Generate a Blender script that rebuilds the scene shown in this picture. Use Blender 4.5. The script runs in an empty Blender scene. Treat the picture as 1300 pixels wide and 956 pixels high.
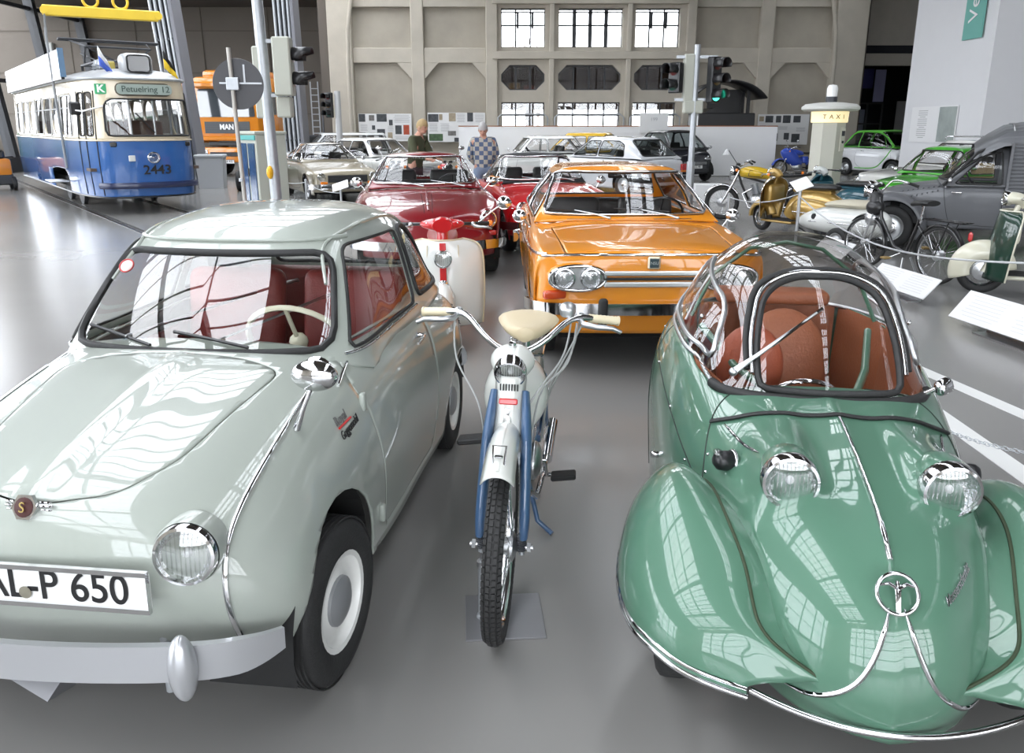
import bpy, bmesh, math, random
import numpy as np
from mathutils import Vector, Matrix
from mathutils.bvhtree import BVHTree
random.seed(7)
R = math.radians
scene = bpy.context.scene
COL = scene.collection
# ---------------------------------------------------------------- camera
cd = bpy.data.cameras.new('camera'); cam = bpy.data.objects.new('camera', cd); COL.objects.link(cam)
cam.location = (0, 0, 1.66); cam.rotation_euler = (R(90-15.3), 0, 0)
cd.sensor_width = 36; cd.lens = 1000/1300*36; cd.shift_y = -44.5/1300; cd.clip_end = 300; cd.clip_start = .02
scene.camera = cam
# ---------------------------------------------------------------- sky, light, exposure
w = bpy.data.worlds.new('sky'); scene.world = w; w.use_nodes = True
nt = w.node_tree; bg = nt.nodes['Background']
tc = nt.nodes.new('ShaderNodeTexCoord'); no = nt.nodes.new('ShaderNodeTexNoise'); no.inputs['Scale'].default_value = 1.6
cr = nt.nodes.new('ShaderNodeValToRGB'); cr.color_ramp.elements[0].color = (.80, .88, 1, 1); cr.color_ramp.elements[1].color = (1, 1, 1, 1)
nt.links.new(tc.outputs['Generated'], no.inputs['Vector']); nt.links.new(no.outputs['Fac'], cr.inputs['Fac']); nt.links.new(cr.outputs['Color'], bg.inputs['Color'])
bg.inputs['Strength'].default_value = 7.4
def portal(loc, rot, sx, sy):
    l = bpy.data.lights.new('daylight_portal', 'AREA'); l.shape = 'RECTANGLE'; l.size = sx; l.size_y = sy
    l.cycles.is_portal = True
    o = bpy.data.objects.new('daylight_portal', l); COL.objects.link(o); o.location = loc; o.rotation_euler = rot
portal((-6.6, 12, 9.44), (0, 0, 0), 6.6, 54)
portal((3.0, 12, 9.44), (0, 0, 0), 1.7, 54)
portal((11.7, 12, 9.44), (0, 0, 0), 1.5, 54)
portal((-19.0, 10, 4.5), (0, R(-90), 0), 9, 50)
portal((2, -13.9, 4.7), (R(90), 0, 0), 24, 7)
scene.view_settings.view_transform = 'Standard'; scene.view_settings.look = 'None'
scene.view_settings.gamma = 1; scene.view_settings.use_curve_mapping = False
scene.view_settings.exposure = 0.34

# ---------------------------------------------------------------- materials
MC = {}
def mat(name, col, rough=.5, metal=0., coat=0., bump=0., bscale=20., vary=0., vscale=3., emit=None, estr=0., spec=.5, crough=.03, rvar=0.):
    if name in MC: return MC[name]
    m = bpy.data.materials.new(name); m.use_nodes = True; n = m.node_tree.nodes; L = m.node_tree.links
    p = n['Principled BSDF']; c = (*col, 1)
    p.inputs['Base Color'].default_value = c; p.inputs['Roughness'].default_value = rough; p.inputs['Metallic'].default_value = metal
    p.inputs['Coat Weight'].default_value = coat; p.inputs['Coat Roughness'].default_value = crough; p.inputs['Specular IOR Level'].default_value = spec
    t = n.new('ShaderNodeTexCoord')
    nz = n.new('ShaderNodeTexNoise'); nz.inputs['Scale'].default_value = vscale; nz.inputs['Detail'].default_value = 5
    L.new(t.outputs['Object'], nz.inputs['Vector'])
    mx = n.new('ShaderNodeMix'); mx.data_type = 'RGBA'
    v = max(vary, .02)
    mx.inputs[6].default_value = (*[max(0, x*(1-v)) for x in col], 1); mx.inputs[7].default_value = (*[min(1, x*(1+v)) for x in col], 1)
    L.new(nz.outputs['Fac'], mx.inputs[0]); L.new(mx.outputs[2], p.inputs['Base Color'])
    if rvar:
        mr = n.new('ShaderNodeMapRange'); mr.inputs[1].default_value = .3; mr.inputs[2].default_value = .7
        mr.inputs[3].default_value = max(0, rough-rvar); mr.inputs[4].default_value = rough+rvar
        L.new(nz.outputs['Fac'], mr.inputs[0]); L.new(mr.outputs[0], p.inputs['Roughness'])
    if bump:
        nb = n.new('ShaderNodeTexNoise'); nb.inputs['Scale'].default_value = bscale; nb.inputs['Detail'].default_value = 4
        b = n.new('ShaderNodeBump'); b.inputs['Strength'].default_value = bump; b.inputs['Distance'].default_value = .01
        L.new(t.outputs['Object'], nb.inputs['Vector']); L.new(nb.outputs['Fac'], b.inputs['Height']); L.new(b.outputs['Normal'], p.inputs['Normal'])
    if emit: p.inputs['Emission Color'].default_value = (*emit, 1); p.inputs['Emission Strength'].default_value = estr
    MC[name] = m; return m
def glass_mat(name, tint=(1, 1, 1), ior=1.5, rough=0.0, boost=0.):
    if name in MC: return MC[name]
    m = bpy.data.materials.new(name); m.use_nodes = True; n = m.node_tree.nodes; L = m.node_tree.links
    n.remove(n['Principled BSDF']); out = n['Material Output']
    tr = n.new('ShaderNodeBsdfTransparent'); tr.inputs[0].default_value = (*tint, 1)
    gl = n.new('ShaderNodeBsdfGlossy'); gl.inputs['Roughness'].default_value = rough
    ge = n.new('ShaderNodeNewGeometry'); dt = n.new('ShaderNodeVectorMath'); dt.operation = 'DOT_PRODUCT'
    L.new(ge.outputs['Incoming'], dt.inputs[0]); L.new(ge.outputs['Normal'], dt.inputs[1])
    def mth(op, a, b=None, c=None):
        q = n.new('ShaderNodeMath'); q.operation = op
        for k, v in enumerate((a, b, c)):
            if v is None: continue
            if isinstance(v, (int, float)): q.inputs[k].default_value = v
            else: L.new(v, q.inputs[k])
        return q
    ab = mth('ABSOLUTE', dt.outputs['Value']); om = mth('SUBTRACT', 1., ab.outputs[0]); pw = mth('POWER', om.outputs[0], 5.)
    f0 = ((ior-1)/(ior+1))**2*2+boost
    ma = mth('MULTIPLY_ADD', pw.outputs[0], 1-f0, f0); ma.use_clamp = True
    mx = n.new('ShaderNodeMixShader')
    L.new(ma.outputs[0], mx.inputs[0]); L.new(tr.outputs[0], mx.inputs[1]); L.new(gl.outputs[0], mx.inputs[2]); L.new(mx.outputs[0], out.inputs[0])
    MC[name] = m; return m
def paint(name, col, vary=.03): return mat(name, col, rough=.35, coat=1., crough=.025, vary=vary, vscale=2., spec=.25)
CHROME = mat('chrome', (.66, .66, .67), .08, 1.)
ALU = mat('brushed_aluminium', (.55, .56, .57), .35, 1., rvar=.08)
STEEL = mat('galvanised_steel', (.42, .44, .46), .45, .7, vary=.15, vscale=12)
DSTEEL = mat('dark_steel', (.06, .063, .07), .5, .4)
RUBBER = mat('black_rubber', (.018, .018, .018), .62, bump=.15, bscale=60)
TYRE = mat('tyre_rubber', (.022, .022, .022), .7, bump=.2, bscale=80)
BLACK = mat('black_plastic', (.012, .012, .013), .35)
DARK = mat('dark_void', (.010, .010, .010), .9)
WHITE = mat('white_paint', (.80, .80, .80), .4)
OFFW = mat('off_white_board', (.74, .74, .73), .6)
GLASS = glass_mat('window_glass')
GLASSD = glass_mat('tinted_glass', (.62, .66, .66))
PERSPEX = glass_mat('smoky_perspex', (.80, .78, .77), 1.5, .02, .02)
LENS = glass_mat('lens_glass', (.92, .93, .93), 1.5, .05, .10)
REFL = mat('reflector', (.78, .78, .80), .18, 1., bump=.6, bscale=90)
AMBER = mat('amber_lens', (.85, .22, .02), .15, coat=1.)
REDL = mat('red_lens', (.45, .01, .01), .15, coat=1.)
LEATHR = mat('dark_red_leather', (.22, .03, .025), .5, bump=.2, bscale=120, vary=.1)
LEATHB = mat('black_leather', (.02, .02, .02), .45, bump=.2, bscale=120)
TAN = mat('tan_leather', (.30, .10, .045), .5, bump=.25, bscale=90, vary=.15)

# ---------------------------------------------------------------- geometry helpers
def bsp(P, t):
    P = np.concatenate([[2*P[0]-P[1]], P, [2*P[-1]-P[-2]]]); n = len(P)
    i = np.clip(np.floor(t).astype(int), 0, n-4); u = (t-i).reshape(-1, *[1]*(P.ndim-1))
    return ((1-u)**3*P[i]+(3*u**3-6*u**2+4)*P[i+1]+(-3*u**3+3*u**2+3*u+1)*P[i+2]+u**3*P[i+3])/6
def spl(P, m, it=4):
    P = np.array(P, float); C = P.copy(); k = np.arange(len(P), dtype=float)
    for _ in range(it): C = C+(P-bsp(C, k))
    return bsp(C, np.linspace(0, len(P)-1, m))
def patch(net, nu, nv, it=3):
    A = spl(np.array(net, float), nu, it); B = spl(A.transpose(1, 0, 2), nv, it).transpose(1, 0, 2)
    B[:, 0, 1] = 0; return B
def mirror(G):                                   # half patch (j=0 on y=0) -> full
    M = G[:, :0:-1].copy(); M[..., 1] *= -1
    return np.concatenate([M, G], 1)
def gridmesh(G, flip=False):
    n, m = G.shape[:2]; V = G.reshape(-1, 3); i, j = np.meshgrid(np.arange(n-1), np.arange(m-1), indexing='ij')
    a = (i*m+j).ravel(); F = np.stack([a, a+m, a+m+1, a+1], 1)
    if flip: F = F[:, ::-1]
    return V, [list(map(int, f)) for f in F]
def clip(V, F, val):
    """split polygons where val = 0 : (V2, faces>=0, faces<0)"""
    V = [tuple(v) for v in V]; val = [float(x) for x in val]; cache = {}; P = []; N = []
    for f in F:
        s = [val[k] >= 0 for k in f]
        if all(s): P.append(f); continue
        if not any(s): N.append(f); continue
        a = []; b = []
        for k in range(len(f)):
            p, q = f[k], f[(k+1) % len(f)]
            (a if val[p] >= 0 else b).append(p)
            if (val[p] >= 0) != (val[q] >= 0):
                key = (min(p, q), max(p, q))
                if key not in cache:
                    t = val[p]/(val[p]-val[q]); cache[key] = len(V)
                    V.append(tuple(V[p][c]+(V[q][c]-V[p][c])*t for c in range(3)))
                a.append(cache[key]); b.append(cache[key])
        if len(a) > 2: P.append(a)
        if len(b) > 2: N.append(b)
    return np.array(V), P, N
def fillet(poly, r, n=5):
    out = []; m = len(poly)
    for k in range(m):
        a, b, c = (np.array(poly[(k+d) % m], float) for d in (-1, 0, 1)); rr = r[k] if isinstance(r, (list, tuple)) else r
        u = a-b; v = c-b; lu = np.linalg.norm(u); lv = np.linalg.norm(v); d = min(rr, lu*.48, lv*.48)
        p = b+u/lu*d; q = b+v/lv*d
        for t in np.linspace(0, 1, n): out.append(tuple((1-t)**2*p+2*t*(1-t)*b+t*t*q))
    return out
def sdp(pts, poly):
    """signed distance to polygon, >0 inside"""
    P = np.asarray(pts, float); Q = np.array(poly, float); d = np.full(len(P), 1e9); ins = np.zeros(len(P), bool)
    for k in range(len(Q)):
        a, b = Q[k], Q[(k+1) % len(Q)]; e = b-a; t = np.clip(((P-a)@e)/(e@e+1e-12), 0, 1)
        d = np.minimum(d, np.linalg.norm(P-a-t[:, None]*e, axis=1))
        c = ((a[1] > P[:, 1]) != (b[1] > P[:, 1])); xx = (b[0]-a[0])*(P[:, 1]-a[1])/((b[1]-a[1]) if b[1] != a[1] else 1e-12)+a[0]
        ins ^= c & (P[:, 0] < xx)
    return np.where(ins, d, -d)
def rotm(rx=0, ry=0, rz=0): return (Matrix.Rotation(rz, 4, 'Z') @ Matrix.Rotation(ry, 4, 'Y') @ Matrix.Rotation(rx, 4, 'X'))
def zto(d):
    d = Vector(d).normalized(); return d.to_track_quat('Z', 'Y').to_matrix().to_4x4()
class MB:
    def __init__(s): s.V = []; s.F = []
    def add(s, V, F, M=None):
        k = len(s.V)
        if M is not None: V = [tuple(M @ Vector(v)) for v in V]
        s.V += [tuple(map(float, v)) for v in V]; s.F += [[i+k for i in f] for f in F]; return s
    def box(s, c, d, bev=0., rot=None, seg=1):
        x, y, z = [k/2 for k in d]; b = min(bev, x*.98, y*.98, z*.98)
        M = Matrix.Translation(Vector(c)) @ (rot if rot is not None else Matrix())
        if b <= 0:
            V = [(i*x, j*y, k*z) for i in (-1, 1) for j in (-1, 1) for k in (-1, 1)]
            F = [[0, 1, 3, 2], [4, 6, 7, 5], [0, 4, 5, 1], [2, 3, 7, 6], [0, 2, 6, 4], [1, 5, 7, 3]]
            return s.add(V, F, M)
        bm = bmesh.new(); bmesh.ops.create_cube(bm, size=1)
        for v in bm.verts: v.co = Vector((v.co.x*2*x, v.co.y*2*y, v.co.z*2*z))
        bmesh.ops.bevel(bm, geom=bm.edges[:], offset=b, segments=seg, affect='EDGES', profile=.5)
        V = [tuple(v.co) for v in bm.verts]; bm.verts.index_update(); F = [[v.index for v in f.verts] for f in bm.faces]; bm.free()
        return s.add(V, F, M)
    def tube(s, pts, r, n=8, closed=False, cap=True, flat=1., up=None):
        P = [Vector(p) for p in pts]; m = len(P); rr = r if isinstance(r, (list, tuple, np.ndarray)) else [r]*m
        T = []
        for i in range(m):
            a = P[(i-1) % m] if (closed or i) else P[0]; b = P[(i+1) % m] if (closed or i < m-1) else P[-1]
            d = (b-a); T.append(d.normalized() if d.length > 1e-9 else Vector((0, 0, 1)))
        nrm = Vector(up) if up else (Vector((0, 0, 1)) if abs(T[0].z) < .9 else Vector((1, 0, 0)))
        V = []; F = []
        for i in range(m):
            nrm = (Vector(up) if up else nrm); nrm = (nrm-T[i]*nrm.dot(T[i]))
            nrm = nrm.normalized() if nrm.length > 1e-6 else T[i].orthogonal().normalized()
            bi = T[i].cross(nrm)
            for k in range(n):
                a = 2*math.pi*k/n; V.append(P[i]+(nrm*math.cos(a)*flat+bi*math.sin(a))*rr[i])
        e = m if closed else m-1
        for i in range(e):
            for k in range(n): F.append([i*n+k, i*n+(k+1) % n, ((i+1) % m)*n+(k+1) % n, ((i+1) % m)*n+k])
        if cap and not closed: F.append(list(range(n))[::-1]); F.append([(m-1)*n+k for k in range(n)])
        return s.add(V, F)
    def lathe(s, prof, o=(0, 0, 0), ax=(0, 0, 1), n=24, caps=True):
        M = Matrix.Translation(Vector(o)) @ zto(ax); V = []; F = []
        for r, z in prof:
            for k in range(n): a = 2*math.pi*k/n; V.append((r*math.cos(a), r*math.sin(a), z))
        for i in range(len(prof)-1):
            for k in range(n): F.append([i*n+k, i*n+(k+1) % n, (i+1)*n+(k+1) % n, (i+1)*n+k])
        if caps:
            if prof[0][0] > 1e-5: F.append(list(range(n))[::-1])
            if prof[-1][0] > 1e-5: F.append([(len(prof)-1)*n+k for k in range(n)])
        return s.add(V, F, M)
    def cyl(s, a, b, r, r2=None, n=12): return s.tube([a, b], [r, r if r2 is None else r2], n)
    def ell(s, c, r, n=16, m=10, M=None):
        V = []; F = []
        for i in range(m+1):
            t = math.pi*i/m
            for k in range(n): a = 2*math.pi*k/n; V.append((r[0]*math.sin(t)*math.cos(a), r[1]*math.sin(t)*math.sin(a), r[2]*math.cos(t)))
        for i in range(m):
            for k in range(n): F.append([i*n+k, (i+1)*n+k, (i+1)*n+(k+1) % n, i*n+(k+1) % n])
        return s.add(V, F, Matrix.Translation(Vector(c)) @ (M if M is not None else Matrix()))
    def prism(s, poly, a, b, axis='y', M=None):
        """extrude 2D outline; axis y: (x,z) outline from y=a to b; x: (y,z); z: (x,y)"""
        f = {'y': lambda p, t: (p[0], t, p[1]), 'x': lambda p, t: (t, p[0], p[1]), 'z': lambda p, t: (p[0], p[1], t)}[axis]
        n = len(poly); V = [f(p, a) for p in poly]+[f(p, b) for p in poly]
        F = [list(range(n)), list(range(n, 2*n))[::-1]]+[[k, n+k, n+(k+1) % n, (k+1) % n] for k in range(n)]
        return s.add(V, F, M)
    def sweep(s, prof, path, up=(0, 0, 1), closed=False, scale=None):
        """prof 2D (side, up) swept along path"""
        P = [Vector(p) for p in path]; m = len(P); n = len(prof); U = Vector(up); V = []; F = []
        for i in range(m):
            a = P[max(i-1, 0)]; b = P[min(i+1, m-1)]
            if closed: a = P[i-1]; b = P[(i+1) % m]
            t = (b-a).normalized(); sd = t.cross(U).normalized(); uu = sd.cross(t); k = scale[i] if scale is not None else 1
            for p in prof: V.append(P[i]+sd*p[0]*k+uu*p[1]*k)
        for i in range(m if closed else m-1):
            for k in range(n): F.append([i*n+k, ((i+1) % m)*n+k, ((i+1) % m)*n+(k+1) % n, i*n+(k+1) % n])
        if not closed: F += [list(range(n)), [(m-1)*n+k for k in range(n)][::-1]]
        return s.add(V, F)
    def torus(s, c, R0, r, ax=(0, 0, 1), n=28, m=8, a0=0, a1=2*math.pi):
        M = Matrix.Translation(Vector(c)) @ zto(ax); full = a1-a0 > 6.28
        k = n if full else n+1
        pts = [M @ Vector((R0*math.cos(a0+(a1-a0)*i/n), R0*math.sin(a0+(a1-a0)*i/n), 0)) for i in range(k)]
        return s.tube(pts, r, m, closed=full)
    def build(s, name, m, parent=None, smooth=35, solid=0., label=None, sub=0):
        me = bpy.data.meshes.new(name); me.from_pydata(s.V, [], s.F); me.materials.append(m)
        bm = bmesh.new(); bm.from_mesh(me)
        loose = [v for v in bm.verts if not v.link_faces]
        if loose: bmesh.ops.delete(bm, geom=loose, context='VERTS')
        if not solid and len(s.F) < 60000: bmesh.ops.recalc_face_normals(bm, faces=bm.faces[:])
        bm.to_mesh(me); bm.free()
        if smooth:
            me.shade_smooth()
            if smooth < 180: me.set_sharp_from_angle(angle=R(smooth))
        o = bpy.data.objects.new(name, me); COL.objects.link(o)
        if parent is not None: o.parent = parent
        if solid:
            md = o.modifiers.new('thickness', 'SOLIDIFY'); md.thickness = abs(solid); md.offset = -1 if solid > 0 else 1; md.use_even_offset = False
        if label: o['label'] = label
        return o
def tag(o, label=None, cat=None, group=None, kind=None):
    if label: o['label'] = label
    if cat: o['category'] = cat
    if group: o['group'] = group
    if kind: o['kind'] = kind
    return o
def thing(name, label, cat, loc=(0, 0, 0), rz=0, group=None, scale=1.):
    o = bpy.data.objects.new(name, None); COL.objects.link(o); o.location = loc; o.rotation_euler = (0, 0, rz); o.scale = (scale,)*3
    o.empty_display_size = .1
    return tag(o, label, cat, group)
def struct(name, mb, m, smooth=0, parent=None):
    o = mb.build(name, m, parent, smooth)
    if parent is None: o['kind'] = 'structure'
    return o
def dup(o, parent=None):
    c = o.copy(); COL.objects.link(c); c.parent = parent
    for ch in o.children: dup(ch, c)
    return c
def text(s, size, loc, rot, m, parent=None, name='lettering', ext=.001, align='CENTER', sx=1., shear=0., bold=0.):
    cu = bpy.data.curves.new('t', 'FONT'); cu.body = s; cu.size = size; cu.extrude = ext; cu.align_x = align; cu.align_y = 'CENTER'; cu.shear = shear; cu.offset = bold
    o = bpy.data.objects.new('t', cu); COL.objects.link(o); bpy.context.view_layer.update()
    me = bpy.data.meshes.new_from_object(o.evaluated_get(bpy.context.evaluated_depsgraph_get())); bpy.data.objects.remove(o)
    me.materials.clear(); me.materials.append(m)
    Mx = Matrix.Translation(Vector(loc)) @ (rot if isinstance(rot, Matrix) else rotm(*rot)) @ Matrix.Diagonal((sx, 1, 1, 1)); me.transform(Mx)
    q = bpy.data.objects.new(name, me); COL.objects.link(q); q.parent = parent; return q
def bvh_of(V, F): return BVHTree.FromPolygons([tuple(v) for v in V], F)
def cast(b, pts, d, off=0.):
    out = []
    for p in pts:
        h = b.ray_cast(Vector(p), Vector(d))
        if h[0] is not None:
            nn = h[1] if h[1].dot(Vector(d)) < 0 else -h[1]
            out.append(h[0]+nn*off)
    return out
def resample(poly, n, closed=True):
    P = np.array(poly, float)
    if closed: P = np.vstack([P, P[:1]])
    L = np.r_[0, np.cumsum(np.linalg.norm(np.diff(P, axis=0), axis=1))]; t = np.linspace(0, L[-1], n+1)[:-1] if closed else np.linspace(0, L[-1], n)
    return np.stack([np.interp(t, L, P[:, k]) for k in range(P.shape[1])], 1)

def text_on(bvh, s, size, at, axis, sgn, ang, m, parent, name='script_badge', off=.003, sx=1., shear=.3, bold=0.):
    """lettering that follows a surface; at = 2D position in the projection plane of the axis"""
    o = text(s, size, (0, 0, 0), Matrix.Rotation(ang, 4, 'Z'), m, parent, name, ext=.0012, sx=sx, shear=shear, bold=bold)
    me = o.data
    for v in me.vertices:
        if axis == 'x': p = (4*sgn, at[0]+v.co.x*sgn, at[1]+v.co.y); d = (-sgn, 0, 0)
        else: p = (at[0]-v.co.x*sgn, 4*sgn, at[1]+v.co.y); d = (0, -sgn, 0)
        h = bvh.ray_cast(Vector(p), Vector(d))
        if h[0] is not None:
            nn = h[1] if h[1].dot(Vector(d)) < 0 else -h[1]; v.co = h[0]+nn*(off+v.co.z)
    return o
# ================================================================ the hall
FLOOR = mat('polished_grey_floor', (.22, .215, .205), .21, 0, vary=.10, vscale=.5, rvar=.02, spec=.5)
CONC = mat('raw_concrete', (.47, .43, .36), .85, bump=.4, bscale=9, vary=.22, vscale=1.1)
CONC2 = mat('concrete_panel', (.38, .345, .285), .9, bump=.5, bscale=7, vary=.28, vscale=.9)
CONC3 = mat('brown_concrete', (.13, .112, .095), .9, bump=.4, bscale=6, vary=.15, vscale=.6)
PLAST = mat('white_plaster', (.72, .72, .73), .7, vary=.02)
CEIL = mat('dark_timber_ceiling', (.07, .055, .045), .8, vary=.2)
FRAME = mat('window_frame_paint', (.035, .037, .042), .5)
mb = MB(); mb.box((0, 12, -.1), (44, 56, .2)); struct('floor', mb, FLOOR)
mb = MB(); mb.box((0, 20, -.35), (260, 260, .1)); struct('ground', mb, mat('outside_asphalt', (.25, .25, .24), .9))
LINE = mat('white_floor_paint', (.78, .78, .76), .35, coat=.2)
def stripe(a, b, wd, z=.003):
    a = Vector((*a, 0)); b = Vector((*b, 0)); n = (b-a).normalized().cross(Vector((0, 0, 1)))*wd/2
    m = MB(); m.prism([tuple((a+n)[:2]), tuple((b+n)[:2]), tuple((b-n)[:2]), tuple((a-n)[:2])], .0005, z, 'z'); return m
struct('trim_1', stripe((3.25, 3.3), (1.75, 11.5), .12), LINE)
struct('trim_2', stripe((2.50, 2.6), (2.60, 6.9), .13, .004), LINE)
# tram rails sunk in the floor
RAIL = mat('worn_rail_steel', (.16, .15, .14), .3, .8)
td = Vector((.61, -.792)); tn = Vector((.792, .61)); tc0 = Vector((-7.75, 16.2))
k = 3
for s in (-1, 1):
    a = tc0+tn*.72*s-td*14; b = tc0+tn*.72*s+td*9.5
    o = struct('trim_%d' % k, stripe(tuple(a), tuple(b), .07, .004), RAIL); k += 1
    o = struct('trim_%d' % k, stripe(tuple(a+tn*.075), tuple(b+tn*.075), .045, .0045), DARK); k += 1
# ---- back wall
WB = struct('wall_back', MB().box((1.45, 32.35, 4.6), (2.9+13.4, .3, 9.6)) if False else MB().box((-3.9, 32.4, 4.6), (6.2, .3, 9.8)), CONC2)
def wpart(name, mb, m=CONC, sm=0): return mb.build(name, m, WB, sm)
wpart('wall_section', MB().box((10.2, 32.4, 4.6), (6.6, .3, 9.8)), CONC2)
wins = [(-.42, 1.26), (1.78, 4.21), (4.70, 6.38)]; rows = [(.95, 2.55), (3.0, 3.93), (4.56, 5.96), (6.6, 8.0)]
xs = [-.85]+[v for w_ in wins for v in w_]+[6.95]
for i in range(0, 8, 2): wpart('pier', MB().box(((xs[i]+xs[i+1])/2, 32.25, 4.6), (xs[i+1]-xs[i], .5, 9.8)))
for (a, b) in wins:
    z0 = -.3
    for (c, d) in rows+[(9.5, 9.5)]:
        wpart('spandrel', MB().box(((a+b)/2, 32.27, (z0+c)/2), (b-a, .46, c-z0))); z0 = d
m1 = [(-6.9, -6.1), (-3.88, -3.37), (-1.0, -.55)]
def vert(x0, x1, y=31.95, d=.6, nm='pilaster'): wpart(nm, MB().box(((x0+x1)/2, y+d/2-.05, 4.6), (x1-x0, d, 9.8), .03))
for a, b in [(-7.0, -6.1), (-3.86, -3.37), (-1.0, -.55)]: vert(a, b, 31.9 if a != -3.86 else 32.05)
for a, b in [(1.42, 1.62), (4.36, 4.56), (6.62, 6.98)]: vert(a, b, 31.85)
for a, b in [(9.45, 9.98), (12.25, 13.45)]: vert(a, b, 32.05 if a < 10 else 31.85)
for (x0, x1) in [(-6.1, -1.0), (6.98, 12.3)]:
    for (z0, z1) in [(4.0, 4.55), (6.0, 6.45), (-.2, .35), (8.0, 9.4)]:
        wpart('beam', MB().box(((x0+x1)/2, 32.2, (z0+z1)/2), (x1-x0, .3, z1-z0), .02))
for z0, z1 in [(4.12, 4.4), (6.08, 6.5), (8.2, 8.6)]: wpart('beam', MB().box((2.95, 31.95, (z0+z1)/2), (7.4, .35, z1-z0), .02))
# chamfered corners of the lower panels (haunches)
for (xa, xb, both) in [(-6.1, -3.88, 'r'), (-3.37, -1.0, 'b'), (6.98, 9.45, 'r'), (9.98, 12.25, 'b')]:
    if both in 'rb': wpart('haunch', MB().prism([(xb+.02, 4.02), (xb-.55, 4.02), (xb+.02, 3.4)], 32.06, 32.3))
    if both == 'b': wpart('haunch', MB().prism([(xa-.02, 4.02), (xa+.55, 4.02), (xa-.02, 3.4)], 32.06, 32.3))
# curved haunch line on the left pier and right pier
wpart('curved_rib', MB().tube([(-6.25, 31.85, 0), (-6.27, 31.85, 4), (-6.22, 31.85, 5.2), (-6.05, 31.85, 6.2), (-5.75, 31.85, 7), (-5.2, 31.85, 8)], .08, 8), CONC, 60)
wpart('curved_rib', MB().tube([(12.3, 31.85, 0), (12.32, 31.85, 4), (12.25, 31.85, 5.2), (12.05, 31.85, 6.2), (11.7, 31.85, 7), (11.2, 31.85, 8)], .08, 8), CONC, 60)
nwin = 1
for ri, (z0, z1) in enumerate(rows):
    for wi, (x0, x1) in enumerate(wins):
        f = MB(); y = 32.32; t = .05
        oct_ = ri == 1; c = .33
        outl = [(x0, z0), (x1, z0), (x1, z1), (x0, z1)] if not oct_ else [(x0+c, z0), (x1-c, z0), (x1, z0+c), (x1, z1-c), (x1-c, z1), (x0+c, z1), (x0, z1-c), (x0, z0+c)]
        P = [(p[0], y, p[1]) for p in outl]
        f.sweep([(-t, -.06), (t, -.06), (t, .06), (-t, .06)], P, up=(0, 1, 0), closed=True)
        W_ = f.build('window_%d' % nwin, FRAME, None, 0); W_['kind'] = 'structure'; nwin += 1
        if oct_:
            for (ax, az, sx, sz) in ((x0, z0, 1, 1), (x1, z0, -1, 1), (x0, z1, 1, -1), (x1, z1, -1, -1)):
                MB().prism([(ax, az), (ax+sx*c, az), (ax, az+sz*c)], 32.05, 32.5).build('corner_infill', CONC, W_, 0)
        nb = 3 if wi != 1 else 4
        thick = {1: [.5], 0: [], 2: []}[wi] if ri == 2 else []
        for k in range(1, nb):
            xx = x0+(x1-x0)*k/nb
            MB().box((xx, y, (z0+z1)/2), (.06 if ri != 2 or wi != 1 else .15, .06, z1-z0-.04)).build('glazing_bar', FRAME, W_, 0)
        if ri != 1:
            zz = z0+(z1-z0)*(.58 if ri == 2 else .7)
            MB().box(((x0+x1)/2, y, zz), (x1-x0-.04, .06, .055)).build('glazing_bar', FRAME, W_, 0)
            if ri == 2:
                MB().box(((x0+x1)/2, y, z1-.12), (x1-x0-.04, .06, .05)).build('glazing_bar', FRAME, W_, 0)
                for k in range(nb):
                    xx = x0+(x1-x0)*(k+.5)/nb
                    if wi != 1 and k: MB().box((xx-.2, y, z1-.4), (.09, .06, .6)).build('vent_light_frame', FRAME, W_, 0)
        MB().box(((x0+x1)/2, y+.03, (z0+z1)/2), (x1-x0, .008, z1-z0)).build('pane', glass_mat('dull_glass', (.55, .52, .5), 1.12) if ri == 1 else GLASS, W_, 0)
        if ri == 0:
            h = MB().tube([(x0-.12, 31.75, .3), (x0-.12, 31.75, 1.98), (x0+.02, 31.75, 2.1), (x1-.02, 31.75, 2.1), (x1+.12, 31.75, 1.98), (x1+.12, 31.75, .3)], .03, 8)
            h.tube([(x0-.12, 31.75, 1.6), (x1+.12, 31.75, 1.6)], .02, 6)
            h.box((x0-.12, 31.82, .35), (.06, .2, .06)).box((x1+.12, 31.82, .35), (.06, .2, .06))
            o = h.build('guard_rail', STEEL, None, 60)
            tag(o, ['steel pipe guard rail before the lower left window of the back wall', 'steel pipe guard rail before the lower middle window of the back wall', 'steel pipe guard rail before the lower right window of the back wall'][wi], 'railing', 'guard rails at the back windows')
# added dark block standing in for a dim hall interior; bare trees outside
AN = thing('dim_interior_block', 'added brown block, darkened like a dim hall interior, seen through the octagonal windows of the back wall', 'building', (3, 38, -.3))
MB().box((0, 0, 3.55), (14, 3, 1.7)).build('wall', mat('darkened_reddish_wall', (.022, .012, .009), .9, vary=.3, vscale=3), AN, 0)  # dimness of the interior is put into the near-black wall colour
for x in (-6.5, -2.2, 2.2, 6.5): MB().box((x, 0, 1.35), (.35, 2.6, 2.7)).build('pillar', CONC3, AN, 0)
for i, (x, cl) in enumerate([(-2.9, (.16, .09, .008)), (-2.25, (.14, .02, .006)), (1.2, (.05, .02, .012))]): MB().box((x, -1.55, 3.55-.1*i), (.5, .1, .45), .02).build('dimmed_prop', mat('dimmed_prop%d' % i, cl, .7), AN, 0)  # added blocks for yellow and orange things inside, colours darkened like the wall
MB().box((0, 0, 4.5), (14.6, 3.6, .2)).build('roof', DSTEEL, AN, 0)
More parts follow.
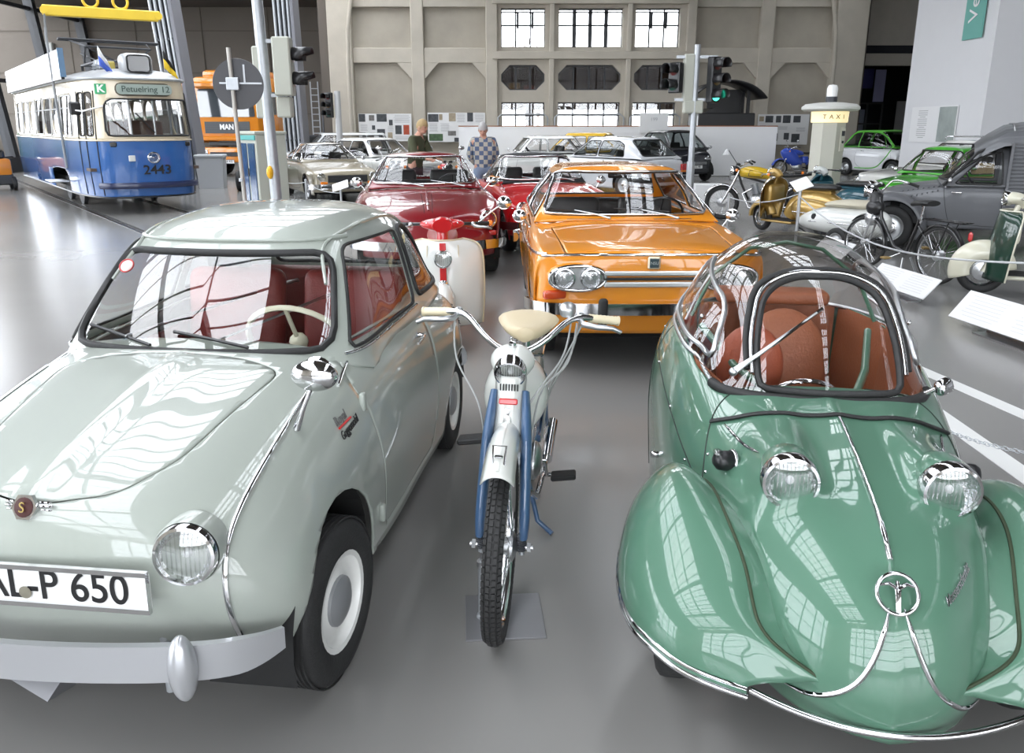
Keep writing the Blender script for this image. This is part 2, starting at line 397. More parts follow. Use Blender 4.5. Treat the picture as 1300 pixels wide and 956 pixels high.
def branch(mb, p, d, r, l, n):
    q = p+d*l; mb.tube([p, p+d*l*.5+Vector((random.uniform(-.05, .05)*l,)*3), q], [r, r*.8, r*.6], 5)
    if n:
        for k in range(3):
            e = (d+Vector((random.uniform(-.8, .8), random.uniform(-.8, .8), random.uniform(-.1, .7)))).normalized(); branch(mb, q, e, r*.58, l*.72, n-1)
BARK = mat('bare_bark', (.22, .17, .13), .9)
for i, (x, y, h) in enumerate([(1.5, 47, 2.6), (7, 50, 2.4), (-3, 52, 2.6), (12, 48, 2.4)]):
    mb = MB(); branch(mb, Vector((0, 0, 0)), Vector((0, 0, 1)), .16, h, 4); o = mb.build('bare_tree', BARK, None, 60); o.location = (x, y, -.3)
    tag(o, ['bare winter tree outside behind the left window bay', 'bare winter tree outside behind the right window bay', 'bare winter tree outside hidden mostly behind the left concrete bay', 'bare winter tree outside behind the concrete wall on the right'][i], 'tree', 'bare trees outside the back wall')
# ---- rear left and right brown walls
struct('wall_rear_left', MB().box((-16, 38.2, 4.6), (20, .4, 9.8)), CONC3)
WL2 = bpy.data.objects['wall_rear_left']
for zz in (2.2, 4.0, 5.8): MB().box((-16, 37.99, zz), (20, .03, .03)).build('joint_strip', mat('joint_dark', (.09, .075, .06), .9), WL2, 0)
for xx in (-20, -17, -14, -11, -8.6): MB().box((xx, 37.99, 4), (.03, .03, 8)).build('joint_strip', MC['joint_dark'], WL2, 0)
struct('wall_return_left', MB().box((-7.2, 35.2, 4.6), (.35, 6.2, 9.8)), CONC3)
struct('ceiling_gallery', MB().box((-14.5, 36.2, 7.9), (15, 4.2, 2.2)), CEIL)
struct('wall_rear_right', MB().box((17.5, 33.5, 7.0), (8.1, .35, 6.0)), mat('brown_grey_plaster', (.42, .39, .34), .9, vary=.1))  # even brown-grey wall colour
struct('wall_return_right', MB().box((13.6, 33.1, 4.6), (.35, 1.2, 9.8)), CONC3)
# dark hall beyond the right opening
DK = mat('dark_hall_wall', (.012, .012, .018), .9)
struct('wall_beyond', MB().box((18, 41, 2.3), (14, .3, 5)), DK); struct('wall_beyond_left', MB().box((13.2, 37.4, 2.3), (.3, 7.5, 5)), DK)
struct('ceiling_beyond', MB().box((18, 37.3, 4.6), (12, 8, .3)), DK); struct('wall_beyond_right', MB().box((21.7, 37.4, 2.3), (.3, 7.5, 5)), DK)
BLUEB = mat('dark_blue_banner', (.035, .03, .16), .6)
def plate(name, label, cat, c, s, m, group=None, rz=0, hang=0, post=0):
    t = thing(name, label, cat, c, rz, group); MB().box((0, 0, 0), s, min(s)*.2).build('panel', m, t, 0)
    if hang:
        for x in (-.35, .35): MB().cyl((x*s[0], 0, s[2]/2), (x*s[0], 0, s[2]/2+hang), .012, n=6).build('hanging_wire', DSTEEL, t, 0)
    if post:
        for x in (-.35, .35): MB().cyl((x*s[0], 0, -c[2]), (x*s[0], 0, -s[2]/2), .02, n=6).build('post', DSTEEL, t, 0)
    return t
plate('banner', 'dark blue banner hanging high in the dark opening at the right', 'banner', (14.6, 35.2, 3.6), (1.5, .04, .8), BLUEB, hang=.45)
plate('banner', 'narrow pale lilac banner hanging in the dark opening beside the blue one', 'banner', (15.55, 35.0, 3.3), (.45, .04, 1.3), mat('pale_lilac', (.28, .28, .45), .6), hang=.5)
DP = thing('exhibit_case', 'tall dark steel display frame with glass panels standing in the dark opening', 'display', (15.0, 35.5, 0))
for x in (-.9, -.3, .35, 1.0): MB().box((x, 0, 1.3), (.07, .07, 2.6)).build('post', FRAME, DP, 0)
for z in (.9, 1.75, 2.6): MB().box((.05, 0, z), (1.95, .06, .06)).build('crossbar', FRAME, DP, 0)
MB().box((-.1, .03, 1.6), (.75, .02, 1.5)).build('pale_panel', mat('pale_glass_panel', (.20, .22, .27), .2), DP, 0)
plate('display_board', 'white display board with torn edge in the dark opening', 'board', (17.2, 35.8, 2.0), (.9, .04, 1.4), mat('grey_white_board', (.35, .35, .35), .7), post=1)
# ---- left glass facade, columns lean outwards
FX = -18.7; lean = .11
fac = struct('wall_left', MB().box((FX, 12, .22), (.35, 56, .6)), DSTEEL)
def fx(z): return FX-lean*z
for i, y in enumerate(np.arange(-14, 39, 3.7)):
    q = MB(); q.sweep([(-.13, -.18), (.13, -.18), (.13, .18), (-.13, .18)], [(fx(0), y, 0), (fx(9.6), y, 9.6)], up=(1, 0, 0)); q.build('facade_post', FRAME, fac, 0)
for z in (.5, 3.3, 6.2, 9.2): MB().box((fx(z), 12, z), (.12, 54, .14)).build('facade_rail', FRAME, fac, 0)
q = MB(); q.prism([(fx(.5), .5), (fx(9.4), 9.4), (fx(9.4)-.02, 9.4), (fx(.5)-.02, .5)], -14, 39); q.build('facade_glass', GLASS, fac, 0)
struct('wall_left_hedge', MB().box((-25, 25, .6), (1.2, 40, 1.7), .1), mat('green_shrub', (.05, .14, .08), .9, bump=.8, bscale=4, vary=.4))
# near end wall behind the camera with tall windows, right side wall
struct('wall_front', MB().box((-15, -14, 4.7), (14, .3, 9.8)).box((18, -14, 4.7), (8, .3, 9.8)).box((3, -14, .4), (24, .3, 1.2)).box((3, -14, 9.0), (24, .3, 1.4)), CONC)
fw = bpy.data.objects['wall_front']
for x in np.arange(-8, 15, 2.0): MB().box((x, -14, 4.7), (.16, .16, 7.4)).build('mullion', FRAME, fw, 0)
for z in (2.6, 4.2, 5.8, 7.2): MB().box((3, -14, z), (22, .12, .12)).build('mullion', FRAME, fw, 0)
MB().box((3, -13.98, 4.7), (22, .01, 7.4)).build('pane', GLASS, fw, 0)
struct('wall_right', MB().box((21.8, 10, 4.7), (.3, 48, 9.8)), PLAST)
# ---- ceiling with three long skylights
zc = 9.6
for i, (a, b) in enumerate([(-21.5, -10.0), (-3.2, 2.2), (3.8, 11.0), (12.4, 22)]):
    o = struct(['ceiling', 'ceiling_panel', 'ceiling_panel', 'ceiling_panel'][i], MB().box(((a+b)/2, 12, zc), (b-a, 54, .25)), mat('ceiling_grey', (.11, .10, .09), .8))
bands = [(-10.0, -3.2), (2.2, 3.8), (11.0, 12.4)]
for i, (a, b) in enumerate(bands):
    W_ = struct('window_%d' % (nwin+i), MB().box(((a+b)/2, 12, zc+.1), (b-a, 54, .01)), GLASS)
    q = MB()
    for y in np.arange(-14, 38, .8): q.box(((a+b)/2, y, zc+.02), (b-a, .05, .12))
    q.build('glazing_bar', FRAME, W_, 0)['kind'] = 'stuff'
    for x in np.linspace(a, b, 4): MB().box((x, 12, zc-.03), (.12, 54, .2)).build('glazing_rail', FRAME, W_, 0)
nwin += 3
for y in np.arange(-12, 33, 5.5):
    o = struct('ceiling_beam', MB().box((0, y, zc-.4), (43, .3, .55)), CONC3)
# ---- pipes and ribbed columns at left
def ribbed_column(loc, wd, lab, tilt):
    t = thing('ribbed_column', lab, 'column', loc, R(-8), 'ribbed steel columns on the left'); t.rotation_euler.y = -tilt
    MB().box((0, 0, 4.9), (wd, .34, 9.8)).build('core', FRAME, t, 0)
    n = 4
    for k in range(n):
        x = -wd/2+wd*(k+.5)/n-.02; MB().cyl((x, -.22, 0), (x, -.22, 9.6), .045, n=10).build('pipe', STEEL, t, 60)
    MB().box((wd/2+.05, -.05, 4.9), (.12, .5, 9.8), .01).build('flange', mat('column_grey', (.20, .20, .22), .5, .3), t, 0)
    for z in (1.2, 4.0, 6.8): MB().box((0, -.22, z), (wd*.9, .07, .06)).build('bracket', DSTEEL, t, 0)
ribbed_column((-9.35, 23.6, 0), .62, 'tall grey ribbed steel column between the tram and the orange truck', R(4.5))
ribbed_column((-7.3, 27.5, 0), .62, 'tall ribbed steel column behind the grey mast with the signal heads', R(1))
# ladder on the rear left wall
t = thing('wall_ladder', 'narrow metal ladder leaning on the brown rear wall at the left', 'ladder', (-9.0, 37.6, 0))
for x in (-.17, .17): MB().box((x, 0, 1.95), (.045, .05, 3.3)).build('rail', STEEL, t, 0)
for z in np.arange(.5, 3.5, .28): MB().box((0, 0, z), (.32, .03, .035)).build('rung', STEEL, t, 0)
plate('junction_box', 'small pale junction box on the dark wall above the tram', 'box', (-21.0, 37.89, 5.0), (.5, .2, .6), mat('pale_box', (.4, .4, .38), .6))
t = thing('drain_pipe', 'black vertical pipe with bend before the rear wall beside the ribbed column', 'pipe', (-8.2, 35.6, 0))
MB().tube([(0, 0, 0), (0, 0, 2.1), (.12, 0, 2.25), (.25, 0, 2.1), (.25, 0, 0)], .06, 8).build('pipe', DSTEEL, t, 60)
# ---- posters
PH = [mat('photo_dark', (.05, .055, .06), .5, vary=.9, vscale=9), mat('photo_mid', (.16, .15, .14), .5, vary=.9, vscale=7), mat('photo_green', (.05, .10, .04), .5, vary=.8, vscale=9), mat('photo_sepia', (.35, .29, .2), .5, vary=.4, vscale=9), mat('photo_red', (.4, .06, .02), .5, vary=.5, vscale=9)]
PRINT = mat('grey_print', (.42, .42, .42), .7)
def poster(lab, x0, x1, z0, z1, y, pics, nlines, cat='poster', grp='information boards on the back wall', rz=0):
    t = thing('poster_board', lab, cat, ((x0+x1)/2, y, z0), rz, grp); W_, H_ = x1-x0, z1-z0
    MB().box((0, 0, H_/2), (W_, .03, H_), .004).build('panel', OFFW, t, 0)
    for (px, pz, pw, ph, mi) in pics: MB().box((-W_/2+px*W_, -.019, pz*H_), (pw*W_, .006, ph*H_)).build('photo', PH[mi], t, 0)
    for (px, pz, pw, ph) in nlines:
        q = MB(); n = max(2, int(ph*H_/.04))
        for k in range(n): q.box((-W_/2+px*W_, -.017, (pz+ph*((k+.5)/n-.5))*H_), (pw*W_*random.uniform(.8, 1), .003, .014))
        q.build('text_block', PRINT, t, 0)
    return t
poster('white board of small photographs on the back wall, left of the blond visitor', -6.0, -3.93, 1.08, 2.12, 31.98,
       [(.07, .85, .12, .28, 0), (.25, .85, .1, .2, 1), (.44, .85, .19, .28, 0), (.61, .68, .07, .2, 0), (.28, .5, .06, .16, 0), (.42, .36, .15, .17, 0), (.18, .2, .2, .2, 1), (.59, .2, .09, .25, 3), (.75, .42, .12, .32, 0), (.9, .42, .11, .35, 4)],
       [(.82, .82, .32, .3), (.6, .45, .12, .2), (.1, .5, .14, .25), (.82, .12, .3, .12)])
poster('white board of small photographs on the back wall, right of the blond visitor', -3.3, -1.05, 1.05, 2.16, 31.98,
       [(.1, .82, .18, .26, 0), (.23, .85, .06, .2, 3), (.43, .85, .12, .28, 3), (.74, .85, .1, .3, 0), (.14, .16, .24, .24, 2), (.42, .3, .14, .16, 1), (.57, .36, .05, .2, 0), (.52, .08, .12, .14, 0)],
       [(.1, .5, .16, .3), (.3, .5, .16, .3), (.58, .82, .14, .3), (.9, .82, .16, .3)])
poster('white board of black and white photographs behind the taxi pillar', 9.6, 11.6, .95, 2.1, 31.95,
       [(.07, .85, .09, .16, 3), (.22, .84, .15, .22, 0), (.4, .84, .1, .22, 0), (.56, .84, .15, .25, 0), (.76, .84, .14, .22, 0), (.22, .2, .08, .18, 0), (.36, .25, .09, .25, 0), (.58, .28, .1, .22, 0), (.76, .22, .16, .28, 0)],
       [(.1, .55, .12, .2), (.45, .55, .3, .12), (.85, .5, .2, .15)])
# ---- long white partition
t = MB().box((3.56, 27.46, .83), (10.7, .12, 1.62)); o = struct('wall_partition', t, WHITE)
MB().box((3.56, 27.46, 1.655), (10.72, .14, .03)).build('top_edge', mat('plywood_edge', (.35, .13, .05), .6), o, 0)
o = plate('notice_board', 'white notice sheet standing up above the partition before the right lower window', 'sign', (4.75, 27.38, 1.75), (.95, .03, .65), OFFW)
text('199', .16, (0, -.018, .12), (R(90), 0, 0), PRINT, o, ext=.002)
# ---- white block wall on the right
o = struct('wall_block', MB().box((12.9, 22.0, 4.8), (2.8, 4.0, 9.6)).box((18.4, 20.35, 4.8), (8.2, .3, 9.6)), PLAST)
MB().box((17.6, 20.19, 1.0), (6, .02, 2.0)).build('access_panel', mat('panel_grey', (.62, .62, .62), .6), o, 0)
GRN = mat('teal_banner', (.16, .42, .36), .7)
t = thing('hall_banner', 'teal green banner with white vertical lettering high on the white block wall', 'banner', (11.44, 20.9, 0))
MB().box((0, 0, 5.35), (.03, .85, 3.2)).build('cloth', GRN, t, 0)
text('Verkehr', .55, (-.03, 0, 5.05), Matrix(((0, 0, -1, 0), (0, 1, 0, 0), (1, 0, 0, 0), (0, 0, 0, 1))), WHITE, t, ext=.004)
t = thing('wall_poster', 'white text poster with a grey green photograph on the side of the white block', 'poster', (11.47, 22.3, 1.25))
MB().box((0, 0, .45), (.02, 2.4, .95)).build('panel', WHITE, t, 0)
MB().box((-.014, -.75, .45), (.012, .85, .9)).build('photo', mat('photo_platform', (.32, .36, .34), .5, vary=.6, vscale=2), t, 0)
q = MB()
for k in range(14): q.box((-.012, .55, .1+k*.055), (.004, .5 if k % 5 else .3, .018))
q.build('text_block', PRINT, t, 0)
# pendant lamp
t = thing('pendant_lamp', 'silver bell pendant lamp hanging high before the brown wall at upper right', 'lamp', (15.6, 31, 6.05))
MB().cyl((0, 0, .35), (0, 0, 3.4), .012, n=6).build('cord', BLACK, t, 60)
MB().lathe([(.06, .38), (.09, .32), (.09, .16), (.13, .1), (.3, -.05), (.34, -.12), (.32, -.12), (.1, .05)], n=24).build('shade', mat('pearl_metal', (.75, .75, .72), .3, .4), t, 60)
# spot lights below the ceiling
for i, (x, y) in enumerate([(-1.8, .8), (-.6, 2.6), (1.9, 1.5), (-3, 6), (2.2, 7), (7.2, 6), (-1.8, 12), (7.5, 13)]):
    if 1: 
        t = thing('ceiling_spot', 'warm ceiling spotlight hanging '+['above the pale grey-green microcar', 'above the moped', 'above the green bubble car', 'above the floor left of the microcar', 'above the orange saloon', 'above the black moped bicycle', 'above the bright red roadster', 'above the grass green small car'][i], 'spotlight', (x, y, 8.6), 0, 'ceiling spotlights')
        MB().cyl((0, 0, .1), (0, 0, .95), .02, n=6).build('stem', DSTEEL, t, 60)
        MB().lathe([(.0, .12), (.1, .1), (.13, -.1), (.11, -.1)], n=16).build('housing', DSTEEL, t, 60)
        MB().lathe([(.0, -.09), (.10, -.09)], n=16, caps=False).build('lamp_face', mat('warm_lamp', (1, .8, .5), .5, emit=(1, .75, .42), estr=25), t, 0)
# ================================================================ vehicle toolkit
class Shell:
    def __init__(s, net, nu, nv, parent, it=3):
        G = mirror(patch(net, nu, nv, it)); s.V, s.F = gridmesh(G); s.V = np.array(s.V); fa = np.array(s.F); nn = np.cross(s.V[fa[:, 2]]-s.V[fa[:, 0]], s.V[fa[:, 3]]-s.V[fa[:, 1]]); cc = s.V[fa].mean(1)-s.V.mean(0)
        if (nn*cc).sum() < 0: s.F = [f[::-1] for f in s.F]
        s.bvh = bvh_of(s.V, s.F); s.p = parent; s.V = np.array(s.V)
    def val(s, poly, axis, sgn, lim, grow=0.):
        V = s.V; P = V[:, [1, 2]] if axis == 'x' else V[:, [0, 2]]
        if axis == 'z': P = V[:, [0, 1]]
        a = sdp(P, poly)+grow; q = V[:, {'x': 0, 'y': 1, 'z': 2}[axis]]*sgn-lim
        return np.minimum(a, q)
    def cut(s, poly, axis, sgn, lim, grow=0.):
        """remove region, return its faces"""
        V2, P, N = clip(s.V, s.F, s.val(poly, axis, sgn, lim, grow)); s.V = V2; s.F = N; return V2, P
    def on(s, poly, axis, sgn, off=0., closed=True, n=None):
        far = 4.
        if axis == 'x': pts = [(far*sgn, p[0], p[1]) for p in poly]; d = (-sgn, 0, 0)
        elif axis == 'y': pts = [(p[0], far*sgn, p[1]) for p in poly]; d = (0, -sgn, 0)
        else: pts = [(p[0], p[1], far*sgn) for p in poly]; d = (0, 0, -sgn)
        return cast(s.bvh, pts, d, off)
    def window(s, name, poly, axis, sgn, lim, r=.03, gas=.010, trim=0., glass=None, gm=None, tm=None, label=None, inset=.0):
        P = fillet(poly, r) if r else poly; V, F = s.cut(P, axis, sgn, lim)
        o = MB().add(V, F).build(name, glass or GLASS, s.p, 180, label=label)
        Q = resample(P, 64)
        if gas: MB().tube(s.on(Q, axis, sgn, .002), gas, 6, closed=True).build('gasket', gm or RUBBER, o, 60)
        if trim:
            Q2 = resample(P, 64); MB().tube(s.on(Q2, axis, sgn, gas*.8+.002), trim, 6, closed=True).build('chrome_trim', tm or CHROME, o, 60)
        return o
    def panel(s, name, poly, axis, sgn, lim, m, gap=.003, r=.04, th=.008, label=None):
        P = fillet(poly, r) if r else poly
        V2, A, B = clip(s.V, s.F, s.val(P, axis, sgn, lim, gap)); s.V = V2; s.F = B
        sub = Shell.__new__(Shell); sub.V = V2; V3, C, D = clip(V2, A, sub.val(P, axis, sgn, lim+gap*2, -gap))
        o = MB().add(V3, C).build(name, m, s.p, 50, solid=th, label=label)
        MB().add(*shrink(V3, A+[] if False else A, s, -.014)).build('seam_backing', DARK, o, 0) if False else None
        return o
    def line(s, pts, axis, sgn, r, m, name, off=0., closed=False, n=40, flat=1., parent=None, taper=False):
        Q = spl(np.array(pts, float), n) if not closed else resample(pts, n)
        C = s.on(Q, axis, sgn, off)
        rr = r if not taper else [r*min(1, .25+6*t, .25+6*(1-t)) for t in np.linspace(0, 1, len(C))]
        return MB().tube(C, rr, 6, closed=closed, flat=flat).build(name, m, parent or s.p, 60)
    def arch(s, x, z, r, lim=.3, lip=.0, lipm=None, squash=1.):
        C = [(x+r*math.cos(a), z+r*squash*math.sin(a)) for a in np.linspace(0, 2*math.pi, 28, endpoint=False)]
        for sg in (-1, 1):
            s.cut(C, 'y', sg, lim)
    def build(s, name, m, th=.008, label=None):
        return MB().add(s.V, s.F).build(name, m, s.p, 50, solid=th, label=label)
def wheel(parent, c, Ro, wd, side, rim=(.62, ), rimm=None, capm=None, capr=.45, white=None, steer=0., holes=0, name='tyre', disc=None):
    """tyre with rim and hub cap; side=+1 outer face towards +y"""
    Ri = Ro*rim[0]; h = wd/2
    prof = [(Ri, -h*.75), (Ri+.01, -h*.95), (Ri+(Ro-Ri)*.5, -h*1.02), (Ro-.02, -h*.93), (Ro-.004, -h*.72), (Ro, -h*.4), (Ro, 0), (Ro, h*.4), (Ro-.004, h*.72), (Ro-.02, h*.93), (Ri+(Ro-Ri)*.5, h*1.02), (Ri+.01, h*.95), (Ri, h*.75)]
    q = MB().lathe(prof, n=40, ax=(0, side, 0), caps=False)
    o = q.build(name, TYRE, parent, 60); o.location = c; o.rotation_euler.z = steer
    for k in (-.45, -.15, .15, .45):
        pass
    rp = [(Ri+.004, h*.9), (Ri-.012, h*.86), (Ri-.02, h*.55), (Ri*.72, h*.42), (Ri*.55, h*.62), (Ri*.3, h*.66), (.0, h*.66)]
    MB().lathe(rp, n=32, ax=(0, side, 0), caps=False).build('rim', rimm or ALU, o, 50)
    MB().lathe([(Ri*1.0, -h*.7), (Ri*.98, h*.5)], n=24, ax=(0, side, 0), caps=False).build('rim_barrel', DSTEEL, o, 0)
    if capr:
        r = Ri*capr; MB().lathe([(r, h*.6), (r*.97, h*.78), (r*.7, h*.95), (r*.3, h*1.02), (0, h*1.03)], n=24, ax=(0, side, 0), caps=False).build('hub_cap', capm or CHROME, o, 50)
    if holes:
        q = MB()
        for k in range(holes):
            a = 2*math.pi*k/holes; q.ell((Ri*.72*math.cos(a), side*h*.5, Ri*.72*math.sin(a)), (Ri*.09, .01, Ri*.09), 8, 6)
        q.build('rim_slots', BLACK, o, 60)
    return o
def wells(parent, W, ax, r, wd=.24, z=.26):
    for x in ax:
        for sg in (-1, 1):
            q = MB()
            n = 14; V = []; F = []
            for k in range(n+1):
                a = math.pi*k/n*1.16-math.pi*.08
                V += [(x+r*math.cos(a), sg*(W-.015), z+r*math.sin(a)), (x+r*math.cos(a), sg*(W-wd), z+r*math.sin(a))]
            for k in range(n): F.append([2*k, 2*k+1, 2*k+3, 2*k+2])
            F.append([2*k+1 for k in range(n+1)]); q.add(V, F)
            q.build('wheel_well', DARK, parent, 0)
def headlamp(parent, c, r, ax=(1, 0, 0), name='headlamp', ringm=None, depth=.06, n=32, tilt=0):
    ax = Vector(ax).normalized(); c = Vector(c)
    o = MB().lathe([(r*.93, -depth), (r*1.05, -depth*.4), (r*1.06, .0), (r*1.0, .014), (r*.90, .016), (r*.86, .004)], c, ax, n, caps=False).build(name, ringm or CHROME, parent, 50)
    MB().lathe([(0, -r*.55), (r*.3, -r*.5), (r*.6, -r*.33), (r*.88, .0)], c, ax, n, caps=False).build('reflector', REFL, o, 180)
    MB().ell(c-ax*r*.18, (.012, .012, .012), 8, 6).build('bulb', WHITE, o, 60)
    MB().lathe([(r*.885, .004), (r*.7, r*.12), (r*.4, r*.2), (0, r*.235)], c, ax, n, caps=False).build('lens', LENS, o, 180)
    # fluting of the lens : fine vertical ribs behind the glass
    q = MB(); sd = Vector((0, 0, 1)).cross(ax).normalized(); up = ax.cross(sd)
    for k in range(-5, 6):
        y = k*r*.15; hh = math.sqrt(max(0, (r*.82)**2-y*y))
        if hh > .01: q.cyl(c+sd*y-up*hh+ax*.003, c+sd*y+up*hh+ax*.003, .0022 if r > .05 else .0012, n=4)
    q.build('lens_flutes', LENS, o, 0)
    return o
def seat(parent, x, y, z, wd, m, dp=.48, h=.5, lean=-.2, piping=None, name='seat'):
    q = MB().box((x, y, z), (dp, wd, .13), .045, seg=3)
    o = q.build(name, m, parent, 60)
    b = MB().box((0, 0, h/2), (.12, wd, h), .05, seg=3, rot=None); bb = b.build('backrest', m, o, 60); bb.location = (x-dp/2, y, z+.02); bb.rotation_euler.y = lean
    return o
def steering(parent, c, r, tilt, m, spoke=2, name='steering_wheel'):
    ax = Vector((-math.cos(tilt), 0, math.sin(tilt)))
    q = MB().torus(c, r, .011, ax, 30, 6); o = q.build(name, m, parent, 60)
    s_ = MB(); C = Vector(c); M = zto(ax)
    for k in range(spoke):
        a = math.pi*2*k/spoke; s_.tube([C, C+(M @ Vector((r*math.sin(a), r*math.cos(a), 0)))], .008, 6)
    s_.ell(c, (.035, .035, .035), 10, 6); s_.cyl(c, C-ax*.35, .018, n=8); s_.build('column', m, o, 60)
    return o
def wiper(parent, a, b, blade, nrm, sgn=1):
    """arm from pivot a to b, blade through b of given direction vector"""
    a = Vector(a); b = Vector(b); o = MB().tube([a, a+(b-a)*.35+Vector(nrm)*.012, b+Vector(nrm)*.006], [.009, .006, .004], 6).ell(a, (.014, .014, .012), 8, 6).build('wiper_arm', ALU, parent, 60)
    d = Vector(blade); MB().tube([b-d, b+d], .006, 5).build('wiper_blade', BLACK, o, 60); return o
def mirror_part(parent, base, head, r=.06, round_=True, ax=(1, 0, 0)):
    o = MB().tube([base, (Vector(base)+Vector(head))/2+Vector((0, 0, .01)), head], .006, 6).ell(base, (.015, .015, .01), 8, 6).build('wing_mirror', CHROME, parent, 60)
    q = MB().ell(head, (.028, r, r*.72), 16, 10); q.build('mirror_shell', CHROME, o, 60)
    h = Vector(head); MB().lathe([(0, 0), (r*.9, 0)], h-Vector((.022, 0, 0)), (-1, 0, 0), 16, caps=False).build('mirror_glass', mat('mirror_silver', (.9, .9, .9), .02, 1), o, 0)
    return o
def licence(parent, c, wd, h, txt, size=None, rot=(R(90), 0, R(90)), blue=False, frame=True, name='licence_plate', tilt=0):
    o = MB().box((0, 0, 0), (.012, wd, h), .004).build(name, mat('plate_white', (.82, .82, .80), .35), parent, 0); o.location = c; o.rotation_euler.y = tilt
    if rot[2] < 0: o.rotation_euler.z = math.pi
    if frame: MB().sweep([(-.006, -.006), (.006, -.006), (.006, .006), (-.006, .006)], [(.008, wd/2, h/2), (.008, -wd/2, h/2), (.008, -wd/2, -h/2), (.008, wd/2, -h/2)], up=(1, 0, 0), closed=True).build('plate_frame', CHROME if not blue else BLACK, o, 0)
    text(txt, size or h*.95, (.0085, .02 if blue else (.03 if size else 0), 0), (R(90), 0, R(90)), BLACK, o, sx=.92 if size else .8, bold=.0006)
    if blue: MB().box((.0065, -wd/2+.022, 0), (.004, .04, h*.96)).build('euro_band', mat('euro_blue', (.01, .05, .4), .4), o, 0)
    return o
def rounded_bar(parent, path, h, t, m, name='bumper', scale=None, n=40, sharp=40):
    P = spl(np.array(path, float), n); prof = [(-t*.5, -h*.5), (t*.1, -h*.48), (t*.5, -h*.25), (t*.62, 0), (t*.5, h*.25), (t*.1, h*.48), (-t*.5, h*.5)]
    sc = None if scale is None else np.interp(np.linspace(0, 1, n), np.linspace(0, 1, len(scale)), scale)
    return MB().sweep(prof, P, scale=sc).build(name, m, parent, sharp)
# ================================================================ pale green-grey microcar (front left)
GP = paint('pale_grey_green_paint', (.345, .375, .335))
T = thing('microcar', 'pale grey-green two-door microcar with chrome headlamps and number plate AL-P 650, front left', 'car', (-1.05, 3.115, 0), R(-96.6), scale=1.02)
net = [
 [(1.28,0,.30),(1.27,.2,.30),(1.25,.36,.30),(1.22,.49,.30),(1.17,.58,.30),(1.08,.625,.30),(.98,.635,.30)],
 [(1.36,0,.45),(1.35,.2,.45),(1.33,.37,.45),(1.28,.51,.44),(1.20,.60,.42),(1.09,.635,.38),(.96,.645,.29)],
 [(1.37,0,.60),(1.36,.2,.60),(1.33,.38,.59),(1.265,.52,.56),(1.17,.61,.50),(1.04,.64,.42),(.90,.645,.28)],
 [(1.315,0,.725),(1.30,.2,.72),(1.255,.38,.70),(1.18,.52,.65),(1.07,.61,.565),(.94,.64,.44),(.80,.645,.26)],
 [(1.13,0,.80),(1.115,.2,.795),(1.065,.38,.775),(1.00,.52,.715),(.91,.61,.60),(.80,.64,.45),(.68,.64,.24)],
 [(.82,0,.865),(.81,.22,.86),(.78,.40,.835),(.75,.535,.765),(.69,.61,.63),(.62,.64,.46),(.55,.63,.22)],
 [(.52,0,.905),(.50,.24,.90),(.47,.43,.875),(.46,.55,.80),(.45,.615,.65),(.43,.64,.46),(.42,.62,.19)],
 [(.20,0,.915),(.20,.26,.91),(.18,.46,.88),(.16,.575,.81),(.15,.625,.66),(.15,.645,.46),(.15,.62,.17)],
 [(-.2,0,.915),(-.2,.26,.91),(-.2,.47,.88),(-.2,.585,.81),(-.2,.635,.66),(-.2,.65,.46),(-.2,.62,.17)],
 [(-.58,0,.905),(-.58,.26,.90),(-.58,.47,.875),(-.57,.59,.81),(-.56,.645,.66),(-.55,.66,.46),(-.55,.63,.17)],
 [(-.95,0,.87),(-.95,.24,.865),(-.94,.45,.84),(-.92,.585,.79),(-.90,.65,.66),(-.88,.665,.47),(-.86,.64,.22)],
 [(-1.22,0,.80),(-1.21,.22,.795),(-1.18,.40,.77),(-1.14,.54,.71),(-1.09,.62,.61),(-1.04,.65,.46),(-.98,.63,.27)],
 [(-1.38,0,.63),(-1.37,.2,.625),(-1.34,.36,.61),(-1.28,.48,.57),(-1.21,.57,.52),(-1.15,.61,.42),(-1.10,.60,.30)],
 [(-1.42,0,.46),(-1.41,.2,.46),(-1.38,.34,.455),(-1.32,.46,.44),(-1.26,.53,.41),(-1.21,.57,.36),(-1.17,.57,.30)],
 [(-1.34,0,.30),(-1.33,.18,.30),(-1.31,.31,.30),(-1.28,.42,.30),(-1.24,.49,.30),(-1.22,.53,.30),(-1.20,.55,.30)],
]
# raised bonnet: a soft central swelling with a shallow flat panel each side
B = Shell(net, 150, 56, T, 3)
v = B.V; bl = np.exp(-(v[:, 1]/.16)**4)*.010*np.clip((v[:, 0]-.5)/.25, 0, 1)*np.clip((1.30-v[:, 0])/.15, 0, 1)*(v[:, 2] > .6); v[:, 2] += bl
cr_ = np.exp(-(v[:, 1]/.035)**2)*.010*np.clip((v[:, 0]-.5)/.15, 0, 1)*np.clip((1.36-v[:, 0])/.2, 0, 1)*(v[:, 2] > .6); v[:, 2] += cr_
B.bvh = bvh_of(B.V, B.F)
B.arch(.885, .29, .288, .42); B.arch(-.90, .24, .285, .42, squash=1.)
door = [(.50, .80), (.47, .70), (.43, .40), (.42, .24), (-.36, .22), (-.40, .40), (-.40, .86), (.40, .88)]
for sg in (-1, 1): B.panel('door', door, 'y', sg, .45, GP, r=.05)
bon = [(.62, -.37), (1.12, -.29), (1.26, -.2), (1.31, 0), (1.26, .2), (1.12, .29), (.62, .37), (.56, .2), (.555, 0), (.56, -.2)]
B.panel('bonnet', bon, 'z', 1, .55, GP, r=.06, gap=.0022)
B.cut(fillet([(.40, -.44), (.40, .44), (-.2, .50), (-.95, .44), (-.95, -.44), (-.2, -.50)], .08), 'z', 1, .6)
body = B.build('body', GP)
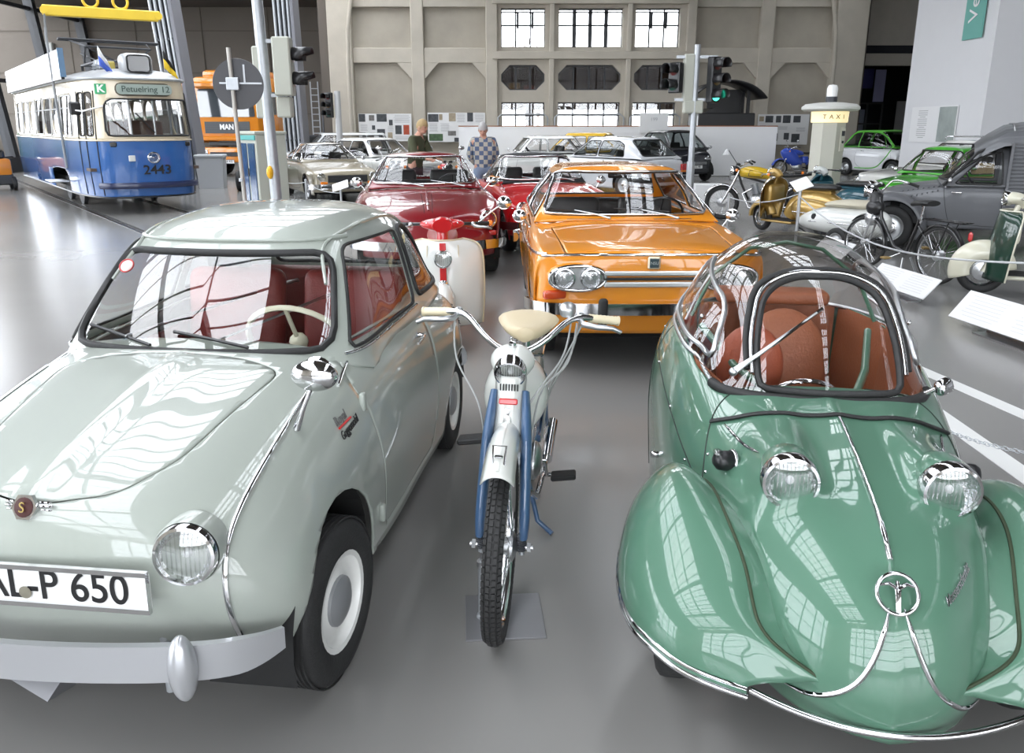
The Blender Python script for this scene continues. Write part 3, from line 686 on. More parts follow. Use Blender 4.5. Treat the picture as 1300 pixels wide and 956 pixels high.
# cabin
cn = [
 [(.53,0,.885),(.515,.25,.88),(.47,.43,.86),(.40,.535,.83),(.30,.58,.80)],
 [(.42,0,1.0),(.405,.25,.995),(.355,.43,.98),(.29,.52,.93),(.20,.575,.80)],
 [(.25,0,1.165),(.235,.24,1.16),(.19,.41,1.135),(.12,.49,1.05),(.05,.57,.82)],
 [(.12,0,1.262),(.105,.23,1.255),(.05,.395,1.215),(0,.475,1.10),(-.05,.57,.82)],
 [(-.08,0,1.305),(-.09,.23,1.295),(-.12,.395,1.245),(-.15,.48,1.10),(-.18,.575,.82)],
 [(-.40,0,1.318),(-.40,.23,1.308),(-.40,.405,1.25),(-.40,.49,1.10),(-.40,.58,.82)],
 [(-.72,0,1.285),(-.72,.22,1.275),(-.71,.39,1.215),(-.70,.48,1.08),(-.69,.585,.83)],
 [(-.92,0,1.20),(-.92,.21,1.19),(-.90,.37,1.14),(-.88,.46,1.03),(-.86,.57,.83)],
 [(-1.06,0,1.03),(-1.06,.2,1.02),(-1.04,.36,.985),(-1.02,.45,.92),(-.98,.545,.83)],
 [(-1.16,0,.84),(-1.16,.2,.84),(-1.13,.36,.83),(-1.11,.45,.82),(-1.06,.52,.81)],
]
C = Shell(cn, 110, 56, T, 3)
ws = [(-.475, .895), (.475, .895), (.44, 1.03), (.395, 1.185), (-.395, 1.185), (-.44, 1.03)]
o = C.window('windscreen', ws, 'x', 1, .02, r=.07, gas=.013, glass=glass_mat('laminated_glass', (.93, .95, .94), 1.5, 0, .035), label='curved windscreen with black rubber surround')
# round sticker in the windscreen
st = C.on([(-.36, 1.13)], 'x', 1, .004)[0]
MB().torus(st, .026, .003, (1, 0, .8), 24, 6).build('round_sticker', mat('sticker_red', (.5, .05, .05), .5), o, 60)
MB().lathe([(0, 0), (.024, 0)], st, (1, 0, .8), 20, caps=False).build('sticker_face', mat('sticker_pale', (.6, .55, .52), .5), o, 0)
dw = [(.375, .885), (-.385, .885), (-.47, 1.19), (.09, 1.20), (.17, 1.12)]
qw = [(-.455, .90), (-1.00, .885), (-.93, 1.0), (-.80, 1.13), (-.69, 1.185), (-.53, 1.19)]
for sg in (-1, 1):
    a = C.window('door_window', dw, 'y', sg, .38, r=[.03, .03, .03, .05, .06], gas=.007, trim=.0)
    C.line([(.40, .872), (0, .868), (-.40, .870)], 'y', sg, .006, CHROME, 'waist_trim', .004, parent=a)
    b = C.window('rear_side_window', qw, 'y', sg, .34, r=.05, gas=.012, glass=GLASSD)
rw = [(-.36, .93), (.36, .93), (.30, 1.16), (-.30, 1.16)]
C.window('rear_window', rw, 'x', -1, .6, r=.06, gas=.012)
cab = C.build('cabin_roof', GP, .01)
# roof gutter and pillar edges
for sg in (-1, 1):
    MB().tube(C.on(spl(np.array([(.26, 1.085), (.16, 1.185), (.03, 1.232), (-.25, 1.252), (-.60, 1.235), (-.83, 1.155), (-1.0, .99), (-1.08, .88)]), 50), 'y', sg, .004), .007, 6).build('roof_gutter', GP, T, 60)
MB().tube(C.on([(y, 1.222) for y in np.linspace(-.40, .40, 30)], 'x', 1, .006), .008, 6).build('roof_edge_lip', GP, T, 60)
# waist trim along the lower body, fender strip
for sg in (-1, 1):
    B.line([(.55, .865-.055), (.3, .86), (0, .852), (-.4, .85), (-.9, .84), (-1.1, .80)], 'y', sg, .007, CHROME, 'side_trim', .001)
    B.line([(sg*.47, .845), (sg*.475, .80), (sg*.475, .72), (sg*.475, .62), (sg*.48, .52), (sg*.485, .42), (sg*.485, .335)], 'x', 1, .0075, CHROME, 'wing_trim', .002)
# windscreen wipers
for py in (-.10, .24):
    p0 = C.on([(py, .873)], 'x', 1, .012)[0]; p1 = C.on([(py-.13, .925)], 'x', 1, .02)[0]; pa = C.on([(py-.30, .945)], 'x', 1, .016)[0]; pb = C.on([(py-.03, .905)], 'x', 1, .016)[0]
    o = MB().tube([p0, p0.lerp(p1, .3)+Vector((.02, 0, .012)), p1], [.011, .009, .004], 6).ell(p0, (.014, .014, .014), 8, 6).build('wiper_arm', ALU, T, 60)
    MB().tube([pa, pa.lerp(pb, .5)+Vector((.004, 0, .003)), pb], .006, 5).build('wiper_blade', BLACK, o, 60)
# headlamps, emblem, plate, bumper
for sg in (-1, 1):
    p = B.on([(sg*.398, .632)], 'x', 1)[0]
    MB().lathe([(.084, -.07), (.083, -.01), (.080, 0)], p+Vector((.012, 0, 0)), (1, sg*.14, .10), 32, caps=False).build('lamp_bezel', GP, T, 60); headlamp(T, p+Vector((.016, 0, 0)), .074, (1, sg*.14, .10))
EM = B.on([(0.0, .728)], 'x', 1, .006)[0]
e = MB().prism([(.034*math.cos(a), .034*math.sin(a)) for a in np.linspace(0, 2*math.pi, 7)[:-1]], 0, .012, 'z', Matrix.Translation(EM) @ zto((1, 0, .35)))
for sg in (-1, 1):
    for k in (-1, 0, 1): e.box(EM+Vector((-.006, sg*.045, k*.010)), (.008, .036-.006*abs(k), .006), .002)
e = e.build('bonnet_emblem', CHROME, T, 40)
MB().lathe([(.0, .016), (.024, .014), (.025, .010)], EM, (1, 0, .35), 20, caps=False).build('emblem_disc', mat('emblem_dark_red', (.05, .008, .006), .4), e, 0)
text('S', .036, EM+Vector((.019, 0, .006)), (R(70), 0, R(90)), mat('gold_letter', (.55, .42, .15), .3, .8), e, ext=.001)
P0 = 1.405
lp = licence(T, (P0, .085, .580), .53, .096, 'AL-P 650', size=.108, tilt=-.03)
MB().lathe([(0, .004), (.016, .003)], (.0085, -.045, -.018), (1, 0, 0), 18, caps=False).build('plate_seal', mat('seal_bronze', (.30, .28, .22), .4, .6), lp, 0)
ch = [(1.27, -.60, .385), (1.35, -.53, .39), (1.42, -.36, .405), (1.455, 0, .41), (1.42, .36, .405), (1.35, .53, .39), (1.27, .60, .385)]
SG = mat('silver_painted_bumper', (.50, .51, .53), .28, .55, coat=.6)
o = rounded_bar(T, [(x, -y, z) for x, y, z in ch], .098, .035, SG, 'front_bumper', [.6, .95, 1, 1, 1, .95, .6])
for sg in (-1, 1):
    MB().ell((1.435, sg*.425, .40), (.034, .034, .088), 14, 12).build('overrider', SG, o, 60)
rounded_bar(T, [(-1.20, .63, .40), (-1.36, .54, .40), (-1.45, .3, .40), (-1.46, 0, .40), (-1.45, -.3, .40), (-1.36, -.54, .40), (-1.20, -.63, .40)], .10, .03, SG, 'rear_bumper')
for sg in (-1, 1): MB().cyl((1.30, sg*.30, .22), (1.30, sg*.30, .42), .012, n=8).build('bumper_stay', STEEL, T, 60)
# script badge on the wing
nrm = 1
text_on(B.bvh, 'Royal', .036, (.665, .738), 'y', 1, .06, mat('script_grey', (.12, .12, .12), .4), T); text_on(B.bvh, 'Goggomobil', .036, (.64, .700), 'y', 1, .10, BLACK, T, sx=.8)
p = B.on([(.70, .718), (.61, .722)], 'y', 1, .004); MB().cyl(p[0], p[1], .004, n=6).build('script_underline', mat('script_red', (.5, .02, .02), .4), T, 0)
# wing mirror, handle, hinges, rear vent
mb_ = B.on([(.85, .50)], 'z', 1, .003)[0]
o = MB().tube([mb_, mb_+Vector((.01, .03, .07)), mb_+Vector((.0, .06, .145))], [.012, .006, .006], 8).build('wing_mirror', CHROME, T, 60)
MB().ell(mb_+Vector((.0, .065, .165)), (.03, .070, .046), 18, 12).build('mirror_shell', CHROME, o, 60)
MB().lathe([(0, 0), (.05, 0)], mb_+Vector((-.028, .065, .165)), (-1, 0, 0), 18, caps=False).build('mirror_glass', mat('mirror_silver', (.9, .9, .9), .02, 1), o, 0)
for sg in (-1, 1):
    p = B.on([(-.24, .775)], 'y', sg, 0)[0]; q = p+Vector((.115, .01*sg, -.006))
    MB().tube([p+Vector((0, 0, 0)), p+Vector((0, sg*.03, 0)), p+Vector((.05, sg*.034, -.002)), q+Vector((0, sg*.022, 0))], [.010, .009, .008, .006], 8).ell(p, (.018, .006, .014), 10, 6).build('door_handle', CHROME, T, 60)
    for z_ in (.735, .33):
        p = B.on([(.495, z_)], 'y', sg, 0)[0]; MB().box(p+Vector((0, sg*.006, 0)), (.03, .022, .065), .008, seg=2).build('door_hinge', GP, T, 60)
    vt = B.on(resample(fillet([(-1.13, .70), (-1.05, .725), (-1.06, .62), (-1.10, .60)], .02), 20), 'y', sg, .004)
    q = MB(); q.add([tuple(p) for p in vt], [list(range(len(vt)))]); vv = q.build('air_intake', BLACK, T, 0)
    q = MB()
    for z_ in np.arange(.62, .72, .014):
        pp = B.on([(-1.10, z_), (-1.055, z_)], 'y', sg, .008)
        if len(pp) == 2: q.cyl(pp[0], pp[1], .003, n=4)
    if q.V: q.build('intake_louvre', DSTEEL, vv, 0)
    p = B.on([(-1.22, .50)], 'y', sg, 0)
    MB().tube([(-1.2, sg*.60, .42), (-1.22, sg*.61, .28)], .02, 6).build('mud_flap', RUBBER, T, 0)
# floor pan, wheel wells, wheels, steps
MB().box((0, 0, .24), (2.2, .84, .06)).build('floor_pan', DARK, T, 0)
wells(T, .62, (.9, -.9), .33, .26, .27)
for sg in (-1, 1):
    for x, st in ((.90, -.10), (-.90, 0)):
        w_ = wheel(T, (x, sg*(.575), .247), .247, .125, sg, rim=(.60,), rimm=mat('white_wheel_disc', (.80, .80, .77), .35, coat=.6), capr=.52, capm=mat('grey_hub_cap', (.35, .36, .37), .35, .5), steer=st)
        q = MB()
        for k in (-3, -2, -1, 0, 1, 2, 3): q.torus((0, k*.0145*sg, 0), .2495, .0036, (0, 1, 0), 40, 5)
        q.build('tread_ribs', TYRE, w_, 60)
# interior
MB().box((.42, 0, .80), (.10, .98, .16), .04, seg=2).build('dashboard', GP, T, 60)
for sg in (-1, 1): seat(T, -.12, sg*.27, .48, .44, LEATHR, h=.52)
MB().box((-.62, 0, .50), (.42, 1.05, .14), .05, seg=2).box((-.86, 0, .72), (.14, 1.05, .46), .05, seg=2).build('rear_bench', LEATHR, T, 60)
for sg in (-1, 1): MB().box((-.25, sg*.54, .56), (1.2, .02, .40), .005).build('door_card', LEATHR, T, 0)
steering(T, (.22, .27, .86), .185, R(35), mat('ivory_plastic', (.62, .58, .45), .35))
MB().box((.16, 0, 1.15), (.015, .17, .05), .006).cyl((.15, 0, 1.17), (.13, 0, 1.225), .005).build('rear_view_mirror', DSTEEL, T, 60)
# flower sticker on the rear side window, ramp blocks under the front
p = C.on([(-.55, 1.13)], 'y', 1, .006)[0]
fl = MB()
for k in range(7):
    a = 2*math.pi*k/7; fl.ell(p+Vector((.018*math.cos(a), 0, .018*math.sin(a))), (.010, .003, .010), 8, 5)
fl.build('flower_sticker', mat('cream_petal', (.80, .70, .42), .5), T, 60)
o = MB().prism([(.0, 0), (.34, 0), (.2, .10), (.12, .10)], -.13, .13).build('wheel_chock', mat('grey_sheet_metal', (.22, .22, .23), .35, .6), None, 0); o.location = (-1.50, 2.05, .001); o.rotation_euler.z = R(60)
tag(o, 'grey sheet metal wedge on the floor under the bumper of the pale grey-green microcar', 'chock')
# ================================================================ green three-wheeled bubble microcar (front right)
KG = paint('sea_green_paint', (.082, .18, .122))
T = thing('bubble_car', 'sea green bubble car with clear plastic dome and two raised headlamps, front right', 'car', (1.112, 2.945, 0), R(-98))
net = [
 [(1.36,0,.20),(1.33,.10,.20),(1.27,.19,.205),(1.20,.25,.21),(1.12,.29,.22),(1.02,.31,.23),(.92,.32,.24)],
 [(1.375,0,.31),(1.35,.11,.31),(1.285,.21,.31),(1.20,.28,.31),(1.10,.32,.30),(1.0,.33,.27),(.88,.335,.24)],
 [(1.345,0,.43),(1.32,.12,.425),(1.25,.22,.42),(1.16,.295,.40),(1.06,.335,.37),(.95,.35,.31),(.83,.355,.24)],
 [(1.275,0,.545),(1.25,.12,.54),(1.18,.22,.525),(1.10,.30,.49),(1.00,.345,.44),(.90,.37,.35),(.77,.38,.24)],
 [(1.14,0,.64),(1.12,.12,.632),(1.07,.22,.61),(1.00,.305,.565),(.92,.36,.50),(.82,.395,.38),(.69,.41,.22)],
 [(.95,0,.708),(.94,.12,.70),(.90,.23,.675),(.85,.315,.63),(.78,.375,.56),(.70,.42,.41),(.58,.44,.20)],
 [(.74,0,.755),(.73,.12,.748),(.71,.235,.725),(.67,.325,.68),(.62,.395,.61),(.55,.455,.44),(.46,.475,.18)],
 [(.52,0,.79),(.52,.13,.785),(.51,.25,.77),(.48,.35,.73),(.44,.43,.66),(.40,.50,.48),(.33,.51,.17)],
 [(.25,0,.815),(.25,.15,.815),(.24,.30,.81),(.22,.40,.785),(.20,.485,.70),(.18,.545,.50),(.14,.55,.16)],
 [(-.05,0,.84),(-.05,.16,.84),(-.05,.32,.84),(-.05,.435,.82),(-.06,.52,.73),(-.07,.57,.52),(-.08,.57,.16)],
 [(-.40,0,.86),(-.40,.16,.86),(-.40,.31,.86),(-.40,.43,.845),(-.40,.53,.75),(-.40,.58,.53),(-.40,.56,.16)],
 [(-.75,0,.86),(-.75,.13,.86),(-.75,.26,.855),(-.74,.37,.83),(-.72,.47,.74),(-.70,.52,.54),(-.68,.51,.18)],
 [(-1.05,0,.80),(-1.05,.10,.80),(-1.04,.19,.79),(-1.02,.27,.76),(-.99,.34,.69),(-.95,.38,.53),(-.92,.37,.24)],
 [(-1.28,0,.68),(-1.28,.06,.68),(-1.27,.12,.67),(-1.25,.17,.645),(-1.22,.21,.60),(-1.18,.24,.50),(-1.14,.24,.30)],
 [(-1.42,0,.50),(-1.42,.03,.50),(-1.415,.05,.50),(-1.41,.07,.49),(-1.39,.09,.47),(-1.36,.10,.43),(-1.33,.10,.36)],
]
net = [[(x, y*(1-.06*min(1, max(0, (.6-x)/.5))*(1 if j > 3 else .5)), z) for j, (x, y, z) in enumerate(r)] for r in net]
B = Shell(net, 140, 64, T, 3)
# raised tear-drop fairings behind the two headlamps + soft central ridge
v = B.V
for sg in (-1, 1):
    dx = (v[:, 0]-.955); yc = sg*.208
    along = np.where(dx > 0, np.exp(-(dx/.035)**2), np.exp(-(dx/.24)**2))
    v[:, 2] += np.where(v[:, 2] > .4, along*np.exp(-((v[:, 1]-yc)/.082)**4)*.075, 0)
v[:, 2] += np.where((v[:, 2] > .5) & (v[:, 0] > .5) & (v[:, 0] < 1.2), .008*np.exp(-np.abs(v[:, 1]/.03)), 0)
B.bvh = bvh_of(B.V, B.F)
# cockpit opening
ck = fillet([(.40, -.34), (.40, .34), (.15, .405), (-.35, .425), (-.72, .33), (-.95, .12), (-.95, -.12), (-.72, -.33), (-.35, -.425), (.15, -.405)], .08)
bvh0 = B.bvh
B.cut(ck, 'z', 1, .5)
for sg in (-1, 1):   # front wheel cut-outs are under the wings
    C_ = [(.86+.29*math.cos(a), .20+.29*math.sin(a)) for a in np.linspace(0, 2*math.pi, 24, endpoint=False)]; B.cut(C_, 'y', sg, .27)
B.build('body', KG, .007)
# seams: door line along the flank, cowl line and rivets
SEAM = mat('dark_green_seam', (.012, .02, .015), .6)
for sg in (-1, 1):
    B.line([(.40, .80), (.48, .72), (.60, .62), (.70, .50)], 'y', sg, .0028, SEAM, 'cowl_seam')
    L_ = [(.40, .70), (.0, .735), (-.3, .76), (-.62, .78)]
    B.line([(.72, .50), (.35, .60), (.0, .66), (-.35, .72), (-.68, .80)], 'y', sg, .0028, SEAM, 'flank_seam')
    B.line([(-.34, .84), (-.36, .60), (-.34, .40), (-.25, .2)], 'y', sg, .0028, SEAM, 'door_seam')
    for i, (x, z) in enumerate([(.62, .625), (.66, .58), (.5, .55), (.20, .635), (-.2, .69), (-.55, .76)]):
        p = B.on([(x, z)], 'y', sg, .001)
        if p: MB().ell(p[0], (.006, .006, .006), 8, 6).build('screw', CHROME, T, 60)
    # chrome sweeping mouldings: lower arcs on the nose, short strip behind the lamp
    B.line([(sg*.018, .53), (sg*.04, .46), (sg*.08, .375), (sg*.13, .32), (sg*.18, .285), (sg*.235, .27)], 'x', 1, .007, CHROME, 'nose_moulding', .002, taper=True)
    B.line([(.56, sg*.335), (.68, sg*.30), (.82, sg*.265)], 'z', 1, .005, CHROME, 'lamp_moulding', .002, taper=True)
MB().tube(cast(bvh0, [(x, .0, 3) for x in np.linspace(.64, 1.20, 40)], (0, 0, -1), .002), [.0045+.003*t for t in np.linspace(0, 1, 40)], 6).build('centre_moulding', CHROME, T, 60)
# black rubber strip across the scuttle
st = [(.52+.10*(1-(abs(y)/.36)**3), y) for y in np.linspace(-.37, .37, 40)]
MB().tube(cast(bvh0, [(x, y, 3) for x, y in st], (0, 0, -1), .003), .014, 8, flat=.5).build('scuttle_rubber', RUBBER, T, 60)
# headlamps
for sg in (-1, 1):
    p = Vector((.985, sg*.208, .713))
    MB().lathe([(.050, -.13), (.070, -.09), (.078, -.03), (.079, 0)], p, (1, sg*.04, -.10), 28, caps=False).build('lamp_shell', KG, T, 60)
    headlamp(T, p+Vector((.006, 0, 0)), .076, (1, sg*.04, -.02), n=36)
# round emblem and script
E_ = B.on([(0, .555)], 'x', 1, .013)[0]; ax = Vector((1, 0, .62)).normalized()
o = MB().torus(E_, .048, .0055, ax, 36, 8).build('nose_emblem', CHROME, T, 60)
M = Matrix.Translation(E_) @ Matrix(((0, -ax.z, ax.x, 0), (1, 0, 0, 0), (0, ax.x, ax.z, 0), (0, 0, 0, 1)))
q = MB(); q.tube([M @ Vector((0, -.046, 0)), M @ Vector((0, .01, .006)), M @ Vector((0, .03, .004))], [.006, .008, .004], 6, flat=.5)
for sg in (-1, 1): q.tube([M @ Vector((0, .012, .006)), M @ Vector((sg*.02, .024, .006)), M @ Vector((sg*.043, .018, 0))], [.007, .007, .004], 6, flat=.5)
q.build('emblem_bird', CHROME, o, 60)
text_on(B.bvh, 'Messerschmitt', .026, (.165, .555), 'x', 1, .45, CHROME, T, sx=.62, bold=.0004, off=.004)
# wings (mudguards)
def wing(sg):
    nt_ = []
    # rows along x, columns over the top from inner to the lip
    for (x, yi, zi, yo, zt, zl) in [(.40, .43, .30, .50, .42, .30), (.50, .42, .40, .57, .52, .33), (.65, .40, .52, .635, .60, .345), (.82, .37, .58, .665, .635, .345), (.98, .345, .575, .665, .61, .34), (1.12, .31, .52, .63, .535, .325), (1.21, .295, .44, .575, .47, .325), (1.275, .255, .385, .49, .40, .305), (1.318, .11, .30, .34, .32, .285)]:
        w_ = yo-yi
        nt_.append([(x, yi-.05, zi-.03), (x, yi, zi), (x, yi+.22*w_, zi+(zt-zi)*.75+.012), (x, yi+.48*w_, zt), (x, yi+.74*w_, zt-(zt-zl)*.20), (x, yi+.93*w_, zt-(zt-zl)*.52), (x, yo, zl+(zt-zl)*.12), (x-.0, yo-.004, zl-.02)])
    A = spl(np.array(nt_, float), 60); A = spl(A.transpose(1, 0, 2), 40).transpose(1, 0, 2); A[..., 1] *= sg
    V, F = gridmesh(A, flip=(sg > 0))
    o = MB().add(V, F).build('wing', KG, T, 60, solid=-.006)
    edge = [Vector(p) for p in A[4:, -1]]
    up = [p+Vector((0, sg*.004, .012)) for p in edge]
    MB().tube(edge, .009, 8).build('chrome_lip', CHROME, o, 60)
    MB().tube([p+Vector((.002, sg*.004, .026)) for p in edge[14:]], .0055, 6).build('chrome_bead', CHROME, o, 60)
    # front closing valance between the wing and the nose
    se = cast(bvh_of(*gridmesh(A)), [tuple(p+Vector((0, 0, 1.5))) for p in [Vector(a) for a in A[6:, 8]]], (0, 0, -1), .001)
    MB().tube(se, .005, 6).build('wing_piping', mat('olive_piping', (.03, .045, .02), .7), o, 60)
    return o
for sg in (-1, 1): wing(sg)
MB().tube([(1.312+.066*(1-(y/.33)**2), y, .282-.04*(1-(y/.33)**2)) for y in np.linspace(-.33, .33, 30)], .009, 8).build('nose_lip', CHROME, T, 60)
# dome
cn = [
 [(.49,0,.785),(.475,.13,.785),(.44,.25,.785),(.39,.325,.785),(.33,.36,.79)],
 [(.395,0,.92),(.385,.125,.915),(.355,.24,.90),(.31,.315,.86),(.26,.37,.80)],
 [(.29,0,1.045),(.28,.12,1.04),(.255,.235,1.01),(.22,.32,.93),(.19,.38,.81)],
 [(.165,0,1.145),(.155,.12,1.135),(.14,.24,1.09),(.12,.33,.98),(.10,.395,.82)],
 [(0,0,1.215),(0,.12,1.20),(0,.25,1.14),(0,.355,1.01),(0,.43,.83)],
 [(-.22,0,1.245),(-.22,.12,1.23),(-.22,.25,1.165),(-.22,.37,1.03),(-.22,.45,.845)],
 [(-.46,0,1.22),(-.46,.115,1.205),(-.46,.24,1.14),(-.45,.36,1.02),(-.44,.44,.855)],
 [(-.70,0,1.13),(-.70,.10,1.115),(-.70,.21,1.06),(-.69,.29,.97),(-.67,.34,.855)],
 [(-.90,0,.985),(-.90,.07,.975),(-.89,.14,.945),(-.87,.19,.90),(-.84,.22,.845)],
 [(-1.02,0,.845),(-1.02,.03,.845),(-1.0,.07,.84),(-.98,.10,.835),(-.95,.13,.83)],
]
C = Shell(cn, 90, 48, T, 3)
ws = [(-.215, .803), (.245, .803), (.25, .93), (.215, 1.085), (.10, 1.140), (-.08, 1.140), (-.185, 1.085), (-.22, .93)]
wo = C.window('windscreen', ws, 'x', 1, .0, r=[.03, .03, .1, .1, .12, .12, .1, .1], gas=.012, trim=0, label='arched front pane in black rubber')
Q = resample(fillet(ws, [.03, .03, .1, .1, .12, .12, .1, .1]), 90)
arch_ = [p for p in Q if p[1] > .83]
k0 = [i for i in range(len(arch_)) if abs(arch_[i][1]-arch_[i-1][1])+abs(arch_[i][0]-arch_[i-1][0]) > .1]
if k0: arch_ = list(arch_[k0[0]:])+list(arch_[:k0[0]])
MB().tube(C.on([(p[0]*1.07, p[1]+.008) for p in arch_], 'x', 1, .010), .0085, 8).build('chrome_arch', CHROME, wo, 60)
MB().tube(C.on([(p[0]*1.15, p[1]+.018) for p in arch_], 'x', 1, .002), .012, 8, flat=.6).build('outer_gasket', RUBBER, wo, 60)
sw = [(.24, .845), (-.36, .89), (-.56, .95), (-.50, 1.07), (-.36, 1.12), (.09, 1.045), (.16, 1.0)]
for sg in (-1, 1):
    o = C.window('side_window', sw, 'y', sg, .2, r=.03, gas=.010, gm=ALU, glass=GLASS, label='sliding side pane in aluminium frame')
    MB().tube(C.on([(-.14, .895), (-.16, 1.00), (-.18, 1.085)], 'y', sg, -.004), .006, 6).build('sliding_bar', ALU, o, 60)
    p = C.on([(.04, .95)], 'y', sg, .006)[0]; MB().ell(p, (.010, .008, .010), 8, 6).build('window_catch', CHROME, o, 60)
dome = C.build('dome', PERSPEX, .0)
dome.modifiers.clear()
ring = [p for p in C.bvh and [Vector(q) for q in mirror(patch(cn, 90, 48, 3))[:, -1]]]
G_ = mirror(patch(cn, 90, 48, 3))
rim_ = [Vector(q) for q in G_[:, -1]]+[Vector(q) for q in G_[-1, ::-1]][1:]+[Vector(q) for q in G_[::-1, 0]][1:]
fr_ = [Vector(q) for q in G_[0]]
MB().tube([p+Vector((0, 0, -.006)) for p in rim_], .009, 6).build('dome_rail', ALU, T, 60)
MB().tube([p+Vector((.004, 0, -.008)) for p in fr_], .017, 8, flat=1.1).build('screen_base_rubber', RUBBER, T, 60)
# wiper
p0 = C.on([(-.285, .83)], 'x', 1, .02)[0]; p1 = C.on([(-.02, 1.03)], 'x', 1, .018)[0]
o = MB().tube([p0, p0.lerp(p1, .25)+Vector((.02, 0, .006)), p1], [.013, .008, .004], 6).ell(p0, (.016, .016, .016), 10, 6).build('wiper_arm', ALU, T, 60)
a = C.on([(-.17, .925)], 'x', 1, .012)[0]; b = C.on([(.0, 1.045)], 'x', 1, .012)[0]; MB().tube([a, a.lerp(b, .5)+Vector((.006, 0, .004)), b], .006, 5).build('wiper_blade', CHROME, o, 60)
# indicator on the left flank (image left), mirror, knob
p = B.on([(.735, .655)], 'y', -1, .0)[0]
o = MB().lathe([(.028, -.01), (.032, .02), (.03, .045), (.018, .058), (0, .06)], p, (.35, -1, .2), 20).build('parking_lamp', BLACK, T, 60)
MB().torus(p+Vector((.35, -1, .2)).normalized()*.0, .033, .006, (.35, -1, .2), 24, 6).build('lamp_ring', CHROME, o, 60)
MB().ell(p+Vector((.012, -.045, .03)), (.022, .016, .014), 10, 8).build('lamp_lens', LENS, o, 60)
p = B.on([(.735, .655)], 'y', 1, .0)[0]
MB().lathe([(.028, -.01), (.032, .02), (.03, .045), (.018, .058), (0, .06)], p, (.35, 1, .2), 20).build('parking_lamp', BLACK, T, 60)
m0 = Vector((.38, .345, .79)); o = MB().tube([m0+Vector((0, -.02, -.01)), m0+Vector((.015, .02, .02))], .009, 8).build('wing_mirror', CHROME, T, 60)
MB().box(m0+Vector((.015, .045, .03)), (.04, .065, .055), .018, rot=rotm(.3, -.2, .5), seg=2).build('mirror_shell', CHROME, o, 60)
p = B.on([(.40, .775)], 'y', -1, .002)[0]; MB().ell(p, (.012, .008, .016), 10, 8).build('door_knob', CHROME, T, 60)
p = B.on([(.16, .42)], 'y', -1, .0)[0]; MB().lathe([(.012, 0), (.012, .02), (.006, .03), (0, .03)], p, (0, -1, 0), 12).build('filler_knob', CHROME, T, 60)
# wheels
MB().box((.1, 0, .20), (1.7, .60, .06)).build('floor_pan', DARK, T, 0)
for sg in (-1, 1):
    wheel(T, (.86, sg*.49, .20), .20, .11, sg, rim=(.55,), capr=.6)
    MB().cyl((.86, sg*.43, .2), (.80, sg*.15, .24), .02, n=8).build('axle_arm', DSTEEL, T, 60)
wheel(T, (-1.08, 0, .20), .20, .11, 1, rim=(.55,), capr=.6)
# interior: tub, seats, bars
tub = MB()
for sg in (-1, 1): tub.add([(.38, sg*.33, .80), (.15, sg*.40, .815), (-.35, sg*.42, .85), (-.72, sg*.325, .85), (.38, sg*.31, .26), (.15, sg*.38, .24), (-.35, sg*.40, .24), (-.72, sg*.30, .24)], [[0, 1, 5, 4], [1, 2, 6, 5], [2, 3, 7, 6]])
tub.build('side_trim_panel', TAN, T, 0)
MB().box((-.2, 0, .245), (1.2, .66, .02)).build('floor_mat', mat('brown_mat', (.10, .05, .03), .9), T, 0)
MB().box((-.74, 0, .55), (.03, .62, .58)).build('rear_bulkhead', TAN, T, 0)
o = MB().box((-.16, -.02, .42), (.46, .36, .13), .05, seg=3).build('driver_seat', TAN, T, 60)
ORL = mat('terracotta_leather', (.36, .085, .04), .45, bump=.2, bscale=90, vary=.1)
MB().ell((-.02+.0, -.175, .74), (.06, .13, .17), 28, 18).build('seat_back_pad', ORL, o, 60)
MB().ell((-.36, .02, .66), (.06, .19, .24), 28, 18, rotm(0, -.25, 0)).build('seat_backrest', TAN, o, 60)
o = MB().box((-.60, 0, .48), (.22, .52, .14), .05, seg=3).build('rear_bench', TAN, T, 60)
for sg in (-1, 1):
    MB().tube([(.33, sg*.10+.02, .70), (.05, sg*.24, .76), (-.30, sg*.34, .83)], .016, 8).build('cockpit_tube', KG, T, 60)
MB().torus((.14, 0, .66), .13, .009, (-.8, 0, .6), 28, 6, a0=-.6, a1=math.pi+.6).tube([(.42, 0, .56), (.14, 0, .66)], .012, 8).tube([(.14, -.12, .66), (.14, .12, .66)], .008, 6).build('handlebar_steering', CHROME, T, 60)
MB().tube([(-.36, -.38, .86), (-.38, -.30, 1.04), (-.4, -.15, 1.155), (-.4, 0, 1.185), (-.4, .15, 1.155), (-.38, .30, 1.04), (-.36, .38, .86)], .009, 6).build('roof_hoop', KG, T, 60)
MB().box((-.66, 0, .90), (.16, .50, .06), .02, seg=2).build('parcel_shelf', TAN, T, 60)
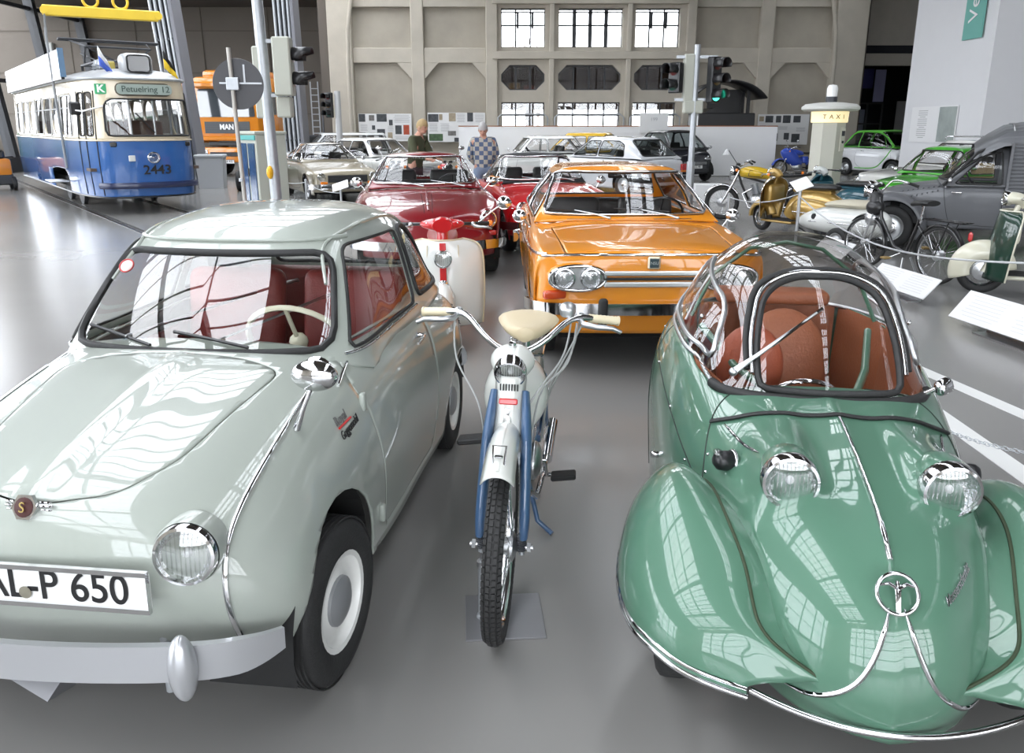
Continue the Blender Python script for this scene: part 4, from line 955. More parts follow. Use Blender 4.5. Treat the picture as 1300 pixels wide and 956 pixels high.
# ================================================================ two-wheeler toolkit
def spoked(parent, c, Ro, tr, name='tyre', steer=0., n=32, rimm=None, white=False, hubr=.05, hubw=.08, knobs=False):
    """tyre of outer radius Ro and section radius tr, rim, hub and spokes; axle along y"""
    Rc = Ro-tr
    q = MB().torus((0, 0, 0), Rc, tr, (0, 1, 0), 56, 14); o = q.build(name, TYRE, parent, 60); o.location = c; o.rotation_euler.z = steer
    if knobs:
        q = MB()
        nn = 92
        for i in range(nn):
            a = 2*math.pi*i/nn
            for k, (dy, dr) in enumerate([(-.75, .66), (-.27, .97), (.27, .97), (.75, .66)]):
                aa = a+(math.pi/nn if k in (1, 2) else 0)
                M = Matrix.Rotation(-aa, 4, 'Y') @ Matrix.Translation((Rc+tr*dr, dy*tr, 0)) @ Matrix.Rotation(dy*.75, 4, 'Z')
                q.box((0, 0, 0), (.009, tr*.40, .014), 0, rot=None) if False else q.add([(sx*.0045, sy*tr*.19, sz*.0078) for sx in (-1, 1) for sy in (-1, 1) for sz in (-1, 1)], [[0, 1, 3, 2], [4, 6, 7, 5], [0, 4, 5, 1], [2, 3, 7, 6], [0, 2, 6, 4], [1, 5, 7, 3]], M)
        q.build('tread_blocks', TYRE, o, 0)['kind'] = 'stuff'
    w = tr*.75
    MB().lathe([(Rc-tr*.75, -w), (Rc-tr*.95, -w*.6), (Rc-tr*1.05, 0), (Rc-tr*.95, w*.6), (Rc-tr*.75, w)], (0, 0, 0), (0, 1, 0), 48, caps=False).build('rim', rimm or CHROME, o, 60)
    MB().lathe([(.008, -hubw*.7), (hubr*.6, -hubw*.6), (hubr, -hubw*.5), (hubr, -hubw*.38), (hubr*.6, -hubw*.3), (hubr*.6, hubw*.3), (hubr, hubw*.38), (hubr, hubw*.5), (hubr*.6, hubw*.6), (.008, hubw*.7)], (0, 0, 0), (0, 1, 0), 24).build('hub', ALU, o, 50)
    q = MB()
    for i in range(n):
        a = 2*math.pi*i/n; b = a+(.35 if (i//2) % 2 else -.35); s = 1 if i % 2 else -1
        q.tube([(hubr*.85*math.cos(b), s*hubw*.42, hubr*.85*math.sin(b)), ((Rc-tr*.95)*math.cos(a), s*.004, (Rc-tr*.95)*math.sin(a))], .0013, 4)
    q.build('spokes', CHROME, o, 0)['kind'] = 'stuff'
    return o
def fender_strip(parent, c, Ro, wd, a0, a1, m, name='mudguard', drop=.03, n=30, flare=0.):
    """mudguard around the y axle from angle a0 to a1 (degrees, 0 = forwards, 90 = up)"""
    V = []; F = []; m_ = 8
    for i in range(n+1):
        a = R(a0+(a1-a0)*i/n)
        for k in range(m_+1):
            t = -1+2*k/m_; r = Ro-drop*abs(t)**2.4; wy = wd*t*(1+flare*(1-i/n))
            V.append((c[0]+r*math.cos(a), c[1]+wy, c[2]+r*math.sin(a)))
    for i in range(n):
        for k in range(m_): F.append([i*(m_+1)+k, i*(m_+1)+k+1, (i+1)*(m_+1)+k+1, (i+1)*(m_+1)+k])
    return MB().add(V, F).build(name, m, parent, 60, solid=-.003)
def loft(secs, n=40, m=20, close=False):
    """closed tube through elliptical sections (centre, ry, rz, exponent) along x/any path; section plane spanned by y and a given normal"""
    V = []; F = []
    A = np.array([[*s[0], s[1], s[2]] for s in secs], float); D = spl(A, n)
    for i in range(n):
        t = D[min(i+1, n-1), :3]-D[max(i-1, 0), :3]; t = Vector(t).normalized(); up = Vector((0, 1, 0)).cross(t) if abs(t.y) < .99 else Vector((0, 0, 1)); up = -up.normalized() if up.z < 0 else up.normalized()
        e = 2/ (secs[0][3] if len(secs[0]) > 3 else 2.)
        for k in range(m):
            a = 2*math.pi*k/m; ca, sa = math.cos(a), math.sin(a)
            y = max(D[i, 3], 1e-4)*math.copysign(abs(ca)**e, ca); z = max(D[i, 4], 1e-4)*math.copysign(abs(sa)**e, sa)
            V.append(Vector(D[i, :3])+Vector((0, y, 0))+up*z)
    for i in range(n-1):
        for k in range(m): F.append([i*m+k, i*m+(k+1) % m, (i+1)*m+(k+1) % m, (i+1)*m+k])
    F.append(list(range(m))[::-1]); F.append([(n-1)*m+k for k in range(m)])
    return V, F
def grips(parent, path, r, m, gm, gl=.12, gr=.016, levers=True, name='handlebar'):
    P = spl(np.array(path, float), 40); o = MB().tube(P, r, 8).build(name, m, parent, 60)
    for e in (0, -1):
        a = Vector(P[e]); d = (Vector(P[e])-Vector(P[2 if e == 0 else -3])).normalized()
        pr = [(gr*.85, 0), (gr, .006)]
        for k in range(8): pr += [(gr*1.02, gl*(k+.2)/8), (gr*.93, gl*(k+.6)/8)]
        pr += [(gr*1.12, gl-.006), (gr*1.1, gl), (0, gl+.004)]
        MB().lathe(pr, a-d*gl*.9, d, 16).build('grip', gm, o, 60)
        if levers:
            s = 1 if a.y > 0 else -1; b = a-d*gl*1.15
            MB().ell(b, (.022, .02, .018), 10, 8).tube([b+Vector((.01, 0, -.005)), b+Vector((.055, s*.01, -.012)), b+Vector((.070, s*.06, -.016)), b+Vector((.062, s*.115, -.02)), b+Vector((.052, s*.145, -.035))], [.008, .008, .0075, .006, .005], 8, flat=1.5).build('brake_lever', ALU, o, 60)
    return o
# ================================================================ white and blue moped in the middle
MW = paint('cream_white_paint', (.62, .63, .59)); MBL = paint('steel_blue_paint', (.045, .10, .20)); IVO = mat('ivory_grip', (.66, .58, .40), .45)
T = thing('moped', 'white and blue moped with cream saddle and ivory grips in the middle foreground', 'moped', (.012, 2.93, 0), R(-95.5))
T.rotation_euler.x = R(-1.6)
fx_ = .585
spoked(T, (fx_, 0, .315), .312, .031, knobs=True, steer=R(0), n=36)
spoked(T, (-.585, 0, .315), .312, .031, n=36, knobs=False)
# front fork : pressed steel legs, blue
for s in (-1, 1):
    V, F = loft([((.42, s*.052, .80), .014, .03), ((.49, s*.064, .67), .019, .040), ((.535, s*.069, .54), .019, .040), ((.575, s*.073, .42), .018, .034), ((.59, s*.073, .350), .014, .026)], 24, 12)
    o = MB().add(V, F).build('fork_leg', MBL, T, 60)
    q = MB()
    for k in range(7): q.torus((.585, s*.066, .335-.008*k+.02), .014, .0035, (0, 0, 1), 14, 5)
    q.build('fork_spring', DSTEEL, o, 60)
    MB().tube([(.585, s*.066, .36), (.588, s*.068, .29)], .010, 8).build('fork_link', STEEL, o, 60)
    MB().cyl((.585, s*.03, .315), (.585, s*.105, .315), .008, n=8).cyl((.585, s*.086, .315), (.585, s*.098, .315), .017, n=6).build('axle_nut', ALU, o, 40)
# stem cowl (white pressed panel), slots, badge
V = []; F = []
rows_ = [(.435, .86, .050), (.455, .80, .048), (.475, .74, .048), (.498, .68, .054), (.520, .62, .060)]
D = spl(np.array([[a, b, c] for a, b, c in rows_]), 24)
for x, z, w_ in D:
    for t in np.linspace(-1, 1, 11): V.append((x-.045*abs(t)**3+.012*(1-t*t), w_*t, z))
for i in range(23):
    for k in range(10): F.append([i*11+k, i*11+k+1, (i+1)*11+k+1, (i+1)*11+k])
cw = MB().add(V, F).build('stem_cowl', MW, T, 60, solid=.004)
for k in range(-3, 4):
    MB().box((.463, k*.0095, .828), (.006, .0045, .022)).build('vent_slot', BLACK, cw, 0)
MB().box((.482, 0, .785), (.008, .062, .020), .004, rot=rotm(0, R(-18), 0)).build('red_badge', mat('badge_red', (.55, .02, .02), .3, coat=.8), cw, 0)
MB().prism([(-.012, .012), (.012, .012), (0, -.022)], 0, .004, 'x', Matrix.Translation((.487, 0, .752))).build('crest', CHROME, cw, 0)
MB().ell((.499, 0, .722), (.004, .014, .022), 12, 8).build('crest_shield', mat('pale_metal_badge', (.6, .6, .58), .3, .6), cw, 60)
MB().box((.520, 0, .675), (.004, .045, .016)).build('number_tag', mat('grey_tag', (.45, .5, .55), .4), cw, 0)
# front mudguard
f = fender_strip(T, (fx_-.01, 0, .315), .410, .040, 57, 124, MW, 'front_mudguard', .045, flare=.25)
MB().tube([(fx_-.01+.413*math.cos(R(a)), 0, .315+.413*math.sin(R(a))) for a in range(60, 120, 4)], .006, 6, flat=.6).build('mudguard_ridge', MW, f, 60)
a = R(66); p = Vector((fx_-.01+.413*math.cos(a), 0, .315+.413*math.sin(a)))
MB().sweep([(-.003, -.003), (.003, -.003), (.003, .003), (-.003, .003)], [p+Vector((-.022+.004*0, y, .036)) if t else p+Vector((.020, y, -.028)) for t, y in ((1, -.02), (0, -.017), (0, .017), (1, .02))], up=(1, 0, .5), closed=True).box(p+Vector((.004, 0, .012)), (.010, .026, .010), .003).box(p+Vector((.012, 0, -.018)), (.006, .030, .010), .003).build('mudguard_badge', CHROME, f, 0)
# head: lamp nacelle
V, F = loft([((.30, 0, .885), .030, .030), ((.34, 0, .89), .074, .056), ((.39, 0, .885), .068, .058), ((.425, 0, .877), .054, .050)], 20, 20)
hn = MB().add(V, F).build('lamp_nacelle', MW, T, 60)
headlamp(T, (.440, 0, .872), .052, (1, 0, -.42), depth=.04)
MB().lathe([(.010, 0), (.014, .004), (.012, .02), (0, .022)], (.38, .0, .94), (.1, 0, 1), 12).build('ignition_lock', CHROME, hn, 60)
# handlebar with grips, levers, speedometer, cables
hb = grips(T, [(.105, -.35, .985), (.13, -.27, .995), (.18, -.19, 1.0), (.24, -.12, .95), (.27, -.05, .905), (.275, 0, .895), (.27, .05, .905), (.24, .12, .95), (.18, .19, 1.0), (.13, .27, .995), (.105, .35, .985)], .0115, CHROME, IVO, gl=.115, gr=.0165)
MB().lathe([(.0, -.02), (.028, -.016), (.030, .012), (.024, .02), (0, .022)], (.16, .175, 1.03), (.3, -.1, .9), 18).build('speedometer', ALU, hb, 50)
for (a_, b_, c_, d_) in [((.17, -.23, .985), (.30, -.20, .86), (.42, -.11, .76), (.47, -.075, .60)), ((.17, .21, .985), (.26, .18, .85), (.36, .10, .78), (.47, .075, .56)), ((.17, .19, 1.0), (.30, .17, .90), (.40, .11, .83), (.44, .055, .74)), ((.16, .23, .98), (.18, .17, .85), (.15, .12, .72), (.08, .10, .50)), ((.16, .22, .99), (.12, .19, .85), (.06, .12, .68), (.0, .09, .45))]:
    MB().tube(spl(np.array([a_, b_, c_, d_]), 20), .0035, 5).build('control_cable', mat('grey_cable', (.28, .29, .28), .4), hb, 60)
# tank / frame beam, legshield-like white tank, blue frame
V, F = loft([((.30, 0, .70), .03, .09), ((.24, 0, .71), .105, .135), ((.12, 0, .70), .118, .14), ((-.02, 0, .665), .105, .12), ((-.14, 0, .62), .06, .07)], 36, 24)
tk = MB().add(V, F).build('fuel_tank', MW, T, 60)
for s in (-1, 1): MB().box((.10, s*.118, .70), (.05, .004, .02), .002).build('tank_badge', CHROME, tk, 0)
MB().lathe([(.02, 0), (.026, .006), (.024, .018), (0, .02)], (.14, 0, .84), (0, 0, 1), 16).build('fuel_cap', CHROME, tk, 60)
V, F = loft([((.36, 0, .80), .030, .05), ((.26, 0, .64), .06, .075), ((.12, 0, .535), .075, .07), ((-.06, 0, .50), .07, .07), ((-.26, 0, .56), .05, .07), ((-.42, 0, .62), .045, .05)], 36, 16)
MB().add(V, F).build('frame_beam', MBL, T, 60)
MB().tube([(.33, 0, .94), (.40, 0, .70)], .022, 10).build('steering_head', MBL, T, 60)
fender_strip(T, (-.585, 0, .315), .335, .055, 20, 190, MW, 'rear_mudguard', .05)
for s in (-1, 1):
    MB().tube([(-.20, s*.07, .38), (-.585, s*.075, .315)], .016, 8).build('rear_swing_arm', MBL, T, 60)
    MB().tube([(-.40, s*.07, .60), (-.585, s*.08, .30)], .018, 8).build('rear_strut', MBL, T, 60)
# saddle
V = []; F = []
prof_ = [(.115, .03, .0), (.09, .065, .0), (.03, .095, .0), (-.05, .122, .006), (-.12, .130, .012), (-.18, .10, .008), (-.20, .03, .0)]
D = spl(np.array(prof_), 24)
for x, w_, dz in D:
    for k in range(16): a = 2*math.pi*k/16; V.append((x-.28, w_*math.cos(a), .845+dz+(.028 if math.sin(a) > 0 else .035)*math.sin(a)))
for i in range(23):
    for k in range(16): F.append([i*16+k, i*16+(k+1) % 16, (i+1)*16+(k+1) % 16, (i+1)*16+k])
F += [list(range(16))[::-1], [23*16+k for k in range(16)]]
sd_ = MB().add(V, F).build('saddle', mat('cream_vinyl', (.60, .50, .33), .45, bump=.1, bscale=90), T, 60)
MB().cyl((-.30, 0, .58), (-.30, 0, .82), .016, n=10).build('seat_post', CHROME, sd_, 60)
for s in (-1, 1):
    q = MB()
    for k in range(6): q.torus((-.36, s*.06, .765+.012*k), .016, .003, (0, 0, 1), 12, 4)
    q.build('saddle_spring', CHROME, sd_, 60)
MB().box((-.52, 0, .70), (.30, .14, .015), .004).build('luggage_rack', CHROME, T, 0)
# engine, cylinder, pedals, stand, exhaust, chain guard
en = MB().ell((-.02, .0, .36), (.13, .07, .095), 20, 14).ell((.0, .065, .37), (.095, .035, .075), 18, 12).ell((-.10, .06, .34), (.08, .035, .065), 18, 12).build('engine', ALU, T, 60)
q = MB().cyl((.05, 0, .40), (.17, 0, .47), .030, n=12)
for k in range(7):
    t = k/6; q.lathe([(.048, 0), (.048, .004)], (.07+.085*t, 0, .412+.05*t), (.86, 0, .5), 20)
q.build('cylinder_fins', STEEL, en, 40)
MB().tube([(.14, .03, .43), (.20, .05, .34), (.10, .09, .26), (-.2, .10, .24), (-.45, .11, .26)], .012, 8).tube([(-.3, .105, .245), (-.66, .115, .28)], .026, 10).build('exhaust', CHROME, T, 60)
for s, x1, z1 in ((-1, .03, .455), (1, -.13, .25)):
    o = MB().tube([(-.05, s*.075, .345), (-.05, s*.105, .345), (x1*.9-.005, s*.115, z1), (x1, s*.13, z1)], .009, 8).build('pedal_crank', CHROME, T, 60)
    MB().box((x1, s*.185, z1), (.065, .105, .024), .006, rot=rotm(.15, 0, 0)).build('pedal', RUBBER, o, 0)
MB().tube([(-.06, -.03, .30), (-.10, -.085, .05), (-.06, -.12, .02)], .011, 8).tube([(-.06, .03, .30), (-.10, .085, .05), (-.06, .15, .015)], .011, 8).build('centre_stand', MBL, T, 60)
MB().box((-.34, .055, .36), (.5, .02, .08), .01).build('chain_guard', MBL, T, 60)
# display holder: floor plate and post gripping the axle
H_ = thing('display_stand', 'grey steel floor plate with upright post holding the front wheel of the moped', 'stand', (.015, 2.44, 0), R(4))
MB().box((-.045, -.03, .004), (.27, .26, .007), .001).build('base_plate', mat('grey_steel_plate', (.26, .26, .27), .4, .6), H_, 0)
MB().cyl((-.118, -.03, .008), (-.118, -.03, .215), .0165, n=16).lathe([(.024, .008), (.022, .016), (.0165, .02)], (-.118, -.03, 0), (0, 0, 1), 16).build('post', STEEL, H_, 40)
MB().cyl((-.118, -.03, .21), (-.116, -.06, .30), .010, n=10).ell((-.116, -.062, .302), (.016, .016, .016), 10, 8).lathe([(.020, 0), (.020, .02)], (-.118, -.03, .205), (0, 0, 1), 16).build('clamp', ALU, H_, 40)
# ================================================================ generic saloon / coupe builder
def lerp(tab, x):
    a = sorted(tab); return float(np.interp(x, [p[0] for p in a], [p[1] for p in a]))
def body_net(s):
    xf, xr, W, zs, z0 = s['xf'], s['xr'], s['W'], s['sill'], s.get('z0', .28); top = s['top']; sh = s['sh']; wt = s.get('w', [(xf, W*.94), (xf-.6, W), (xr+.6, W), (xr, W*.93)])
    bulge, cr = s.get('bulge', .08), s.get('crown', .04); net = []
    def end(x_, sgn, z1, bl, rake):
        rows = []; w = lerp(wt, x_); shz = lerp(sh, x_)
        for t in (0, .33, .66, 1.):
            z = z0+(z1-z0)*t; xo = rake*(t**2)+(.02 if t == 0 else 0); r = []
            for k, fy in enumerate((0, .3, .58, .8)): r.append((x_-sgn*(xo+bl*(fy**2)), w*fy, z-cr*fy**2*(t**3)))
            r.append((x_-sgn*(xo+bl+.035), w*.96, z0+(shz-.05-z0)*t))
            r.append((x_-sgn*(xo+bl+.11+.04*t), w, z0+(.5*(shz+zs)-z0)*t*.95))
            r.append((x_-sgn*(bl+.20+.10*t), w*.97, zs+(z0-zs)*(1-t)*.5))
            rows.append(r)
        return rows
    net += end(xf, 1, lerp(top, xf)-.05, bulge, s.get('rakef', .03))
    n = s.get('rows', 9)
    for x in np.linspace(xf-.13-bulge*.3, xr+.13+bulge*.3, n):
        w = lerp(wt, x); z = lerp(top, x); h = lerp(sh, x)
        edge = bulge*.6*max(0, 1-abs(x-(xf-.13))/.5)-bulge*.6*max(0, 1-abs(x-(xr+.13))/.5)
        net.append([(x, 0, z), (x, .3*w, z-cr*.1), (x-edge*.3, .58*w, z-cr*.4), (x-edge*.6, .82*w, z-cr), (x-edge, w*.985, h), (x-edge, w, .5*(h+zs)), (x-edge, w*.96, zs)])
    net += end(xr, -1, lerp(top, xr)-.05, s.get('bulger', bulge), s.get('raker', .03))[::-1]
    return net
def cabin_net(s):
    bf, tf, tr, br = s['cab']; zb, zr, Wb, Wt = s['belt'], s['roof'], s['Wb'], s['Wt']; c = s.get('rcrown', .04); wrap = s.get('wrap', .10); net = []; zf = s.get('cowl', zb+.03)
    def row(x, z, w, zl, wl, wr, fr):
        return [(x, 0, z), (x-wr*.22, .45*w, z-c*.25*fr), (x-wr*.75, .84*w, z-c*fr), (x-wr*1.0, w*.98, z-c*fr-(z-zl)*.22), (x-wr*1.05, (w+wl)/2+.005, zl+(z-zl)*.42), (x-wr*1.1, wl, zl)]
    net.append(row(bf, zf, Wb*.95, zb, Wb, wrap, .5))
    net.append(row(bf+(tf-bf)*.5+.02, zf+(zr-zf)*.52, (Wb+Wt)/2*.97, zb, Wb, wrap*.95, .8))
    net.append(row(tf+.02, zr-.03, Wt, zb, Wb, wrap*.8, 1))
    net.append(row(tf-.12, zr-.004, Wt, zb, Wb, wrap*.4, 1))
    for f in (.33, .66): net.append(row(tf+(tr-tf)*f, zr, Wt, zb, Wb, 0, 1))
    net.append(row(tr+.12, zr-.01, Wt*.98, zb, Wb, -wrap*.3, 1))
    net.append(row(tr-.03, zr-.05, Wt*.96, zb, Wb, -wrap*.6, 1))
    net.append(row(tr+(br-tr)*.55, zb+(zr-zb)*.5, (Wb+Wt)/2*.94, zb, Wb*.98, -wrap*.8, .8))
    net.append(row(br, zb+.01, Wb*.9, zb-.01, Wb*.95, -wrap*.8, .5))
    return net
def clipx(poly, a, b):
    def half(P, x, s):
        o = []
        for i in range(len(P)):
            p, q = P[i], P[(i+1) % len(P)]; ip = (p[0]-x)*s >= 0; iq = (q[0]-x)*s >= 0
            if ip: o.append(p)
            if ip != iq: t = (x-p[0])/(q[0]-p[0]); o.append((x, p[1]+(q[1]-p[1])*t))
        return o
    return half(half(poly, a, -1), b, 1)
def make_car(name, label, s, pose, pm, group=None, res=(70, 36), roofm=None, cat='car'):
    T = thing(name, label, cat, (pose[0], pose[1], pose[3] if len(pose) > 3 else 0), R(pose[2]), group)
    B = Shell(body_net(s), res[0], res[1], T, 3); W = s['W']
    ax = s['axles']; wr = s.get('wr', .29); ar = s.get('arch', wr+.05)
    for x in ax: B.arch(x, wr+.005, ar, W*.55)
    cap = s.get('Wb', W*.8)
    T['shell'] = 0
    for (nm, poly, axis, sgn, lim, r, m) in s.get('panels', []): B.panel(nm, poly, axis, sgn, lim, m or pm, gap=s.get('gap', .004), r=r)
    if 'cab' in s:
        bf, tf, tr, br = s['cab']; wb = s['Wb']-.06; B.cut(fillet([(bf-.14, -wb+.03), (bf-.14, wb-.03), ((tf+tr)/2, wb+.01), (br+.16, wb-.03), (br+.16, -wb+.03), ((tf+tr)/2, -wb-.01)], .06), 'z', 1, s['belt']-.22)
    bodyo = B.build('body', pm, .01)
    wells(T, W*.97, ax, ar+.012, .24, wr)
    MB().box((0, 0, s['sill']+.08), (s['xf']-s['xr']-.5, W*1.15, .08)).build('floor_pan', DARK, T, 0)
    if not s.get('sidex'):
        for x in (s['xf']-.32, s['xr']+.32): MB().box((x, 0, s['sill']+.16), (.12, W*1.5, .3)).build('crossmember', DARK, T, 0)
    for x in ax:
        for sg in (-1, 1): wheel(T, (x, sg*(W-.12+s.get('track', 0)), wr), wr, s.get('tw', .16), sg, rim=(s.get('rim', .60),), rimm=s.get('rimm'), capr=s.get('capr', .5), capm=s.get('capm'), steer=s.get('steer', 0) if x > 0 else 0)
    C = None
    if 'cab' in s:
        C = Shell(cabin_net(s), res[0], res[1], T, 3); bf, tf, tr, br = s['cab']; zb, zr, Wb, Wt = s['belt'], s['roof'], s['Wb'], s['Wt']; rm = roofm or pm
        zt = zr-s.get('whead', .075); zl = s.get('cowl', zb+.03)+.03; g = s.get('gas', .012); tr_ = s.get('wtrim', 0)
        iw = s.get('iw', (.10, .07)); gl = s.get('glass', GLASS)
        mid = (tf+tr)/2
        C.window('windscreen', [(-Wb+iw[0], zl), (Wb-iw[0], zl), (Wt-iw[1], zt), (-Wt+iw[1], zt)], 'x', 1, mid, r=s.get('wrad', .05), gas=g, trim=tr_, gm=s.get('gasm'), glass=gl)
        if s.get('rearwin', True): C.window('rear_window', [(-Wb+iw[0]+.06, zb+.06), (Wb-iw[0]-.06, zb+.06), (Wt-iw[1]-.04, zt), (-Wt+iw[1]+.04, zt)], 'x', -1, -mid, r=.06, gas=g, trim=tr_, gm=s.get('gasm'), glass=gl)
        wp = s.get('wrap', .1); e = s.get('sideinset', .07); zt2 = zr-s.get('shead', .095); zb2 = zb+.035
        out = s.get('sideout') or [(bf-wp*1.1-e-.02, zb2), (tf-wp*.9-e*.6, zt2), (tr+wp*.5+e*.6, zt2), (br+wp+e, zb2)]
        cuts = s.get('pillars', []); xs_ = [99]+sorted(cuts, reverse=True)+[-99]
        for sg in (-1, 1):
            for k in range(len(xs_)-1):
                p = clipx(out, xs_[k]-.025, xs_[k+1]+.025)
                if len(p) > 2: C.window('side_window', p, 'y', sg, Wt*.5, r=s.get('srad', .03), gas=g*.8, trim=s.get('strim', 0), gm=s.get('gasm'), glass=s.get('sglass', gl))
        C.build('cabin_roof', rm, .012)
        sm = s.get('seatm', LEATHB)
        if s.get('seats', True):
            fs = s.get('seatx', (tf+tr)/2+.05)
            for sg in (-1, 1): seat(T, fs, sg*W*.42, zb-.42, W*.62, sm, h=s.get('seath', .60))
            if s.get('rearseat', True): MB().box((tr+.1, 0, zb-.15), (.16, W*1.4, .42), .05, seg=2).box((tr+.32, 0, zb-.34), (.42, W*1.4, .14), .05, seg=2).build('rear_bench', sm, T, 60)
        MB().box((bf-.20, 0, zb-.06), (.22, Wb*1.75, .14), .04, seg=2).build('dashboard', BLACK, T, 60)
        steering(T, (bf-.42, W*.42*s.get('drive', 1), zb+.02), .19, R(35), BLACK)
    return T, B, C
def chromebar(B, T, z, sg_x, W, m=CHROME, r=.012, name='chrome_moulding'):
    MB().tube(B.on([(y, z) for y in np.linspace(-W, W, 40)], 'x', sg_x, .004), r, 6).build(name, m, T, 60)
def sideline(B, pts, r, m, name='side_moulding', off=.003):
    for sg in (-1, 1): B.line(pts, 'y', sg, r, m, name, off, n=40)
def handle(B, T, x, z, m=CHROME):
    for sg in (-1, 1):
        p = B.on([(x, z)], 'y', sg, .012)
        if p: MB().box(p[0], (.12, .018, .02), .006, seg=2).build('door_handle', m, T, 60)
def seams(B, pts, m=None):
    for sg in (-1, 1): B.line(pts, 'y', sg, .0035, m or DARK, 'door_seam', -.001, n=30)
def grille_bars(T, x, y0, y1, z0, z1, n, m, back=BLACK, vertical=False, name='grille'):
    o = MB().box((x, (y0+y1)/2, (z0+z1)/2), (.02, y1-y0, z1-z0), .004).build(name, back, T, 0)
    for k in range(n):
        if vertical: y = y0+(y1-y0)*(k+.5)/n; MB().box((x+.012, y, (z0+z1)/2), (.008, .008, (z1-z0)*.94)).build('slat', m, o, 0)
        else: z = z0+(z1-z0)*(k+.5)/n; MB().box((x+.012, (y0+y1)/2, z), (.008, (y1-y0)*.96, .010)).build('slat', m, o, 0)
    return o
# ================================================================ orange saloon behind the moped
OR = paint('signal_orange_paint', (.66, .235, .012))
s = dict(xf=1.91, xr=-1.90, W=.80, sill=.20, z0=.30, top=[(1.91, .86), (1.6, .895), (.75, .945), (-.9, .94), (-1.4, .93), (-1.9, .82)], sh=[(1.91, .80), (.75, .86), (-1.9, .80)],
         w=[(1.91, .775), (1.5, .80), (-1.3, .80), (-1.9, .76)], bulge=.06, crown=.035, axles=(1.20, -1.08), wr=.285, rows=10, cab=(.80, .27, -.98, -1.38), belt=.915, cowl=.945, roof=1.345, Wb=.745, Wt=.575, wrap=.09,
         pillars=[-.26], iw=(.075, .045), whead=.06, wtrim=.009, gas=.011, strim=.007, seatm=LEATHB, seatx=.0, seath=.52, tw=.155, rimm=DSTEEL, res=None, rcrown=.035, bulger=.05,
         panels=[('door', [(.70, .885), (.72, .6), (.66, .24), (-.24, .24), (-.26, .6), (-.26, .885)], 'y', 1, .5, .05, None), ('door', [(.70, .885), (.72, .6), (.66, .24), (-.24, .24), (-.26, .6), (-.26, .885)], 'y', -1, .5, .05, None),
                 ('bonnet', [(1.82, -.58), (1.82, .58), (.92, .62), (.92, -.62)], 'z', 1, .8, .05, None)])
T, B, C = make_car('saloon_car', 'orange compact saloon with oval twin headlamps behind the moped', s, (.905, 7.07, -88.9), OR, res=(110, 60))
# chrome line round the nose and along the sides
xs_ = [(y, .862-.012*(abs(y)/.7)**3) for y in np.linspace(-.735, .735, 50)]
fl = B.on([(y, z-.03) for y, z in xs_], 'x', 1, .004); MB().tube(fl, .010, 6).build('nose_moulding', CHROME, T, 60)
sideline(B, [(1.80, .828), (1.3, .80), (.5, .77), (-.6, .75), (-1.6, .73)], .010, CHROME)
for sg in (-1, 1):    # oval lamp units
    c = Vector((1.915-.06*.4, sg*.505, .683)); el = [(.185*math.cos(a), .082*math.copysign(abs(math.sin(a))**.8, math.sin(a))) for a in np.linspace(0, 2*math.pi, 40, endpoint=False)]
    P = [c+Vector((-.055*(y*sg+.1)*2.2*0, y, z)) for y, z in el]
    hp = MB().add([tuple(p) for p in P], [list(range(40))]).build('headlamp_unit', mat('lamp_bowl_grey', (.45, .45, .45), .25, .6), T, 0)
    MB().tube([p+Vector((.012, 0, 0)) for p in P], .014, 8, closed=True).build('lamp_surround', CHROME, hp, 60)
    MB().tube([p+Vector((-.04, 0, 0)) for p in P]+[], .02, 6, closed=True).build('lamp_case', OR, hp, 60)
    for k in (-1, 1): headlamp(T, c+Vector((.020, k*.088, 0)), .070, n=24, depth=.03)
    MB().box((1.865, sg*.655, .567), (.06, .16, .062), .02, seg=3, rot=rotm(0, 0, -sg*.25)).build('turn_signal', AMBER if False else mat('orange_red_lens', (.55, .06, .01), .15, coat=1.), T, 60)
o = MB().box((1.905, 0, .715), (.03, .66, .032), .008).box((1.905, 0, .640), (.03, .66, .036), .008).build('grille_bars', mat('bright_grey_trim', (.62, .62, .62), .3, .6), T, 0)
MB().box((1.902, 0, .678), (.03, .66, .018), .004).build('grille_slot', BLACK, o, 0)
o = MB().box((1.905, 0, .785), (.02, .085, .085), .010).build('badge', mat('badge_frame', (.60, .52, .38), .3, .7), T, 0)
MB().box((1.916, 0, .785), (.008, .062, .062), .006).build('badge_face', mat('badge_dark', (.03, .05, .06), .3), o, 0); text('NSU', .028, (1.922, 0, .785), (R(90), 0, R(90)), ALU, o)
rounded_bar(T, [(1.66, -.83, .475), (1.86, -.76, .485), (1.96, -.55, .49), (1.985, 0, .49), (1.96, .55, .49), (1.86, .76, .485), (1.66, .83, .475)][::-1], .078, .045, CHROME, 'front_bumper')
rounded_bar(T, [(-1.66, -.83, .475), (-1.90, -.72, .485), (-1.97, 0, .49), (-1.90, .72, .485), (-1.66, .83, .475)], .10, .05, CHROME, 'rear_bumper')
for sg in (-1, 1): MB().box((2.015, sg*.345, .475), (.05, .062, .19), .022, seg=3).build('overrider', RUBBER, T, 60)
for sg in (-1, 1):
    q = MB()
    for k in range(26): q.box((.885, sg*.34+(k-13)*.0115, .962-.002), (.035, .005, .004))
    q.build('vent_louvre', BLACK, T, 0)['kind'] = 'stuff'
for py in (-.28, .26):
    wiper(T, (.865, py+.12, .965), (.72, py-.14, 1.01), (.015, .22, -.012), (.5, 0, .7))
for sg in (-1, 1):
    mirror_part(T, (.72, sg*.775, .88), (.70, sg*.86, .965), .058)
handle(B, T, -.14, .80)
MB().box((.28, 0, 1.26), (.02, .2, .05), .01).build('rear_view_mirror', BLACK, T, 60)
for sg in (-1, 1): MB().box((-1.88, sg*.6, .66), (.06, .16, .12), .02).build('tail_lamp', REDL, T, 0)
